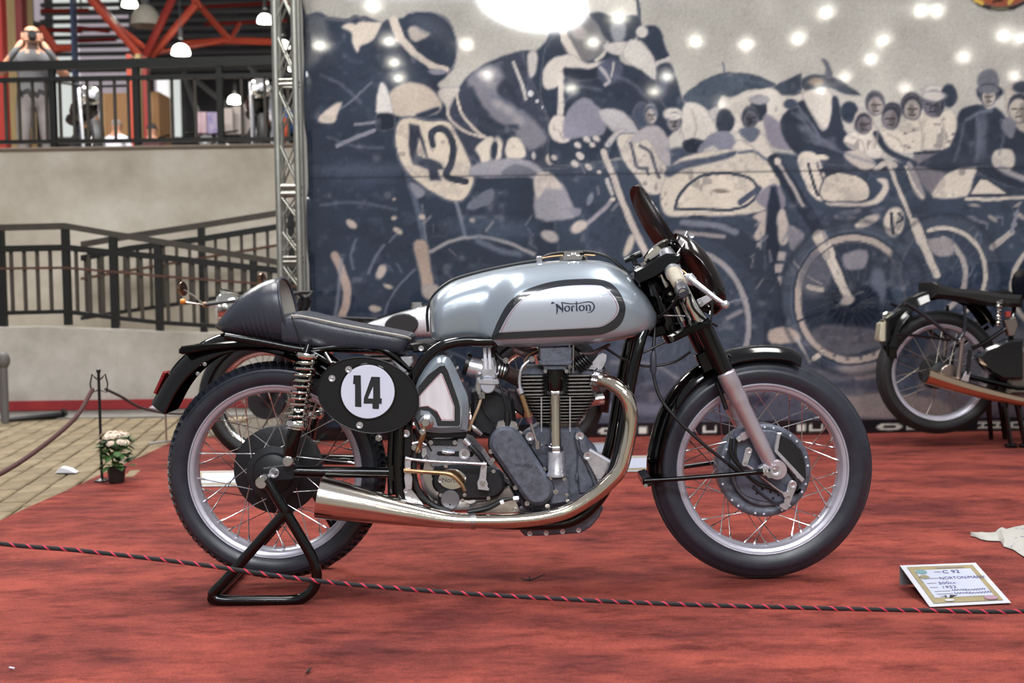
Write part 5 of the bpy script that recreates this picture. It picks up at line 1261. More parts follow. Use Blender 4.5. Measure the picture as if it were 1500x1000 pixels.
# hairpin spring and bracket
a = W(843, 522, -.09); b = W(859, 542, -.09); d = (b - a).normalized(); u = Vector((0, 1, 0)); w = d.cross(u)
u2 = Vector((d.z, 0, -d.x))
pts = [a.lerp(b, .5) + Vector((0, -.02 + .05 * k / 90, 0)) * 0 + (W(862, 520, -.09) - W(842, 534, -.09)) * (k / 90 - .5) + (d * cos(2 * pi * 6 * k / 90) + u * sin(2 * pi * 6 * k / 90)) * .021 for k in range(91)]
g = G(); g.tube(pts, .0030, 6); vsn = g.build('valve_spring', M_SATIN, BIKE)
plate([(862.5, 541), (868, 530), (877, 519), (883, 516.5), (889, 519.5), (888, 528), (884, 537), (880, 542)], -.100, -.094, .001, 'spring_bracket', M_ALU, vsn)
ptube([(832, 546, -.11), (846, 532, -.11), (852, 526, -.11)], 0, 1.2, 'spring_wire', M_SATIN, vsn, 6)
ptube([(848, 518, -.1), (866, 517, -.08), (880, 511, -.06), (892, 505, -.03)], 0, 3.0, 'rocker_pipe', mat('pinkish_alloy', (140, 126, 128), .4, metal=.8), BIKE)
ptube([(752, 511, -.09), (768, 517, -.08), (786, 514, -.06)], 0, 5, 'rocker_pipe', mat('pinkish_alloy', (0, 0, 0)), BIKE)
# exhaust pipe
EY = -.150
exh = ptube([(874, 556, -.09), (886, 557, -.112), (902, 565, -.135), (917, 580, EY), (924, 602, EY), (923, 628, EY), (917.5, 656, EY), (908, 688, EY), (889, 710, EY), (864, 730, EY), (832, 748.5, EY), (800, 757.5, EY), (760, 762, EY), (720, 763.2, EY), (688, 763, EY - .004)], 0, 10.6, 'exhaust_pipe', mat('exhaust_chrome', (216, 206, 190), .10, metal=1.0, var=.10, vscale=9, rvar=.04), BIKE, 20, 7)
g = G(); a = W(874, 555, -.09); b = W(885, 557.5, -.108); d = (b - a).normalized()
hh = (Vector((0, 0, 1)) - d * d.z).normalized(); ww = d.cross(hh); R = []
for t in (0, .18, .25, .45, .52, .75, .82, 1):
    R.append([a.lerp(b, t) + (hh * cos(2 * pi * q / 28) + ww * sin(2 * pi * q / 28)) * ((.0345 if q % 2 else .028) if t not in (.25, .52, .82) else .027) for q in range(28)])
g.rings(R); g.build('exhaust_clamp_nut', M_STEEL, exh, 25)
# megaphone silencer, hollow at its end
mp = [(692, 763, 11.3), (672, 762.5, 11.6), (655, 761, 12.4), (630, 757.5, 14.6), (590, 750.5, 19.2), (540, 741, 24.4), (500, 733.8, 28.6), (468, 727.8, 31.6)]
q = cr(mp, 6); pts = [W(p[0], p[1], EY - .006) for p in q]; rr = [p[2] * m_per_px(EY) for p in q]
pts += [pts[-1] + (pts[-1] - pts[-2]).normalized() * .0005, pts[-6].copy(), pts[-20].copy()]; rr += [rr[-1] - .002, rr[-6] - .003, rr[-20] - .003]
g = G(); g.tube(pts, rr, 36); mg = g.build('megaphone_silencer', mat('silencer_chrome', (224, 216, 204), .13, metal=1.0, var=.06, vscale=6, stretch=(.6, 4, 4)), BIKE, 50)
ptube([(697, 763, EY - .006), (690, 763, EY - .006)], 0, 12.4, 'joint_band', M_STEEL, mg, 20, 0)
ptube([(664, 762, EY - .006), (661, 761.5, EY - .006)], 0, 13, 'joint_band', M_CHROME, mg, 20, 0)
bt = plate([(588, 727), (592, 716), (597, 713), (602, 716), (620, 738), (622, 744), (590, 738)], -.135, -.128, .001, 'silencer_bracket', M_ALU, mg)
bolt(595.5, 718.5, -.136, 4.2, mg, WASHER_ME, 'washer'); bolt(608, 742, -.17, 3, mg)
# ---------------------------------------------------------------- gearbox
gx = plate([(622, 654), (670, 640), (690, 648), (708, 668), (722, 690), (752, 716), (762, 740), (740, 748), (660, 752), (632, 745), (618, 720), (614, 690)], -.075, .08, .010, 'gearbox_shell', M_STEEL)
plate([(618, 655), (625, 651), (671, 641), (680, 641), (700, 660), (707, 676), (702, 684), (632, 684), (624, 668)], -.098, -.07, .003, 'engine_plate', mat('satin_alloy_plate', (150, 152, 162), .36, metal=.85, var=.25, vscale=50), gx)
plate([(625, 643), (670, 643), (669, 653), (626, 652)], -.104, -.096, .002, 'dark_bracket', M_CASE2, gx)
bolt(631, 648, -.105, 3.6, gx); bolt(666.5, 648, -.105, 3.6, gx)
plate(stadium(643, 664, 690, 665, 3, 4), -.101, -.096, .001, 'adjuster_slot', M_DARK, gx)
ptube([(648, 661, -.102), (656, 662.5, -.102), (666, 663, -.102)], 0, [3, 4, 2], 'chain_adjuster', M_ALU, gx)
bolt(680.5, 664.5, -.101, 8.2, gx, WASHER_ME, 'washer'); bolt(680.5, 664.5, -.104, 5, gx)
cov = plate([(632, 700), (634, 689), (645, 683), (668, 681), (700, 682), (722, 687), (735, 694), (739.5, 706), (738, 718), (728, 728), (712, 732), (688, 733), (668, 734), (656, 742), (644, 738), (640, 722), (634, 714)], -.118, -.08, .008, 'gearbox_cover', M_CASE2, gx, 3)
EP = plate(circ(662, 702, 21, 15.5, 32, .1), -.124, -.112, .003, 'inspection_cap', M_CHROME, gx)
vs, fs = text_mesh('Norton', 1.0); c0 = W(662, 703, -.1246); k0 = 9.5 * m_per_px(-.12)
g = G(); g.add([c0 + Vector((k0 * x, 0, k0 * 1.1 * z)) for x, z, _ in vs], fs); g.build('cap_lettering', mat('dark_emboss', (0, 0, 0)), EP, 0)
bolt(645, 703.5, -.125, 3.4, gx, WASHER_ME, 'washer')
plate(circ(659.5, 732, 14, 14, 26), -.124, -.09, .002, 'round_cap', mat('grey_alloy_cap', (142, 142, 150), .34, metal=.85, var=.1), gx)
plate(circ(659, 739, 1.3, 1.3, 8), -.125, -.123, 0, 'cap_hole', M_DARK, gx)
for (a, b) in ((653, 682.5), (631, 701), (646, 725), (680.5, 724.5), (677.5, 732.5), (723, 690), (715.5, 729.5), (640, 722), (638, 736), (684.5, 738)): bolt(a, b, -.119, 3.0, gx)
# shift linkage
lk = ptube([(594, 671, -.148), (606, 673, -.148), (640, 676, -.148), (690, 678.5, -.148), (712, 680, -.148)], 0, [3.6, 2.4, 2.2, 2.2, 3.2], 'shift_rod', M_ALU, BIKE)
plate([(704.5, 680), (708, 676), (713, 678), (713, 690), (712, 703), (714.5, 708), (714, 713), (717, 716), (716, 719), (700, 717), (699, 706), (702, 700)], -.140, -.133, .0015, 'shift_arm', M_ALU, lk)
bolt(707, 707.5, -.141, 4.4, lk)
sv = plate([(593, 672), (600, 670), (602, 676), (601, 690), (604, 700), (603, 716), (594, 716), (592, 700), (593, 690)], -.150, -.138, .0015, 'shift_pivot_arm', M_ALU, lk)
ptube([(592, 689, -.155), (615, 690.5, -.16), (640, 692, -.16), (657, 694, -.16), (668, 700, -.16), (676, 709, -.16), (681, 719, -.16)], 0, [3.4, 3.2, 3.2, 3.4, 3.4, 3.2, 2.8], 'gear_lever', M_BRASS, lk, 12)
# hoses
ptube([(609, 660, -.125), (606, 684, -.13), (609, 708, -.13), (620, 728, -.13), (638, 742, -.13), (660, 750, -.13)], 0, 4.6, 'oil_hose', M_HOSE, BIKE, 12)
h2 = ptube([(683, 648, -.12), (692, 656, -.125), (703, 668, -.125), (711, 678, -.12)], 0, 4.0, 'oil_hose', M_HOSE, BIKE, 12)
ptube([(680, 643, -.12), (688, 652, -.122)], 0, 4.6, 'hose_clip', M_ALU, h2, 10, 0)
h3 = ptube([(686, 750, -.12), (714, 744, -.12), (736, 733, -.12), (750, 730, -.12), (757, 730, -.12)], 0, [4, 4, 3.6, 2.2, 2.2], 'oil_hose', M_HOSE, BIKE, 12)
ptube([(752, 730.5, -.12), (760, 730, -.12)], 0, 4.4, 'hose_union', M_ALU, h3, 6, 0)
ptube([(733, 736, -.123), (738, 733.5, -.123)], 0, 4, 'hose_clip', M_ALU, h3, 8, 0)
plate([(683, 752), (698, 735), (714, 733), (728, 729), (739, 715), (746, 712), (752, 722), (758, 738), (762, 750), (750, 752)], -.09, -.07, .002, 'lower_engine_plate', mat('warm_alloy_plate', (170, 160, 154), .34, metal=.85, var=.2, vscale=40), gx)
bolt(755, 746, -.092, 4, gx)
# ---------------------------------------------------------------- oil tank with badge
OY = -.150
ot = plate([(607, 606), (606, 580), (612, 556), (628, 531), (638, 522.5), (648, 520.5), (658, 525), (666, 539), (678, 566), (685, 583), (686.5, 606), (684, 629), (677, 634), (612, 633)], OY, .02, .018, 'oil_tank', M_SILVER, BIKE, 2)
dk = [(613, 566), (627, 549), (645, 535.5), (651, 535), (656, 543), (672, 588), (674, 597), (674, 622), (672, 624), (641, 624), (637, 612), (628, 602), (613, 600)]
li = [(614, 580), (632, 560), (645, 546.5), (648, 548), (656, 568), (665.5, 595), (665.5, 616), (647, 616), (640, 603), (627, 595), (614, 596)]
plate(dk, OY - .0008, OY + .003, .0003, 'badge_border', M_NAVY, ot); plate(li, OY - .0014, OY + .002, .0002, 'badge_panel', mat('worn_pale_panel', (206, 202, 206), .38, var=.12, vscale=26, stretch=(2, 2, .4)), ot)
g = G(); g.tube([W(a, b, OY - .0014) for a, b in [(cx_ + (638 - cx_) * .05, cy_ + (583 - cy_) * .05) for cx_, cy_ in li]], .0009, 4, closed=True); g.build('badge_pinstripe', M_RED, ot)
g = G(); p = W(624.5, 617, OY); g.lathe([(0, -.030), (.010, -.030), (.012, -.024), (.019, -.020), (.019, -.006), (.022, -.004), (.022, 0), (0, 0)], p, (0, 1, 0), 18); un = g.build('drain_union', M_STEEL, ot)
ptube([(622, 622, OY - .02), (620, 636, OY - .02), (615, 650, OY - .012), (610, 662, OY + .01)], 0, [3.2, 4.2, 3.4, 3], 'drain_pipe', M_BRASS, un)
bolt(619, 632, OY - .03, 4.4, un, NUT_ME, 'union_nut')
ptube([(604, 650, -.14), (615, 648, -.14), (624, 652, -.14)], 0, 2.6, 'tap_lever', M_ALU, un); bolt(607, 655, -.142, 4, un, NUT_ME, 'union_nut'); bolt(613, 660, -.142, 3.4, un)
ptube([(608, 612, -.152), (620, 640, -.13), (632, 660, -.11)], 0, 1.3, 'wire', M_DARK, un, 6)
plate([(618, 657), (624, 655), (626, 664), (620, 672), (617, 666)], -.13, -.124, .001, 'link_plate', M_ALU, un)
plate([(612, 633), (684, 632), (682, 641), (616, 641)], -.12, .02, .003, 'tank_tray', M_SATIN, ot)
# white panel under the seat nose
plate([(570, 524), (604, 522), (606, 530), (596, 545), (590, 548)], -.1, .05, .004, 'seat_nose_bracket', mat('pale_alloy', (180, 178, 182), .4, metal=.6), BIKE)
# ---------------------------------------------------------------- carburettor
CY = -.08
cbm = ptube([(686, 536, CY), (706, 541, CY)], 0, [14.2, 14.2], 'carburettor', M_ALU, BIKE, 22, 0)
ptube([(681, 533, CY), (687, 535, CY)], 0, [16.4, 16.4], 'bellmouth_ring', M_SATIN, cbm, 22, 0)
plate([(705, 526), (724, 524), (728, 540), (728, 556), (706, 558), (703, 545)], CY - .026, CY + .03, .006, 'mixing_chamber', M_ALU, cbm)
for x in (711.5, 718): ptube([(x - 1.5, 509, CY - .02), (x, 541, CY - .024)], 0, 2.6, 'throttle_guide', M_WHITE, cbm, 10, 0)
plate(circ(714.5, 564, 11.5, 12.5, 26), CY - .045, CY - .01, .003, 'float_cover', mat('matt_alloy', (186, 188, 198), .4, metal=.7), cbm)
plate([(699, 556), (730, 555.5), (731, 562), (728, 563), (702, 562)], CY - .050, CY - .03, .001, 'float_bar', M_ALU, cbm)
plate([(697, 552), (705, 548), (706, 578), (700, 580), (696, 570)], CY - .030, CY, .003, 'float_bracket', M_STEEL, cbm)
ptube([(706, 574, CY - .02), (706, 583, CY - .02)], 0, 6, 'banjo_union', M_STEEL, cbm, 8, 0)
ptube([(705, 583, CY - .02), (700, 598, CY - .03), (693, 614, CY - .03), (687, 630, CY - .02)], 0, 2.2, 'fuel_hose', mat('beige_hose', (160, 136, 110), .5), cbm)
ptube([(703, 588, CY), (712, 606, CY), (724, 620, CY - .02)], 0, 1.4, 'cable', M_HOSE, cbm, 6)
ptube([(728, 540, CY), (742, 545, CY)], 0, [12.5, 12], 'rubber_sleeve', M_HOSE, cbm, 18, 0)
for t in (730, 734, 738): ptube([(t, 541 + (t - 730) * .3, CY), (t + 1.2, 541.3 + (t - 730) * .3, CY)], 0, 13.3, 'hose_ring', M_STEEL, cbm, 18, 0)
ptube([(741, 545, CY), (752, 549, CY * .8), (764, 554, CY * .6)], 0, [10, 9, 9.5], 'inlet_manifold', mat('copper_tint_alloy', (0, 0, 0)), cbm, 16)
ptube([(724, 514, CY), (734, 526, CY - .01), (745, 530, CY - .01)], 0, 3.4, 'rocker_oil_pipe', M_HOSE, cbm)
bolt(741, 528, CY - .03, 4, cbm, NUT_ME, 'union_nut')
# magneto and its lead, behind the timing cover
mg2 = plate([(690, 575), (722, 572), (752, 585), (756, 616), (748, 636), (716, 640), (690, 632)], -.07, .06, .010, 'magneto', M_CASE2)
ptube([(731, 560, -.105), (738, 580, -.11), (743, 603, -.11)], 0, 2.0, 'magneto_lead', M_HOSE, mg2)
ptube([(743, 603, -.11), (743, 624, -.112)], 0, [4.4, 3.2], 'lead_cap', M_HOSE, mg2, 10, 0)
plate([(726, 626), (730, 617), (738, 615), (742, 622), (746, 622), (748, 615), (756, 618), (760, 628), (756, 634), (728, 634)], -.11, -.09, .002, 'magneto_clamp', M_STEEL, mg2)
ptube([(690, 622, -.1), (696, 628, -.1), (706, 636, -.1)], 0, [3, 5, 3], 'banjo_bolt', M_STEEL, mg2)
plate([(744, 572), (754, 574), (768, 596), (768, 612), (752, 600), (744, 586)], -.04, .06, .006, 'rear_of_barrel_shield', mat('plum_rubber', (44, 34, 40), .6), mg2)  # plain dark plum plate behind the barrel
# front brake cable with adjuster
bc = ptube([(960, 470, -.06), (958, 500, -.08), (957, 520, -.09), (957, 546, -.09), (966, 580, -.10), (990, 612, -.11), (1030, 650, -.112), (1068, 680, -.10), (1082, 690, -.086)], 0, 2.5, 'front_brake_cable', M_HOSE, BIKE, 10)
ptube([(957.5, 514, -.088), (957, 520, -.09), (957, 543, -.09), (957.5, 548, -.09)], 0, [2.6, 5, 5, 3], 'cable_adjuster', mat('grey_rubber_sleeve', (58, 58, 70), .5), bc, 12, 0)
ptube([(1068, 680, -.105), (1080, 689, -.1)], 0, 3.4, 'cable_ferrule', M_SATIN, bc, 10, 0)
ptube([(886, 509, -.06), (912, 525, -.06), (945, 536, -.05), (985, 531, -.06), (1012, 515, -.08)], 0, 1.9, 'cable', M_HOSE, BIKE, 8)
ptube([(925, 522, -.1), (945, 515, -.1), (975, 500, -.09)], 0, 1.8, 'cable', M_HOSE, BIKE, 8)
ptube([(921, 500, -.12), (918, 520, -.12)], 0, 1.8, 'cable', M_HOSE, BIKE, 8, 0)
# ================================================================== stand, rope, cards, cloth, stanchions, plant
YS = -.200
STAND = thing('paddock_stand', 'black tubular A-frame stand holding the rear axle of the number 14 motorcycle', 'stand', (RC.x, 0, 0))
def stand_side(s):
    y = YS * s
    def ref(pts): return [Vector((p.x, y, p.z)) for p in (W(a, b, YS) for a, b in pts)]
    g = G(); g.tube([Vector(p) for p in cr(ref([(390, 702), (420, 752), (452, 806), (461, 826), (464, 845), (459, 862), (446, 874), (428, 879), (380, 879.5), (335, 879.5), (318, 877), (312, 870), (318, 862), (330, 850), (372, 802), (404, 766), (424, 744)]), 5)], .0148, 14)
    g.build('side_frame', M_BLACK, STAND)
    k = Vector((RC.x, y, RC.z))
    g = G(); g.lathe([(0, -.014 * s), (.015, -.014 * s), (.017, -.010 * s), (.017, .030 * s), (0, .030 * s)], k, (0, 1, 0), 18); g.build('axle_pin_end', M_STEEL, STAND)
stand_side(1); stand_side(-1)
g = G(); g.tube([(RC.x, YS, RC.z), (RC.x, -YS, RC.z)], .008, 12); g.build('axle_pin', M_STEEL, STAND)
a = W(311, 871, YS); g = G(); g.tube([(a.x, YS, .0155), (a.x, -YS, .0155)], .0148, 12); g.build('cross_bar', M_BLACK, STAND)

# barrier rope in front, slung between two slim posts outside the picture
def stanchion(x, y, label, h=.52, hooks=True, group=None):
    t = thing('rope_post', label, 'post', (x, y, 0), group)
    g = G(); g.lathe([(0, 0), (.035, 0), (.035, .004), (.02, .008), (.008, .014), (.0065, .02), (.0065, h), (.010, h + .004), (.010, h + .016), (0, h + .02)], (x, y, 0), (0, 0, 1), 16); g.build('pole', M_SATIN, t)
    for s in ((-1, 1) if hooks else ()):
        g = G(); g.tube([(x + s * .006, y, h - .08), (x + s * .034, y, h - .09), (x + s * .040, y, h - .05), (x + s * .030, y, h - .005), (x + s * .018, y, h - .02), (x + s * .006, y, h - .03)], .0035, 6); g.build('hook', M_SATIN, t)
    return t
YRP = -.62
rp = [W(a, b, YRP) for a, b in ((0, 796), (120, 806.5), (280, 825), (460, 850), (640, 866), (820, 877), (1000, 885), (1180, 890), (1340, 893.5), (1500, 895))]
xl, xr = rp[0].x - .42, rp[-1].x + .75
rp = [Vector((xl, YRP, rp[0].z + .06))] + rp + [Vector((rp[-1].x + .3, YRP, rp[-1].z + .02)), Vector((xr, YRP, .20))]
rope_pts = [Vector(p) for p in cr(rp, 14)]
ROPE = thing('barrier_rope', 'black braided rope with red flecks slung low in front of the number 14 motorcycle', 'rope', rope_pts[0])
g = G(); g.tube(rope_pts, .0052, 10); g.build('rope_core', mat('black_braid', (22, 18, 22), .8, bump=.8, bscale=700), ROPE)
def helix(pts, r, pitch, phase, per=9):
    out = []; s = 0.0; acc = 0.0
    L = [0.0]
    for i in range(1, len(pts)): L.append(L[-1] + (pts[i] - pts[i - 1]).length)
    n = int(L[-1] / pitch * per); X = [p.x for p in pts]; Z = [p.z for p in pts]; Yv = [p.y for p in pts]
    for k in range(n):
        d = L[-1] * k / n; c = Vector((np.interp(d, L, X), np.interp(d, L, Yv), np.interp(d, L, Z))); a = 2 * pi * d / pitch + phase
        out.append(c + Vector((0, cos(a) * r, sin(a) * r)))
    return out
M_ROPERED = mat('red_braid', (190, 44, 70), .75)
for ph_ in (0, .55): 
    g = G(); g.tube(helix(rope_pts, .0047, .040, ph_), .0012, 5); g.build('red_strand', M_ROPERED, ROPE)
stanchion(xl - .01, YRP, 'slim black rope post at the higher end of the black and red rope', .34, False)
stanchion(xr + .01, YRP, 'slim black rope post at the lower end of the black and red rope', .26, False)

# information cards
M_CARD = mat('white_card', (172, 172, 180), .5); M_TAN = mat('tan_print', (128, 116, 84), .55, var=.12, vscale=30); M_LBL = mat('label_paper', (158, 162, 178), .55); M_INK = mat('blue_ink', (40, 38, 100), .6); M_FLAP = mat('grey_card_back', (120, 118, 120), .7); M_PRN = mat('grey_print', (120, 116, 128), .6)
def info_card(label, BL, BR, TL, TR, full=True, group=None, zfoot=.004):
    t = thing('information_card', label, 'card', ((BL + BR) / 2), group)
    nrm = (BR - BL).cross(TL - BL).normalized()
    def q(u, v, l=0.0): return BL.lerp(BR, u).lerp(TL.lerp(TR, u), v) + nrm * l
    def quad(rect, l, name, m, th=.0):
        u0, v0, u1, v1 = rect; g = G(); c = [q(u0, v0, l), q(u1, v0, l), q(u1, v1, l), q(u0, v1, l)]
        if th: g.rings([c, [p - nrm * th for p in c]])
        else: g.add(c, [(0, 1, 2, 3)])
        return g.build(name, m, t, 0)
    quad((0, 0, 1, 1), .0015, 'card_sheet', M_CARD, .0015)
    g = G(); f0, f1 = TL.copy(), TR.copy(); f0.z = f1.z = zfoot; g.rings([[TL, TR, f1, f0], [p + Vector((0, .002, 0)) for p in (TL, TR, f1, f0)]]); g.build('support_flap', M_FLAP, t, 0)
    quad((.07, .06, .93, .94), .0030, 'tan_frame', M_TAN); quad((.13, .17, .86, .84), .0042, 'label_sheet', M_LBL)
    if full:
        g = G()
        def txt(s, u, v, su, sv, shear=.12):
            vs, fs = text_mesh(s, 1.0, 'LEFT'); g.add([q(u + (x + z * shear) * su, v + z * sv, .0056) for x, z, _ in vs], fs)
        txt('C 92', .46, .765, .115, .105); txt('NORTON/MANX', .36, .61, .078, .092); txt('500cc', .30, .495, .095, .085); txt('1952', .30, .395, .095, .085)
        for v0, w0 in ((.315, .42), (.24, .46)):
            z_ = [q(.40 + w0 * k / 40, v0 + .026 * sin(k * 1.9) * (1 if k % 3 else .4), .0056) for k in range(41)]; g.tube(z_, .0007, 4)
        g.build('handwriting', M_INK, t, 0)
        g = G()
        for (u, v, w) in ((.36, .775, .09), (.16, .62, .2), (.16, .505, .12), (.16, .405, .1), (.18, .31, .2), (.18, .245, .2), (.2, .19, .08), (.42, .88, .36)):
            g.add([q(u, v - .006, .0054), q(u + w, v - .006, .0054), q(u + w, v + .006, .0054), q(u, v + .006, .0054)], [(0, 1, 2, 3)])
        g.build('printed_lines', M_PRN, t, 0)
        for (u, v, ru, rv, m_, nm) in ((.20, .79, .07, .055, mat('teal_emblem', (90, 122, 126), .6), 'emblem'), (.19, .66, .06, .05, mat('olive_emblem', (112, 108, 80), .6), 'emblem'), (.80, .115, .085, .05, mat('pink_emblem', (140, 108, 124), .6), 'emblem'), (.28, .10, .06, .025, M_CARD, 'emblem')):
            g = G(); g.add([q(u + ru * cos(2 * pi * k / 18), v + rv * sin(2 * pi * k / 18), .0054) for k in range(18)], [tuple(range(18))]); g.build(nm, m_, t, 0)
        g = G(); g.add([q(.30, .15, .0054), q(.42, .20, .0054), q(.33, .215, .0054)], [(0, 1, 2)]); g.add([q(.26, .155, .0054), q(.29, .205, .0054), q(.25, .21, .0054)], [(0, 1, 2)]); g.build('torn_edge', M_DARK, t, 0)
    return t
BL, BR = GND(1362, 889, .002), GND(1481, 883, .002); ft_ = GND(1319, 857.5, .002); TL = W(1318, 828.5, ft_.y); TR = W(1429, 824.5, ft_.y + .012)
info_card('tilted card with tan frame and blue handwriting beside the front wheel of number 14', BL, BR, TL, TR)
def small_card(px, py, w, d, h, label, group):
    c = GND(px, py, .002); info_card(label, c + Vector((-w / 2, 0, 0)), c + Vector((w / 2, 0, 0)), c + Vector((-w / 2 - .03, d, h)), c + Vector((w / 2 - .03, d, h)), False, group)
small_card(952, 690, .26, .14, .05, 'tan framed card on the carpet between the exhaust bend and front wheel of number 14', 'cards behind number 14')
small_card(878, 667, .24, .14, .045, 'tan framed card on the carpet behind the engine of number 14', 'cards behind number 14')
small_card(324, 712, .24, .14, .045, 'tan framed card seen through the rear wheel spokes of number 14', 'cards behind number 14')

# crumpled printed cloth at the right
top = [(1421, 783.5), (1424, 780.5), (1437, 782.5), (1450, 780), (1459, 779), (1463, 775), (1468, 772), (1474, 775), (1485, 772), (1500, 769), (1530, 764), (1560, 772)]
bot = [(1422, 784.5), (1430, 786.5), (1438, 790), (1446, 791.5), (1455, 792), (1462, 792), (1466, 793), (1470, 800), (1484, 804.5), (1492, 810), (1500, 815), (1530, 826), (1560, 812)]
bot = bot[:len(top)]
R = []; rr = random.Random(4)
lift = [.002, .010, .008, .012, .010, .022, .040, .030, .024, .022, .02, .004]
for i, (a, b) in enumerate(zip(top, bot)):
    pb = GND(b[0], b[1], .004); pt0 = GND(a[0], a[1], .004); pt = W(a[0], a[1], pt0.y - lift[i] * 3.4)
    row = []
    for k in range(7):
        t_ = k / 6; p = pb.lerp(pt, t_); p.z += .010 * sin(pi * t_) * (1 + .6 * sin(i * 2.1 + 5 * t_)) + .001; row.append(p)
    R.append(row + [p - Vector((0, 0, .0012)) for p in reversed(row)])
g = G(); g.rings(R)
mc = mat('printed_cotton', (160, 158, 152), .8); nt = mc.node_tree; b = nt.nodes['Principled BSDF']
tc_ = nt.nodes.new('ShaderNodeTexCoord'); n1 = nt.nodes.new('ShaderNodeTexNoise'); n1.inputs['Scale'].default_value = 55; n1.inputs['Detail'].default_value = 3; n2 = nt.nodes.new('ShaderNodeTexNoise'); n2.inputs['Scale'].default_value = 9
rp1 = nt.nodes.new('ShaderNodeValToRGB'); rp1.color_ramp.elements[0].position = .60; rp1.color_ramp.elements[1].position = .64
rp2 = nt.nodes.new('ShaderNodeValToRGB'); rp2.color_ramp.elements[0].position = .50; rp2.color_ramp.elements[1].position = .56
mu = nt.nodes.new('ShaderNodeMath'); mu.operation = 'MULTIPLY'; mx = nt.nodes.new('ShaderNodeMixRGB'); mx.inputs[1].default_value = (*lin((160, 158, 152)), 1); mx.inputs[2].default_value = (*lin((74, 76, 110)), 1)
for n_ in (n1, n2): nt.links.new(tc_.outputs['Object'], n_.inputs[0])
nt.links.new(n1.outputs[0], rp1.inputs[0]); nt.links.new(n2.outputs[0], rp2.inputs[0]); nt.links.new(rp1.outputs[0], mu.inputs[0]); nt.links.new(rp2.outputs[0], mu.inputs[1]); nt.links.new(mu.outputs[0], mx.inputs[0]); nt.links.new(mx.outputs[0], b.inputs['Base Color'])
o = g.build('crumpled_cloth', mc, None, 40); tag(o, 'crumpled white cloth with blue print lying on the red carpet', 'cloth')

# dry twig and scraps on the carpet
p = [GND(a, b, .003) for a, b in ((763, 849), (768, 851), (776, 850.5), (784, 848.5), (792, 846), (798, 844))]
g = G(); g.tube([Vector(q_) + Vector((0, 0, .002 + .006 * abs(i - 2.2) / 3)) for i, q_ in enumerate(p)], [.0016, .0024, .0034, .0022, .0018, .001], 6)
a = GND(775, 850.5, .004); g.tube([a, a + Vector((.002, 0, .014))], .002, 6); tag(g.build('dry_twig', mat('dark_twig', (34, 18, 18), .8), None), 'small dark forked twig on the carpet below the engine', 'twig')
a = GND(452, 982, .003); g = G(); g.tube([a + Vector((-.004, -.016, 0)), a, a + Vector((.004, .016, .002))], [.001, .004, .001], 6); tag(g.build('dark_scrap', mat('dark_twig', (0, 0, 0)), None), 'tiny dark scrap lying on the bare front of the carpet', 'scrap')
a = GND(18, 978, .003); g = G(); g.tube([a + Vector((-.008, .004, 0)), a + Vector((.006, -.005, .001))], .0022, 6); tag(g.build('pale_scrap', M_WHITE, None), 'tiny white paper scrap on the front corner of the carpet', 'scrap')
a = GND(95, 693, .0); g = G(); g.slab([(a.x - .05, a.z), (a.x - .02, a.z + .03), (a.x + .02, a.z + .02), (a.x + .05, a.z)], a.y, a.y + .05, .003)
tag(g.build('paper_scrap', M_WHITE, None), 'small white paper scrap lying on the block paving', 'scrap')

# stanchion with rope, flower pot
SP = GND(149.5, 704, 0)
stanchion(SP.x, SP.y, 'slim black rope post standing beside the potted white flowers', W(147, 546, SP.y).z, True)
zt = W(147, 570, SP.y).z
def sag_rope(pts, label, r=.009, col=M_HOSE):
    g = G(); P = [Vector(p) for p in cr(pts, 8)]; g.tube(P, r, 8); return tag(g.build('hanging_rope', col, None), label, 'rope')
M_MAROON = mat('maroon_rope', (66, 34, 34), .8)
sag_rope([(SP.x - .03, SP.y, zt), W(110, 612, SP.y - .2), W(60, 655, SP.y - .45), W(0, 694, SP.y - .75), W(-70, 722, SP.y - 1.0)], 'maroon rope hanging from the left hook of the post by the flowers', .010, M_MAROON)
sag_rope([(SP.x + .03, SP.y, zt), W(176, 580, SP.y + .35), W(210, 598, SP.y + .75), W(262, 606, SP.y + 1.1), W(330, 600, SP.y + 1.4)], 'dark rope hanging from the right hook of the post by the flowers', .007, mat('grey_brown_rope', (62, 54, 52), .8))
a = W(4, 600, 3.9); S2 = GND(8, 619, 0)
t = thing('rope_stand', 'tall dark rope stand with a long flat foot before the red strip', 'post', (S2.x, S2.y, 0))
g = G(); g.tube([(S2.x, S2.y, 0), (S2.x, S2.y, .40)], .026, 10); g.tube([(S2.x - .01, S2.y, .0), (S2.x - .02, S2.y, .42)], .02, 8); g.build('pole', mat('dull_grey_pole', (96, 92, 90), .6), t)
g = G(); g.ball((S2.x, S2.y, .42), .045, 12, 8, (1, 1, 1.3)); g.build('knob', mat('dull_grey_pole', (0, 0, 0)), t)
b2 = GND(96, 612, 0); g = G(); g.tube([(S2.x, S2.y, .018), ((S2.x + b2.x) / 2, (S2.y + b2.y) / 2, .022), (b2.x - .03, b2.y, .024), (b2.x, b2.y, .045)], [.016, .022, .026, .030], 8); g.build('foot_bar', M_SATIN, t)
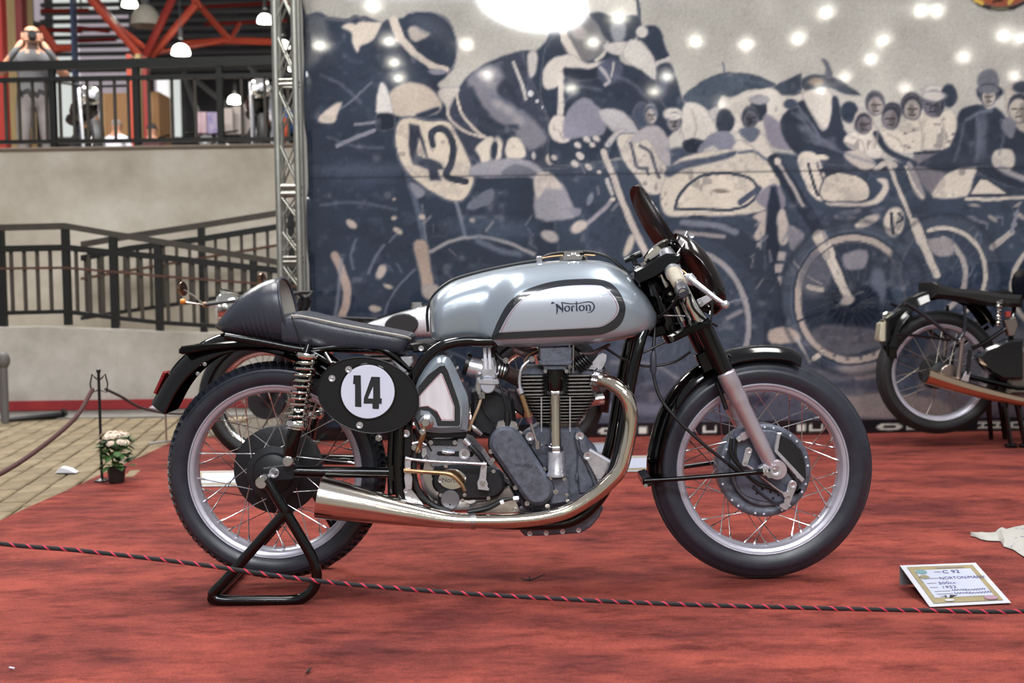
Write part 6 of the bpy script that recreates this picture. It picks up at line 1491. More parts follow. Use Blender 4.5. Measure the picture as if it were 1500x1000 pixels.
# potted chrysanthemum
FP = GND(171, 706, 0); POT = thing('potted_chrysanthemum', 'white flowered plant in a small black plastic pot at the carpet edge', 'plant', FP)
ph_ = W(171, 684, FP.y).z
g = G(); g.lathe([(0, .002), (.034, .002), (.040, ph_ * .9), (.045, ph_ * .9), (.046, ph_), (.040, ph_), (.039, ph_ * .85), (0, ph_ * .85)], FP, (0, 0, 1), 20); g.build('pot', mat('black_plastic', (20, 19, 22), .45), POT)
rr = random.Random(11); M_LEAF = mat('green_leaf', (52, 84, 36), .6, var=.35, vscale=25); M_PETAL = mat('cream_petals', (226, 208, 190), .6, var=.08, vscale=60)
zc = W(171, 655, FP.y).z; zt_f = W(171, 640, FP.y).z
for k in range(9):
    a = rr.uniform(0, 2 * pi); g = G(); g.tube([FP + Vector((0, 0, ph_ * .8)), FP + Vector((.03 * cos(a), .03 * sin(a), zc - .02)), FP + Vector((.045 * cos(a), .045 * sin(a), zc + .01))], .0025, 5); g.build('stem', M_LEAF, POT)
g = G(); g.add([(0, 0, 0), (.012, -.012, .003), (.016, -.03, 0), (0, -.046, -.006), (-.016, -.03, 0), (-.012, -.012, .003), (0, -.024, .004)], [(0, 1, 6), (1, 2, 6), (2, 3, 6), (3, 4, 6), (4, 5, 6), (5, 0, 6)]); LEAF = mesh_of(g, 'leaf', M_LEAF, 60)
for k in range(130):
    a = rr.uniform(0, 2 * pi); h = rr.uniform(0, 1); r_ = .058 * sqrt(rr.random()) if h > .3 else .04 * sqrt(rr.random())
    z = ph_ + (zt_f - ph_) * (.30 + .68 * h) if k > 14 else ph_ + .012
    if k <= 14: r_ = .05
    M = Matrix.Translation(FP + Vector((r_ * cos(a), r_ * sin(a), z))) @ Matrix.Rotation(a + pi / 2, 4, 'Z') @ Matrix.Rotation(rr.uniform(-.9, .5), 4, 'X') @ Matrix.Scale(rr.uniform(.7, 1.15), 4)
    inst(LEAF, 'leaf', M, POT)
g = G()
for ring, (n, r0, r1, z0) in enumerate(((10, .004, .016, 0), (9, .003, .012, .003), (7, .002, .008, .006))):
    for k in range(n):
        a = 2 * pi * (k + ring * .4) / n; d = Vector((cos(a), sin(a), 0)); s_ = Vector((-sin(a), cos(a), 0)) * .0032
        g.add([d * r0 + Vector((0, 0, z0)), d * (r0 + r1) / 2 + s_ + Vector((0, 0, z0 + .003)), d * r1 + Vector((0, 0, z0 + .002)), d * (r0 + r1) / 2 - s_ + Vector((0, 0, z0 + .003))], [(0, 1, 2, 3)])
FLW = mesh_of(g, 'blossom', M_PETAL, 60)
for k in range(46):
    a = rr.uniform(0, 2 * pi); r_ = .068 * sqrt(rr.random()); z = zt_f + .022 * (1 - (r_ / .068) ** 2) - (.022 if r_ > .058 else 0)
    inst(FLW, 'blossom', Matrix.Translation(FP + Vector((r_ * cos(a), r_ * sin(a), z))) @ Matrix.Rotation(a, 4, 'Z') @ Matrix.Rotation(r_ / .068 * .9, 4, 'Y') @ Matrix.Scale(rr.uniform(.9, 1.25), 4), POT)
# truss tower beside the banner
YT = YBK - .19; xa, xb = W(408.5, 300, YT).x, W(437, 300, YT).x; dt = xb - xa
TR_ = thing('truss_tower', 'tall square aluminium lattice truss beside the left edge of the printed banner', 'truss', ((xa + xb) / 2, YT + dt / 2, 0))
M_TRUSS = mat('dull_aluminium', (148, 148, 141), .40, metal=.8, var=.1, vscale=10)
for x in (xa, xb):
    for y in (YT, YT + dt):
        g = G(); g.tube([(x, y, 0), (x, y, 3.3)], .0185, 12); g.build('chord', M_TRUSS, TR_)
zj = [W(420, py, YT).z for py in (640, 480, 380, 278, 120, -40, -200)]
for q_, z in enumerate(zj[1:-1]):
    for dz in (-.012, .012) if q_ != 2 else (-.02, .02):
        for y in (YT, YT + dt): g = G(); g.tube([(xa, y, z + dz), (xb, y, z + dz)], .008 if q_ != 2 else .014, 8); g.build('cross_bar', M_TRUSS, TR_)
        for x in (xa, xb): g = G(); g.tube([(x, YT, z + dz), (x, YT + dt, z + dz)], .008, 8); g.build('cross_bar', M_TRUSS, TR_)
for z0, z1 in zip(zj[:-1], zj[1:]):
    nsub = 2; 
    for s_ in range(nsub):
        a0 = z0 + (z1 - z0) * s_ / nsub; a1 = z0 + (z1 - z0) * (s_ + 1) / nsub
        for y in (YT, YT + dt):
            for (u, v) in ((xa, xb), (xb, xa)): g = G(); g.tube([(u, y, a0 + .02), (v, y, a1 - .02)], .0062, 6); g.build('diagonal', M_TRUSS, TR_)
g = G(); g.box(((xa + xb) / 2, YT + dt / 2, .005), (dt + .12, dt + .12, .012)); g.build('base_plate', M_TRUSS, TR_)
# ================================================================== the two other motorcycles on the carpet
def mirror_tube(pts, y0, dy, r, name, m, parent, n=8, smooth=5, both=True):
    """tube read at pixels on the near side (depth y0-dy), repeated on the far side"""
    P = [W(a, b, y0 - dy) for a, b in (cr(pts, smooth) if len(pts) > 2 else pts)]
    for s in ((-1, 1) if both else (-1,)):
        g = G(); g.tube([(p.x, y0 + s * dy, p.z) for p in P], r, n); g.build(name, m, parent)
def wfender(path, C, hw, depth, name, m, parent):
    P = [Vector(p) for p in cr(path, 4)]; rows = []
    for p in P:
        nrm = (C - p); nrm.y = 0; nrm.normalize(); r1, r2 = [], []
        for k in range(9):
            s = -1 + k / 4; d = depth * abs(s) ** 2.4
            r1.append(p + Vector((0, s * hw, 0)) + nrm * d); r2.append(p + Vector((0, s * (hw - .003), 0)) + nrm * (d + .003))
        rows.append(r1 + r2[::-1])
    g = G(); g.rings(rows); return g.build(name, m, parent, 60)
M_RUB2 = mat('old_tyre_rubber', (19, 19, 21), .6, var=.15, vscale=20)
_g = G(); _g.lathe([(0, 0), (.0017, 0), (.0017, 1.0), (0, 1.0)], (0, 0, 0), (0, 0, 1), 5); SPOKE2 = mesh_of(_g, 'spoke', mat('dull_spoke', (150, 142, 132), .4, metal=.9))
# ---------------------------------------------------------------- black touring motorcycle at the right (faces right)
Y3 = 2.62
R3 = W(1374, 545, Y3); F3 = R3 + Vector((1.34, 0, -.03))
B3 = thing('black_motorcycle', 'black vintage motorcycle with chrome fishtail exhaust parked before the printed banner', 'motorcycle', (R3.x + .6, Y3, 0))
r3 = R3.z - W(1374, 635, Y3).z
wheel('rear', R3, r3, .088, .252, 36, (.05, -.035), (.085, .035), .6, B3, rim_mat=M_RIM, tread='rib', tyre_mat=M_RUB2, n=64, spoke_me=SPOKE2)
F3.z = r3 + .0
wheel('front', F3, r3, .080, .252, 36, (.085, -.03), (.05, .03), .6, B3, rim_mat=M_RIM, tread='rib', tyre_mat=M_RUB2, n=48, spoke_me=SPOKE2)
for c in (R3, F3):
    g = G(); g.lathe([(0, .05), (.085, .05), (.09, .04), (.09, .02), (.04, .015), (.04, -.03), (.055, -.034), (.055, -.042), (.03, -.05), (0, -.05)], c, (0, 1, 0), 24); g.build('hub', M_CASE2, B3)
def w3(px, py): return W(px, py, Y3)
wfender([w3(1292, 520), w3(1293, 495), w3(1300, 470), w3(1316, 448), w3(1340, 430), w3(1372, 421), w3(1405, 424), w3(1435, 440), w3(1458, 468)], R3, .075, .055, 'rear_fender', M_BLACK, B3)
ff3 = [F3 + Vector((.36 * cos(t), 0, .36 * sin(t))) for t in (math.radians(q) for q in (30, 55, 80, 105, 130, 155, 185))]
wfender(ff3, F3, .065, .05, 'front_fender', M_BLACK, B3)
def p3(pts, dy0, dy1, bev, name, m, parent=B3, smooth=0): return plate(pts, Y3 + dy0, Y3 + dy1, bev, name, m, parent, smooth)
# saddle with raised rear
p3([(1368, 436), (1368, 414), (1374, 412), (1384, 418), (1400, 422), (1440, 425), (1470, 430), (1500, 432), (1500, 450), (1470, 450), (1442, 447), (1410, 440), (1384, 437)], -.12, .12, .02, 'saddle', mat('dark_saddle', (14, 13, 14), .45))
p3([(1440, 428), (1475, 424), (1490, 430), (1494, 445), (1470, 450), (1444, 448)], -.10, .10, .01, 'seat_bracket', M_BLACK)
# lamp, number board, carrier
tl = p3([(1293, 460), (1300, 456), (1316, 459), (1316, 470), (1300, 472), (1293, 468)], -.03, .03, .004, 'tail_lamp', M_CHROME)
p3([(1291, 474), (1298, 470), (1302, 472), (1300, 500), (1290, 500), (1288, 496)], -.03, .05, .003, 'licence_plate', mat('cream_plate', (176, 172, 150), .5)); p3([(1290, 474), (1295, 472), (1294, 478), (1290, 479)], -.02, .02, .002, 'rear_reflector', mat('dull_red', (140, 50, 40), .4))
p3([(1300, 466), (1330, 448), (1332, 470), (1306, 500), (1299, 506)], -.06, .06, .01, 'tail_valance', M_BLACK)
mirror_tube([(1326, 444), (1340, 452), (1370, 474), (1400, 497), (1408, 492), (1413, 480), (1413, 448)], Y3, .115, .010, 'carrier_strut', mat('blued_black', (26, 28, 36), .2, coat=.5), B3)
mirror_tube([(1314, 490), (1350, 492), (1392, 498)], Y3, .105, .007, 'fender_stay', M_BLACK, B3); mirror_tube([(1314, 490), (1320, 478), (1332, 462)], Y3, .1, .006, 'fender_stay', M_BLACK, B3)
mirror_tube([(1403, 500), (1409, 500), (1403, 555)], Y3, .11, .013, 'plunger_shock', mat('dull_plated', (150, 140, 134), .3, metal=.9), B3); mirror_tube([(1421, 512), (1417, 548)], Y3, .11, .010, 'frame_strut', M_SATIN, B3, smooth=0)
p3([(1410, 553), (1416, 543), (1422, 545), (1418, 562), (1408, 562)], -.115, -.095, .002, 'pedal', M_ALU); p3(circ(1392, 547, 14, 13, 20), -.075, -.05, .004, 'hub_cover', mat('dull_plated', (0, 0, 0)))
mirror_tube([(1424, 510), (1442, 502), (1466, 486), (1474, 480)], Y3, .11, .011, 'frame_rail', M_BLACK, B3)
p3([(1434, 522), (1446, 510), (1480, 497), (1500, 496), (1500, 556), (1470, 556), (1452, 546), (1438, 532)], -.13, -.05, .012, 'tool_box', mat('black_box_paint', (12, 14, 20), .14, coat=.7))
a, b = W(1464, 440, Y3 - .13), W(1462, 478, Y3 - .13); u = Vector((1, 0, 0)); w_ = Vector((0, 1, 0))
for s in (-1, 1):
    pts = [a.lerp(b, k / 100) + (u * cos(2 * pi * 8 * k / 100) + w_ * sin(2 * pi * 8 * k / 100)) * .014 + Vector((0, (.26 if s > 0 else 0), 0)) for k in range(101)]
    g = G(); g.tube(pts, .0035, 6); g.build('saddle_spring', M_CHROME, B3)
p3([(1474, 456), (1481, 456), (1481, 464), (1474, 464)], -.14, -.12, .001, 'red_tag', mat('dull_red', (0, 0, 0))); p3([(1472, 468), (1488, 464), (1492, 476), (1486, 492), (1478, 492)], -.13, -.09, .004, 'horn', mat('dull_plated', (0, 0, 0)))
# exhaust
e3 = [(1500 + 330, 470, 7.5), (1500 + 250, 560, 7.5), (1500 + 150, 592, 7.5), (1540, 591, 7.5), (1500, 588, 8), (1470, 582, 9), (1440, 575, 10.2), (1400, 564, 11.5), (1357, 550, 13.5)]
q = cr(e3, 5); g = G(); g.tube([W(x, y, Y3 - .16) for x, y, r in q], [r * m_per_px(Y3 - .16) * .9 for x, y, r in q], 16); ex3 = g.build('exhaust', mat('warm_chrome', (206, 178, 150), .13, metal=1.0), B3)
g = G(); p = W(1356.5, 550, Y3 - .16); g.lathe([(0, .002), (.036, .002), (.036, -.002)], p, (W(1357, 550, Y3 - .16) - W(1400, 564, Y3 - .16)), 16); g.build('exhaust_mouth', M_DARK, ex3)
# centre stand
for (x0, x1) in ((1471, 1481), (1490, 1502)):
    a, b = W(x0, 590, Y3 - .1), W(x1, 640, Y3 - .12); b.z = .012; g = G(); g.tube([a, b], [.018, .012], 8); g.tube([b + Vector((-.03, 0, 0)), b + Vector((.03, 0, 0))], .011, 8); g.build('stand_leg', M_BLACK, B3)
    g = G(); g.tube([(a.x, 2 * Y3 - a.y, a.z), (b.x, 2 * Y3 - b.y, b.z)], [.018, .012], 8); g.build('stand_leg', M_BLACK, B3)
# engine, tank, fork: mostly beyond the frame edge
bx = R3 + Vector((.62, 0, .02))
g = G(); g.slab([(bx.x - .30, bx.z - .14), (bx.x + .26, bx.z - .14), (bx.x + .30, bx.z + .05), (bx.x + .12, bx.z + .14), (bx.x - .28, bx.z + .10)], Y3 - .10, Y3 + .10, .02); g.build('engine', mat('old_alloy', (110, 106, 100), .45, metal=.7, var=.25, vscale=30), B3)
for k in range(10):
    g = G(); g.box((bx.x + .10, Y3, bx.z + .16 + k * .020), (.17, .17, .007)); g.build('fin', M_FIN, B3)
g = G(); g.box((bx.x + .10, Y3, bx.z + .25), (.11, .11, .24)); g.build('barrel', M_CASE2, B3)
R = []
for k in range(11):
    t = k / 10; x = R3.x + .42 + .55 * t; h = .075 + .05 * sin(pi * t * .9); hw = .06 + .075 * sin(pi * min(1, t * .8 + .15)); zc = R3.z + .45 + .03 * t
    R.append([Vector((x, Y3 + hw * cos(2 * pi * j / 16), zc + h * sin(2 * pi * j / 16))) for j in range(16)])
g = G(); g.rings(R); g.build('fuel_tank', M_BLACK, B3, 60)
for s in (-1, 1):
    g = G(); g.tube([F3 + Vector((0, s * .085, 0)), F3 + Vector((-.22, s * .085, .50))], .022, 10); g.build('fork_leg', M_BLACK, B3)
    g = G(); g.tube([F3 + Vector((-.24, 0, .58)), F3 + Vector((-.26, s * .2, .64)), F3 + Vector((-.42, s * .36, .62))], .012, 8); g.build('handlebar', M_CHROME, B3)
g = G(); g.tube([R3 + Vector((.05, -.09, 0)), bx + Vector((-.25, -.09, -.1)), bx + Vector((.3, -.09, -.12)), F3 + Vector((-.26, 0, .4))], .015, 8); g.tube([R3 + Vector((.05, .09, 0)), bx + Vector((-.25, .09, -.1)), bx + Vector((.3, .09, -.12)), F3 + Vector((-.26, 0, .4))], .015, 8); g.tube([F3 + Vector((-.26, 0, .5)), R3 + Vector((.4, 0, .38)), R3 + Vector((.36, 0, 0))], .016, 8); g.build('frame', M_BLACK, B3)
g = G(); g.lathe([(0, -.06), (.05, -.05), (.08, 0), (.085, .03), (.07, .04), (0, .045)], F3 + Vector((-.1, 0, .50)), (1, 0, 0), 20); g.build('headlamp', M_CHROME, B3)

# ---------------------------------------------------------------- silver and black motorcycle behind number 14 (faces left)
Y2 = 2.35
F2 = W(392, 575, Y2); F2.z = .318; R2 = F2 + Vector((1.36, 0, 0))
B2 = thing('silver_motorcycle', 'silver tanked motorcycle with round chrome headlamp and mirrors standing behind number 14', 'motorcycle', (F2.x + .7, Y2, 0))
for nm, c in (('front', F2), ('rear', R2)):
    wheel(nm, c, .318, .085, .245, 36, (.09, -.03), (.06, .03), .6, B2, rim_mat=M_CHROME, tread='rib', tyre_mat=M_RUB2, n=56, spoke_me=SPOKE2)
    g = G(); g.lathe([(0, .05), (.09, .05), (.095, .03), (.04, .02), (.04, -.02), (.095, -.03), (.09, -.05), (0, -.05)], c, (0, 1, 0), 24); g.build('hub', M_CASE2, B2)
def arcp(c, r, a0, a1, n=8): return [c + Vector((r * cos(math.radians(a0 + (a1 - a0) * k / n)), 0, r * sin(math.radians(a0 + (a1 - a0) * k / n)))) for k in range(n + 1)]
wfender(arcp(F2, .345, 200, 40), F2, .06, .05, 'front_fender', M_BLACK, B2); wfender(arcp(R2, .35, 150, -15), R2, .07, .05, 'rear_fender', M_BLACK, B2)
hz = W(585, 455, Y2)
# tank: top line and panel are what shows between seat and tank of number 14
R = []
tx0, tx1 = W(527, 470, Y2).x, W(720, 470, Y2).x
for k in range(17):
    t = k / 16; x = tx0 + (tx1 - tx0) * t; top_ = W(560, 477, Y2).z + .13 * (1 - (1 - t) ** 1.9) - .05 * max(0, t - .7); bot_ = W(560, 496, Y2).z + .01 * t
    top_ = max(top_, bot_ + .03); hw = .12 * (1 - (2 * t - 1) ** 4 * .7); c0 = Vector((x, Y2, (top_ + bot_) / 2)); h = (top_ - bot_) / 2
    R.append([c0 + Vector((0, hw * math.copysign(abs(cos(2 * pi * j / 20)) ** .7, cos(2 * pi * j / 20)), h * math.copysign(abs(sin(2 * pi * j / 20)) ** .7, sin(2 * pi * j / 20)))) for j in range(20)])
g = G(); g.rings(R); t2 = g.build('fuel_tank', mat('pale_silver_tank', (196, 198, 204), .25, coat=.8), B2, 60)
plate(circ(588, 476, 25, 17, 24, -.12), Y2 - .128, Y2 - .10, .006, 'knee_pad', mat('black_knee_pad', (22, 22, 26), .5), t2)
g = G(); g.tube([R[k][5] + Vector((0, 0, .002)) for k in range(17)], .007, 8); g.build('tank_seam', M_BLACK, t2)
g = G(); g.lathe([(0, .03), (.028, .028), (.03, .01), (.03, -.005), (0, -.005)], R[7][5], (0, 0, 1), 18); g.build('filler_cap', M_CHROME, t2)
g = G(); g.box((R2.x - .05, Y2, .77), (.62, .22, .07)); 
R = []
for k in range(9):
    t = k / 8; x = tx1 - .02 + .62 * t; c0 = Vector((x, Y2, .775)); hw = .10 + .02 * sin(pi * t); h = .035
    R.append([c0 + Vector((0, hw * math.copysign(abs(cos(2 * pi * j / 16)) ** .5, cos(2 * pi * j / 16)), h * math.copysign(abs(sin(2 * pi * j / 16)) ** .5, sin(2 * pi * j / 16)))) for j in range(16)])
g = G(); g.rings(R); g.build('saddle', M_LEATHER, B2, 60)
hl = W(330, 452, Y2); hd_ = Vector((-1, -.12, .05))
g = G(); g.lathe([(0, -.11), (.05, -.10), (.085, -.05), (.098, 0), (.100, .02), (.092, .028)], hl, hd_, 28); h2_ = g.build('headlamp', M_CHROME, B2)
g = G(); g.lathe([(.092, .024), (.06, .040), (0, .046)], hl, hd_, 28); g.build('lens', mat('headlamp_glass', (220, 222, 230), .08), h2_)
for s in (-1, 1):
    g = G(); g.tube([F2 + Vector((0, s * .09, 0)), F2 + Vector((.13, s * .09, .34)), F2 + Vector((.20, s * .09, .50))], [.026, .024, .018], 10); g.build('fork_leg', mat('dark_fork', (40, 40, 44), .3, metal=.6), B2)
    q_ = W(267, 423, Y2 - .33) if s < 0 else W(384, 409, Y2 + .33); q_ = q_ + Vector((.10, 0, -.075)); g = G(); g.tube([F2 + Vector((.20, s * .05, .50)), F2 + Vector((.20, s * .2, .53)), q_], .009, 8); g.build('handlebar', M_SATIN, B2)
# mirrors, indicators
for (px, py, dy, s) in ((267, 423, -.33, 1.0), (384, 409, .33, 1.0)):
    m_ = W(px, py, Y2 + dy); base = m_ + Vector((.10, 0, -.075)); g = G(); g.tube([base, m_ + Vector((.05, 0, -.03)), m_], .004, 6); mr = g.build('mirror_stem', M_CHROME, B2)
    g = G(); g.lathe([(0, -.018), (.024, -.014), (.034, 0), (.034, .008), (0, .010)], m_, (1, -.25, .1), 20); g.build('mirror_head', mat('bronze_chrome', (150, 112, 92), .18, metal=1.0), mr)
for dy, (px, py) in ((-.16, (267.5, 441.5)), (.16, (300, 446))):
    m_ = W(px, py, Y2 + dy); g = G(); g.lathe([(0, -.018), (.011, -.012), (.014, 0), (.011, .009), (0, .011)], m_, (-1, 0, 0), 14); io = g.build('indicator', mat('orange_lens', (208, 130, 40), .3), B2)
    g = G(); g.tube([m_, hl + Vector((.03, dy * .3, 0))], .0035, 6); g.build('indicator_stem', M_CHROME, io)
bx = F2 + Vector((.66, 0, .06))
g = G(); g.slab([(bx.x - .26, bx.z - .18), (bx.x + .30, bx.z - .18), (bx.x + .34, bx.z), (bx.x + .1, bx.z + .10), (bx.x - .24, bx.z + .06)], Y2 - .14, Y2 + .14, .03); g.build('engine', mat('dark_alloy', (70, 70, 74), .4, metal=.7, var=.25, vscale=30), B2)
for k in range(9): g = G(); g.box((bx.x - .06, Y2, bx.z + .10 + k * .022), (.20, .24, .008)); g.build('fin', M_FIN, B2)
g = G(); g.box((bx.x - .06, Y2, bx.z + .19), (.14, .16, .2)); g.build('barrel', M_CASE2, B2)
g = G(); 
for s in (-1, 1): g.tube([R2 + Vector((0, s * .1, 0)), bx + Vector((.3, s * .1, -.12)), bx + Vector((-.26, s * .1, -.15)), F2 + Vector((.24, 0, .42))], .015, 8)
g.tube([F2 + Vector((.24, 0, .40)), bx + Vector((.3, 0, .30)), R2 + Vector((.1, 0, .38))], .018, 8); g.build('frame', M_BLACK, B2)
for s in (-1, 1):
    g = G(); g.tube(cr([bx + Vector((-.16, s * .1, .12)), bx + Vector((-.30, s * .15, .0)), bx + Vector((-.22, s * .16, -.15)), bx + Vector((.1, s * .16, -.18)), R2 + Vector((-.1, s * .17, -.06)), R2 + Vector((.3, s * .17, .0))], 5), [.018] * 16 + [.03] * 10, 10); g.build('exhaust', M_CHROME, B2)
    g = G(); g.tube([R2 + Vector((.02, s * .12, .05)), R2 + Vector((-.06, s * .12, .40))], .024, 10); g.build('rear_shock', M_CHROME, B2)
g = G(); g.tube([bx + Vector((.05, -.1, -.15)), Vector((bx.x + .12, Y2 - .2, .012))], .012, 8); g.tube([bx + Vector((.05, .1, -.15)), Vector((bx.x + .12, Y2 + .2, .012))], .012, 8); g.build('centre_stand', M_BLACK, B2)
g = G(); g.box((F2.x + .62, Y2 + .06, .55), (.16, .02, .08)); 
# white board on a low wire foot left of the headlamp bike
c = W(242, 590, 3.2); t = thing('sign_board', 'small white tilted board on a wire foot before the red strip', 'sign', (c.x, 3.2, 0))
g = G(); g.slab([(W(222, 596, 3.2).x, W(222, 596, 3.2).z), (W(236, 588, 3.2).x, W(236, 588, 3.2).z), (W(262, 582, 3.2).x, W(262, 582, 3.2).z), (W(258, 589, 3.2).x, W(258, 589, 3.2).z), (W(232, 598, 3.2).x, W(232, 598, 3.2).z)], 3.15, 3.25, .004); g.build('board', M_WHITE, t)
g = G(); g.tube([(c.x, 3.2, 0), (c.x, 3.2, c.z)], .006, 6); g.tube([(c.x - .08, 3.12, .006), (c.x + .08, 3.28, .006)], .006, 6); g.build('wire_foot', M_STEEL, t)
# ================================================================== railings, people, roof and lamps of the hall
M_IRON = mat('dark_iron_paint', (15, 16, 15), .5, var=.1); M_RUST = mat('rusty_iron', (84, 56, 44), .65, var=.3, vscale=8); M_BRONZE = mat('weathered_rail', (66, 60, 53), .55, var=.2, vscale=6)
def railing(name, label, y, tops, posts, bal, group=None):
    """tops: list of (pixel path, thickness m, material, name); posts: (px, top, bottom); bal: (px, top, bottom)"""
    x0 = W(tops[0][0][0][0], 400, y).x; t = thing(name, label, 'railing', (x0, y, posts[0][3] if len(posts[0]) > 3 else .55), group)
    for path, th, m, nm in tops:
        g = G(); P = [W(a, b, y) for a, b in path]
        rows = []
        for p in P: rows.append([p + Vector((0, -.03, -th / 2)), p + Vector((0, .03, -th / 2)), p + Vector((0, .03, th / 2)), p + Vector((0, -.03, th / 2))])
        g.rings(rows); g.build(nm, m, t, 20)
    for q in posts:
        a, b = W(q[0], q[1], y), W(q[0] + (q[2] - q[1]) * .012, q[2], y); g = G(); g.box(((a.x + b.x) / 2, y, (a.z + b.z) / 2), (.050, .05, a.z - b.z)); g.build('post', M_IRON, t)
    for (px, ta, tb) in bal:
        a, b = W(px, ta, y), W(px + (tb - ta) * .012, tb, y); g = G(); g.box(((a.x + b.x) / 2, y, (a.z + b.z) / 2), (.022, .022, a.z - b.z)); g.build('baluster', M_BRONZE, t)
    return t
def ip(path, x): return float(np.interp(x, [p[0] for p in path], [p[1] for p in path]))
r1t = [(-620, 342), (-60, 335), (97, 331), (167, 343), (212, 350), (300, 365), (440, 390)]; r1m = [(-620, 374), (-60, 366), (97, 362.5), (167, 370), (232, 376), (440, 400)]; r1b = [(-620, 468), (-60, 460), (97, 456), (167, 465), (232, 472), (310, 477), (440, 486)]; r1c = [(-620, 402), (-60, 394), (97, 392), (167, 398), (232, 404), (440, 420)]
bal = [(x, ip(r1m, x), ip(r1b, x)) for x in range(-610, 440, 19) if min(abs(x - p) for p in (2, 97, 167, 232, 372)) > 6]
railing('ramp_railing', 'dark iron railing of the lower ramp, level then falling towards the banner', YR + .10, [(r1t, .045, M_BRONZE, 'top_rail'), (r1m, .045, M_IRON, 'middle_rail'), (r1b, .03, M_IRON, 'bottom_rail'), (r1c, .018, M_RUST, 'thin_rail')],
        [(-570, 342, 490), (-380, 339, 487), (-190, 337, 485), (2, 334, 482), (97, 332, 476), (167, 344, 478), (232, 353, 490), (372, 380, 500)], bal)
r2t = [(120, 358), (190, 346), (296, 330), (408, 312), (460, 303)]; r2m = [(120, 378), (190, 364), (296, 350), (408, 332), (460, 324)]; r2b = [(120, 466), (170, 458), (296, 440), (400, 421), (460, 412)]; r2c = [(120, 408), (190, 396), (296, 378), (460, 350)]
bal = [(x, ip(r2m, x), ip(r2b, x)) for x in range(126, 460, 19) if min(abs(x - p) for p in (296, 427, 166)) > 6]
railing('upper_ramp_railing', 'dark iron railing climbing the upper ramp along the tall wall', YR + .85, [(r2t, .045, M_BRONZE, 'top_rail'), (r2m, .045, M_IRON, 'middle_rail'), (r2b, .03, M_IRON, 'bottom_rail'), (r2c, .018, M_RUST, 'thin_rail')],
        [(296, 331, 490), (427, 309, 488), (166, 351, 492)], bal)
YUR = YU + .10
ut = [(-620, 109), (-60, 99), (200, 93), (460, 87)]; um = [(-620, 129), (-60, 119), (200, 114), (460, 109)]; ub = [(-620, 217), (-60, 209), (200, 206), (460, 203)]
bal = [(x, ip(um, x), ip(ub, x)) for x in list(range(-612, 200, 20)) + list(range(218, 455, 34)) if min(abs(x - p) for p in (-45, 77, 200, 322, 446)) > 7]
railing('gallery_railing', 'black iron railing with a thick top rail on the tall cream wall', YUR, [(ut, .075, M_IRON, 'top_rail'), (um, .035, M_IRON, 'middle_rail'), (ub, .03, M_IRON, 'bottom_rail')], [(x, ip(ut, x), ip(ub, x) + 12, zu0) for x in (-533, -411, -289, -167, -45, 77, 200, 322, 446)], bal)

# ---- people: one continuous skinned body each
def person(label, base, joints, edges, radii, skin, clothes, rotz=0.0, scale=1.0):
    t = thing('person', label, 'person', base)
    me = bpy.data.meshes.new('body'); me.from_pydata([Vector(p) * scale for p in joints], edges, [])
    o = bpy.data.objects.new('body', me); COL.objects.link(o)
    md = o.modifiers.new('s', 'SKIN'); sv = me.skin_vertices[0].data
    for i, r in enumerate(radii):
        sv[i].radius = (r[0] * scale, r[1] * scale) if isinstance(r, tuple) else (r * scale, r * scale)
    sv[0].use_root = True
    o.modifiers.new('d', 'SUBSURF').levels = 2
    dg = bpy.context.evaluated_depsgraph_get(); m2 = bpy.data.meshes.new_from_object(o.evaluated_get(dg)); bpy.data.objects.remove(o)
    b = bpy.data.objects.new('body', m2); COL.objects.link(b); b.parent = t; b.rotation_euler.z = rotz
    m2.polygons.foreach_set('use_smooth', [True] * len(m2.polygons))
    ms = [skin] + [c[0] for c in clothes]
    m2.materials.clear()
    for m_ in ms: m2.materials.append(m_)
    for p in m2.polygons:
        for i, (_, test) in enumerate(clothes):
            if test(p.center / scale): p.material_index = i + 1; break
    return t, b
SKIN = mat('skin', (176, 128, 102), .6); GREYT = mat('grey_tshirt', (92, 92, 94), .85, var=.15, vscale=8); GREYP = mat('grey_trousers', (104, 98, 96), .85, var=.15, vscale=8); BELT = mat('black_belt', (18, 18, 18), .5); BEARD = mat('beard', (60, 44, 36), .8); SHIRTW = mat('white_shirt', (214, 212, 222), .8); DARKC = mat('dark_clothes', (40, 38, 42), .85)
# standing photographer (x right, y away from us, z up), local to his feet
J = [(0, 0, .98), (0, .01, 1.12), (0, .02, 1.30), (0, .02, 1.42), (0, .0, 1.52), (0, -.02, 1.60), (0, -.03, 1.68), (0, -.03, 1.75),
     (-.10, 0, .93), (-.12, -.02, .52), (-.13, .02, .08), (-.14, -.12, .03), (.10, 0, .93), (.12, -.02, .52), (.13, .02, .08), (.14, -.12, .03),
     (-.17, .01, 1.40), (-.34, -.12, 1.20), (-.16, -.26, 1.44), (-.09, -.22, 1.55), (.17, .01, 1.40), (.34, -.12, 1.20), (.16, -.26, 1.44), (.09, -.22, 1.55)]
E = [(0, 1), (1, 2), (2, 3), (3, 4), (4, 5), (5, 6), (6, 7), (0, 8), (8, 9), (9, 10), (10, 11), (0, 12), (12, 13), (13, 14), (14, 15), (3, 16), (16, 17), (17, 18), (18, 19), (3, 20), (20, 21), (21, 22), (22, 23)]
RD = [(.16, .12), (.165, .125), (.18, .13), (.15, .10), .055, .085, .098, .06, (.09, .1), .07, .05, .045, (.09, .1), .07, .05, .045, .065, .048, .035, .035, .065, .048, .035, .035]
pb = W(38, 30, 8.2); hgt = (W(38, 32, 8.2).z - ZF) / 1.80
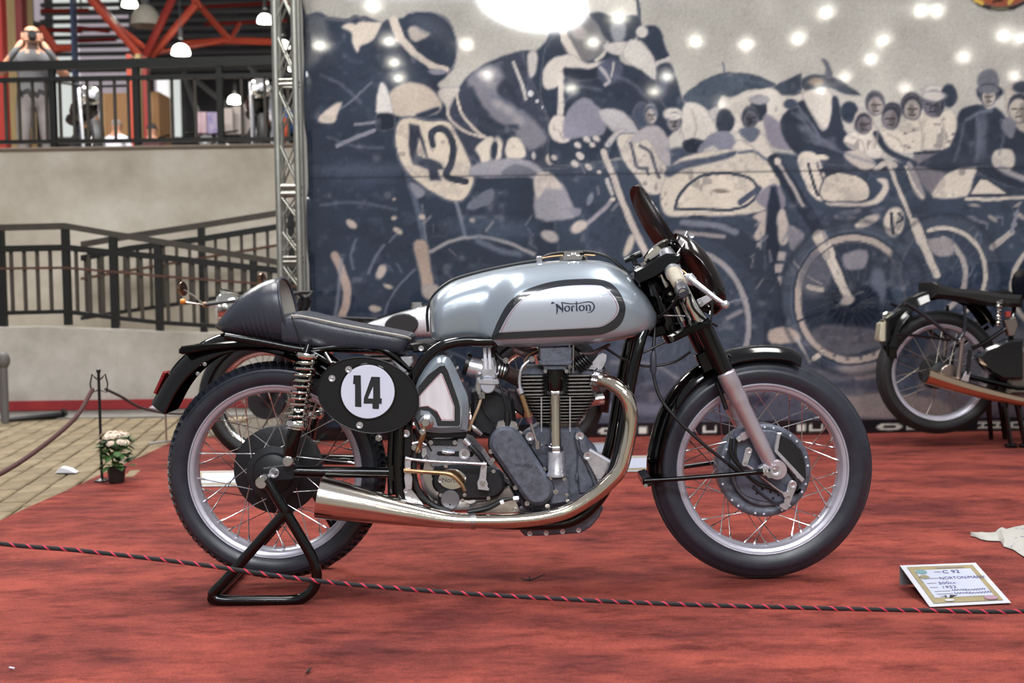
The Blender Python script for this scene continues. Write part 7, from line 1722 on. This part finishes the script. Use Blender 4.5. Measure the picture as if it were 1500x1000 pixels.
ph, body = person('bald bearded man in a grey T-shirt holding a black camera to his face', (W(46, 30, 8.2).x, 8.2, ZF), J, E, RD, SKIN,
    [(BEARD, lambda c: 1.50 < c.z < 1.575 and c.y < -.05 and abs(c.x) < .09), (BELT, lambda c: .985 < c.z < 1.05 and abs(c.x) < .22), (GREYP, lambda c: .10 < c.z < .99 and abs(c.x) < .24), (DARKC, lambda c: c.z <= .10), (GREYT, lambda c: 1.05 <= c.z < 1.47 and abs(c.x) < .235)], 0, hgt)
g = G(); c = Vector((0, -.235, 1.60)) * hgt; g.box(c, (.15, .06, .09)); g.lathe([(0, -.10), (.035, -.10), (.04, -.09), (.04, -.02), (0, -.02)], c, (0, 1, 0), 16)
cm = g.build('camera', M_SATIN, None); cm.parent = ph
cm.name = 'held_camera'; ph.rotation_euler.z = .40
for s in (-1, 1):   # hands closed on the camera: palm and five fingers
    g = G(); b0 = Vector((s * .085, -.225, 1.575)) * hgt; g.ball(b0, .036, 10, 8, (.7, 1, 1.2))
    for k in range(4): g.tube([b0 + Vector((0, -.01, .035 - .02 * k)), b0 + Vector((-s * .01, -.05, .036 - .02 * k)), b0 + Vector((-s * .05, -.055, .032 - .018 * k))], [.010, .0095, .008], 6)
    g.tube([b0 + Vector((0, .02, .0)), b0 + Vector((-s * .03, .035, .01)), b0 + Vector((-s * .055, .03, .02))], [.011, .010, .008], 6)
    o = g.build('hand', SKIN, None); o.parent = ph
for s in (-1, 1):
    g = G(); g.ball(Vector((s * .098, -.02, 1.64)) * hgt, .03, 8, 6, (.4, .8, 1.2)); o = g.build('ear', SKIN, None); o.parent = ph
# two visitors sitting further back on the gallery
def seated(px, y, pyh, label, shirt, hair):
    z_h = W(px, pyh, y).z; sc = max(.7, min(1.15, (z_h - ZF) / 1.28))
    J2 = [(0, 0, .50), (0, .01, .66), (0, .02, .82), (0, .01, .95), (0, 0, 1.04), (0, -.01, 1.12), (0, -.01, 1.19), (0, -.01, 1.26), (-.10, -.08, .50), (-.13, -.42, .50), (-.13, -.42, .08), (-.13, -.54, .03), (.10, -.08, .50), (.13, -.42, .50), (.13, -.42, .08), (.13, -.54, .03),
          (-.18, .01, .92), (-.26, -.06, .66), (-.16, -.28, .60), (-.12, -.36, .58), (.18, .01, .92), (.26, -.06, .66), (.16, -.28, .60), (.12, -.36, .58)]
    t, b_ = person(label, (W(px, pyh, y).x, y, ZF), J2, E, RD, SKIN, [(hair, lambda c: c.z > 1.16 and (c.y > -.02 or c.z > 1.24)), (shirt, lambda c: .52 < c.z < 1.0 and abs(c.x) < .30 and c.y > -.2), (GREYP, lambda c: .06 < c.z <= .56), (DARKC, lambda c: c.z <= .06)], pi * .9, sc)
    s_ = thing('stool', 'round stool under the ' + label.split(' sitting')[0], 'stool', (W(px, pyh, y).x, y, ZF)); x = W(px, pyh, y).x
    g = G(); g.lathe([(0, .38 * sc), (.17, .38 * sc), (.18, .40 * sc), (.17, .42 * sc), (0, .42 * sc)], (x, y, ZF), (0, 0, 1), 16); g.build('seat', DARKC, s_)
    for k in range(4):
        a = pi / 4 + k * pi / 2; g = G(); g.tube([(x + .1 * cos(a), y + .1 * sin(a), ZF + .39 * sc), (x + .17 * cos(a), y + .17 * sin(a), ZF)], .014, 6); g.build('leg', M_IRON, s_)
seated(170, 9.6, 172, 'person in a white shirt with braces sitting with back turned on the gallery', SHIRTW, mat('grey_hair', (120, 112, 106), .8))
seated(222, 10.4, 178, 'person in dark clothes sitting beside the beige column on the gallery', mat('red_dark_clothes', (70, 34, 38), .85), mat('dark_hair', (50, 44, 42), .8))
# ---- motorcycles up on the gallery, small and far
def far_bike(px, y, label, fairing, turn, py=180):
    b0 = Vector((W(px, py, y).x, y, ZF)); t = thing('gallery_motorcycle', label, 'motorcycle', b0)
    d = Vector((cos(turn), sin(turn), 0)); n = Vector((-d.y, d.x, 0)); up = Vector((0, 0, 1))
    for s, nm in ((.68, 'front_wheel'), (-.68, 'rear_wheel')):
        g = G(); g.lathe([(.22, -.035), (.27, -.05), (.31, -.03), (.315, 0), (.31, .03), (.27, .05), (.22, .035)], b0 + d * s + up * .315, n, 24, closed=True); g.build(nm, M_RUB2, t); g = G(); g.lathe([(.0, -.02), (.05, -.04), (.05, .04), (0, .02)], b0 + d * s + up * .315, n, 12)
        for k in range(6): a = k * pi / 3; g.tube([b0 + d * s + up * .315, b0 + d * (s + .22 * cos(a)) + up * (.315 + .22 * sin(a))], .012, 5)
        g.build(nm + '_spokes', M_STEEL, t)
    def blob(c, r, sc3, nm, m_):
        R = []
        for i in range(9):
            a = pi * i / 8; R.append([c + d * (-cos(a) * r * sc3[0]) + (n * cos(2 * pi * k / 14) * sc3[1] + up * sin(2 * pi * k / 14) * sc3[2]) * r * max(.02, sin(a)) for k in range(14)])
        g = G(); g.rings(R); return g.build(nm, m_, t, 60)
    blob(b0 + d * .1 + up * .80, .2, (1.5, .7, .6), 'fuel_tank', M_BLACK); blob(b0 - d * .38 + up * .78, .2, (1.6, .6, .35), 'seat', M_SATIN); blob(b0 + up * .42, .24, (1.2, .6, .9), 'engine', M_CASE2)
    for s in (-1, 1): g = G(); g.tube([b0 + d * .68 + n * .09 * s + up * .315, b0 + d * .45 + n * .09 * s + up * .95], .024, 8); g.build('fork_leg', M_STEEL, t)
    g = G(); g.tube([b0 + d * .42 - n * .36 + up * 1.02, b0 + d * .46 + up * .98, b0 + d * .42 + n * .36 + up * 1.02], .014, 8); g.build('handlebar', M_SATIN, t)
    g = G(); g.lathe([(0, -.08), (.07, -.06), (.1, 0), (.1, .03), (.08, .05), (0, .055)], b0 + d * .58 + up * .88, d, 18); hl_ = g.build('headlamp', M_CHROME, t)
    g = G(); g.lathe([(.088, .04), (0, .062)], b0 + d * .58 + up * .88, d, 18); g.build('lens', mat('headlamp_glass', (0, 0, 0)), hl_)
    if fairing is not None: blob(b0 + d * .56 + up * .90, .16, (.8, .9, 1.2), 'fairing', fairing)
    return t
far_bike(122, 8.4, 'black motorcycle with a round headlamp parked on the gallery near the white shirt', None, math.radians(-62), 190)
far_bike(262, 12.4, 'black motorcycle with a white windshield edge parked on the gallery', mat('pale_fairing', (180, 176, 166), .3), math.radians(-128), 185)
far_bike(330, 12.0, 'motorcycle half hidden behind the gallery railing before the pale display panels', None, math.radians(-100), 190)
far_bike(380, 8.2, 'dark motorcycle on the gallery next to the truss tower', None, math.radians(-75), 190)
far_bike(432, 11.2, 'orange motorcycle seen through the truss tower', mat('orange_fairing', (206, 96, 66), .35), math.radians(-100), 178)

# ---- columns, panels and boxes at the back of the gallery
def pillar(px0, px1, y, name, label, m, top=6.5, cat='column'):
    a, b = W(px0, 200, y).x, W(px1, 200, y).x; g = G(); n_ = 6; w = (b - a)
    g.slab([(a, 0), (b, 0), (b, 1), (a, 1)], 0, .1)
    g = G(); g.box(((a + b) / 2, y + w / 2, (ZF + top) / 2), (w, max(.15, w), top - ZF)); g.box(((a + b) / 2, y + w / 2, ZF + .05), (w * 1.25, max(.2, w * 1.25), .1)); return tag(g.build(name, m, None), label, cat)
M_REDST = mat('red_steel', (150, 42, 34), .5); M_ORANGE = mat('orange_red_steel', (196, 78, 54), .5, var=.1, vscale=3); M_BEIGE = mat('beige_cladding', (190, 164, 118), .7, var=.12, vscale=4, stretch=(8, 8, .5)); M_BLUE = mat('blue_steel', (30, 52, 84), .5)
pillar(-6, 9, 10.6, 'red_column', 'narrow dark red steel column left of the photographer', M_REDST)
pillar(12, 42, 11.2, 'beige_column', 'broad beige fluted column behind the photographer', M_BEIGE)
pillar(30, 40, 10.9, 'red_column', 'dark red steel column in front of the broad beige column', mat('dark_red_steel', (104, 34, 34), .5))
pillar(111, 115, 12.0, 'blue_column', 'slim blue steel column rising behind the gallery railing', M_BLUE)
pillar(190, 197, 11.0, 'red_column', 'orange red steel column rising to the roof truss', M_ORANGE, W(200, 80, 11).z)
pillar(203, 210, 11.4, 'beige_column', 'narrow beige column between two red columns', M_BEIGE, W(200, 80, 11.4).z)
pillar(213, 219, 11.2, 'red_column', 'red steel column right of the narrow beige column', M_REDST, W(200, 84, 11.2).z)
YW = 24.0
def panel(px0, py0, px1, py1, y, name, label, m, cat='panel', dep=.1):
    a, b = W(px0, py1, y), W(px1, py0, y); t = thing(name, label, cat, ((a.x + b.x) / 2, y, ZF)); g = G(); g.box(((a.x + b.x) / 2, y + dep / 2, (a.z + b.z) / 2), (b.x - a.x, dep, b.z - a.z)); g.build('printed_face', m, t)
    for x in (a.x + .03, b.x - .03): g = G(); g.box((x, y + dep / 2 + .03, (ZF + b.z) / 2), (.03, .03, b.z - ZF)); g.build('leg', M_IRON, t)
    return t
g = G(); g.box((-4, YW, 5.5), (40, .2, 12)); struct(g.build('wall_far', mat('far_wall_cladding', (112, 108, 108), .8, var=.5, col2=(60, 58, 58), vscale=.8, detail=6), None), 'far cladding wall of the hall')
M_LITE = mat('glowing_white_cladding', (196, 200, 196), .6, emit=.9); M_PINK = mat('glowing_pink_cladding', (190, 178, 186), .6, var=.15, vscale=2, emit=.5)  # far wall strips made brighter by a glow of their own
def win(px0, py0, px1, py1, k):
    a, b = W(px0, py1, YW - .2), W(px1, py0, YW - .2); g = G(); g.box(((a.x + b.x) / 2, YW - .15, (a.z + b.z) / 2), (b.x - a.x, .1, b.z - a.z)); return struct(g.build('glow_strip_%d' % k, M_LITE if k % 2 else M_PINK, None), 'pale cladding strip with its own glow in the far wall')
for k, (a, b, c, d) in enumerate(((84, -120, 110, 200), (116, 16, 186, 150), (120, -60, 170, 12), (228, 112, 246, 190), (232, 112, 262, 200), (50, -40, 60, 30))): win(a, b, c, d, k + 1)
for k, (a, b, c, d) in enumerate(((100, 172, 112, 205), (84, 150, 100, 205))): pass
bxm = mat('cardboard_tan', (178, 134, 92), .75, var=.1)
def crate(px0, py0, px1, py1, y, label, m_=bxm):
    a, b = W(px0, py1, y), W(px1, py0, y); t = thing('stacked_carton', label, 'carton', ((a.x + b.x) / 2, y, ZF)); z0 = ZF
    g = G(); g.box(((a.x + b.x) / 2, y + .3, (z0 + b.z) / 2), (b.x - a.x, .6, b.z - z0)); g.build('carton_body', m_, t); g = G(); g.box(((a.x + b.x) / 2, y - .004, (z0 + b.z) / 2), ((b.x - a.x) * .12, .006, (b.z - z0) * .98)); g.build('tape', mat('tape', (196, 160, 118), .4), t)
crate(108, 136, 190, 185, 13.0, 'wide tan cardboard crate behind the white shirted person')
crate(214, 134, 232, 190, 14.0, 'narrow tan cardboard crate beside the red column')
panel(288, 164, 302, 198, 13.0, 'poster_stand', 'poster with pink and red stripes on the gallery', mat('pink_poster', (190, 120, 140), .6, var=.5, col2=(220, 210, 216), vscale=3, stretch=(6, 1, 1)), 'poster'); panel(304, 164, 322, 198, 13.0, 'poster_stand', 'blue, white and red poster on the gallery', mat('blue_poster', (84, 88, 170), .6, var=.5, col2=(220, 200, 210), vscale=4), 'poster')
for k in range(3): panel(326 + k * 16, 158 - k * 3, 340 + k * 16, 196, 13.4 + k * .2, 'display_panel', ('shortest', 'middle', 'tallest')[k] + ' of three pale display panels beside the blue poster', mat('glowing_pale_display', (190, 178, 172), .6, var=.15, vscale=3, emit=.12), 'panel').__setitem__('group', 'display panels on the gallery')  # panel faces given a faint glow of their own
a = W(418, 178, 12.0); g = G(); g.ball(a, .16, 16, 12, (1, .8, 1.2)); t = tag(g.build('blue_balloon', mat('blue_vinyl', (38, 86, 150), .35), None), 'blue inflatable sign seen through the truss tower', 'balloon')
g = G(); g.tube([a - Vector((0, 0, .18)), Vector((a.x, a.y, ZF))], .006, 6); o = g.build('string', M_IRON, t); 

# ---- roof: dark ceiling, purlins, red trusses
g = G(); g.box((-4, 17.5, 9.0), (34, 15, .2)); struct(g.build('ceiling', mat('dark_roof_sheet', (64, 64, 66), .8, var=.5, col2=(34, 34, 36), vscale=1.2, detail=6, stretch=(1, 4, 1)), None), 'dark corrugated roof over the gallery')
RT = thing('roof_truss', 'orange red tubular roof truss above the gallery', 'truss', (W(210, 82, 13).x, 13.0, ZF))
def strut(p0, p1, y0, y1, th, m, parent=RT, nm='strut'):
    g = G(); g.tube([W(*p0, y0), W(*p1, y1)], th, 6); g.build(nm, m, parent)
for (a, b, y0, y1, th, m) in (((128, -6), (205, 82), 12.6, 12.8, .052, M_ORANGE), ((132, -12), (210, 84), 12.9, 13.1, .04, M_REDST), ((256, -8), (214, 80), 12.6, 12.8, .055, M_REDST), ((288, 6), (222, 82), 12.8, 13.0, .055, M_ORANGE), ((150, 20), (212, 70), 14.2, 14.4, .045, M_ORANGE), ((283, -8), (292, 14), 13, 13, .06, M_ORANGE), ((292, 8), (336, 58), 15, 15.2, .055, M_ORANGE), ((268, 65), (336, 60), 15, 15.2, .06, M_ORANGE), ((336, 60), (410, 62), 15.2, 15.4, .06, M_ORANGE), ((336, 60), (352, 34), 15.2, 15.4, .035, M_ORANGE), ((205, 82), (330, 60), 13.2, 15.0, .035, M_ORANGE), ((60, 40), (84, 76), 13, 13, .06, M_ORANGE), ((70, 72), (112, 70), 13, 13, .05, M_ORANGE), ((395, -6), (440, 8), 14, 14, .06, M_ORANGE)):
    strut(a, b, y0, y1, th, m)
for (a, b, y) in (((60, 16), (130, 15), 15), ((270, 12), (410, 4), 18), ((60, 44), (120, 46), 16), ((300, 36), (420, 30), 17), ((110, 40), (160, 46), 16), ((114, 60), (170, 58), 17)): strut(a, b, y, y, .035, M_REDST, RT, 'purlin')
for k in range(9): strut((60, 8 + k * 12), (420, 3 + k * 12), 20 + k * .2, 20 + k * .2, .05, mat('grey_purlin', (118, 116, 116), .6), RT, 'roof_purlin')
for (a, b) in (((280, 112), (330, 152)), ((362, 92), (410, 152)), ((270, 108), (300, 200))): strut(a, b, 20, 18, .06, mat('pale_duct', (150, 148, 146), .5), RT, 'duct')
# ---- high bay lamps
M_BULB = mat('lamp_glow', (255, 250, 236), .5, emit=1.0); M_BULB.node_tree.nodes['Principled BSDF'].inputs['Emission Strength'].default_value = 260
M_DOME = mat('lamp_dome_glow', (250, 250, 240), .5, emit=4.0)
gb = G(); gb.ball((0, 0, -.01), .058, 10, 6, (.85, .85, 1.25)); BULB = mesh_of(gb, 'bulb', M_BULB, 60)
gd = G(); gd.lathe([(.04, .20), (.11, .18), (.18, .12), (.22, .03), (.23, -.06), (.22, -.06), (.21, .03), (.17, .11), (.10, .165), (.04, .18)], (0, 0, 0), (0, 0, 1), 20, closed=True); SHADE = mesh_of(gd, 'lamp_shade', M_DOME, 60)
gs = G(); gs.tube([(0, 0, .18), (0, 0, 2.6)], .012, 6); gs.lathe([(0, .32), (.06, .32), (.06, .18), (0, .18)], (0, 0, 0), (0, 0, 1), 12); STEM = mesh_of(gs, 'suspension', mat('lamp_grey', (90, 90, 90), .5), 40)
def lamp(loc, label, group, sc=1.0):
    t = thing('high_bay_lamp', label, 'lamp', loc, group)
    for me_, nm in ((BULB, 'bulb'), (SHADE, 'lamp_shade'), (STEM, 'suspension')): inst(me_, nm, Matrix.Translation(Vector(loc)) @ Matrix.Diagonal((sc, sc, sc if me_ is not STEM else 1, 1)), t)
    return t
for (px, py, y, sc, lb_) in ((190, 6, 13.5, .5, 'glowing dome lamp hanging above the unlit lamp between red truss diagonals'), (265, 76, 12.5, .56, 'glowing dome lamp hanging just above the thick gallery top rail'), (388, 30, 14.5, .52, 'glowing dome lamp hanging beside the top of the truss tower'),
                               (344, 148, 19, .62, 'glowing dome lamp seen through the gallery railing above the pale display panels'), (415, 67, 17, .5, 'glowing dome lamp seen inside the truss tower, upper of the two'), (433, 100, 18.5, .6, 'glowing dome lamp seen inside the truss tower, lower of the two')):
    lamp(W(px, py, y), lb_, 'lamps over the gallery', sc)
l_ = W(214, 32, 13.2); t = thing('unlit_lamp', 'unlit pale dome lamp hanging between the red truss diagonals', 'lamp', l_); inst(STEM, 'suspension', Matrix.Translation(l_), t)
gd = G(); gd.lathe([(.05, .24), (.12, .2), (.20, .08), (.22, -.06), (.21, -.06), (.10, .16), (.05, .2)], l_, (0, 0, 1), 20, closed=True); gd.build('lamp_shade', mat('pale_lamp_shade', (190, 184, 170), .5), t)
# lamps of the hall behind the camera: they light the place and are mirrored in the banner
for q, (px, py) in enumerate(((468, 66), (570, 57), (577, 92), (583, 116), (683, 62), (714, 110), (546, 2), (836, 130), (870, 55), (908, 18), (958, 132), (977, 107), (1020, 52), (1094, 57), (1058, 150), (1170, 50), (1210, 16), (1240, 105), (1277, 80), (1294, 55), (1326, 122), (1349, 15), (1372, 16), (1413, 78), (1470, 50), (1494, 54), (1487, 103), (1204, 125))):
    d = _f * F + _r * (px - 750) - _u * (py - 500); e = d.z / d.y; D = (6.3 + .25 * (q % 3) - CAM.z) / e; X = CAM.x + d.x / d.y * D
    lamp(Vector((X, YBK - (D - (YBK - CAM.y)), CAM.z + e * D)), 'glowing white dome lamp hanging in the hall opposite the banner', 'lamps of the hall opposite the banner')
# unseen glowing disc, added for the white reflection in the banner
d = _f * F + _r * (780 - 750) - _u * (4 - 500); e = d.z / d.y; D = 19.0; c = Vector((CAM.x + d.x / d.y * D, YBK - (D - (YBK - CAM.y)), CAM.z + e * D))
t = thing('added_glow_disc', 'large round white glowing disc added out of view to reflect in the banner', 'lamp', c)
g = G(); g.lathe([(0, 0), (.92, 0), (.92, .05), (0, .05)], c, (.18, -.25, 1), 40); g.build('luminous_disc', mat('disc_glow', (255, 255, 255), .5, emit=28), t); g = G(); g.tube([c, c + Vector((0, 0, 3))], .02, 6); g.build('suspension', MATS['lamp_grey'], t)
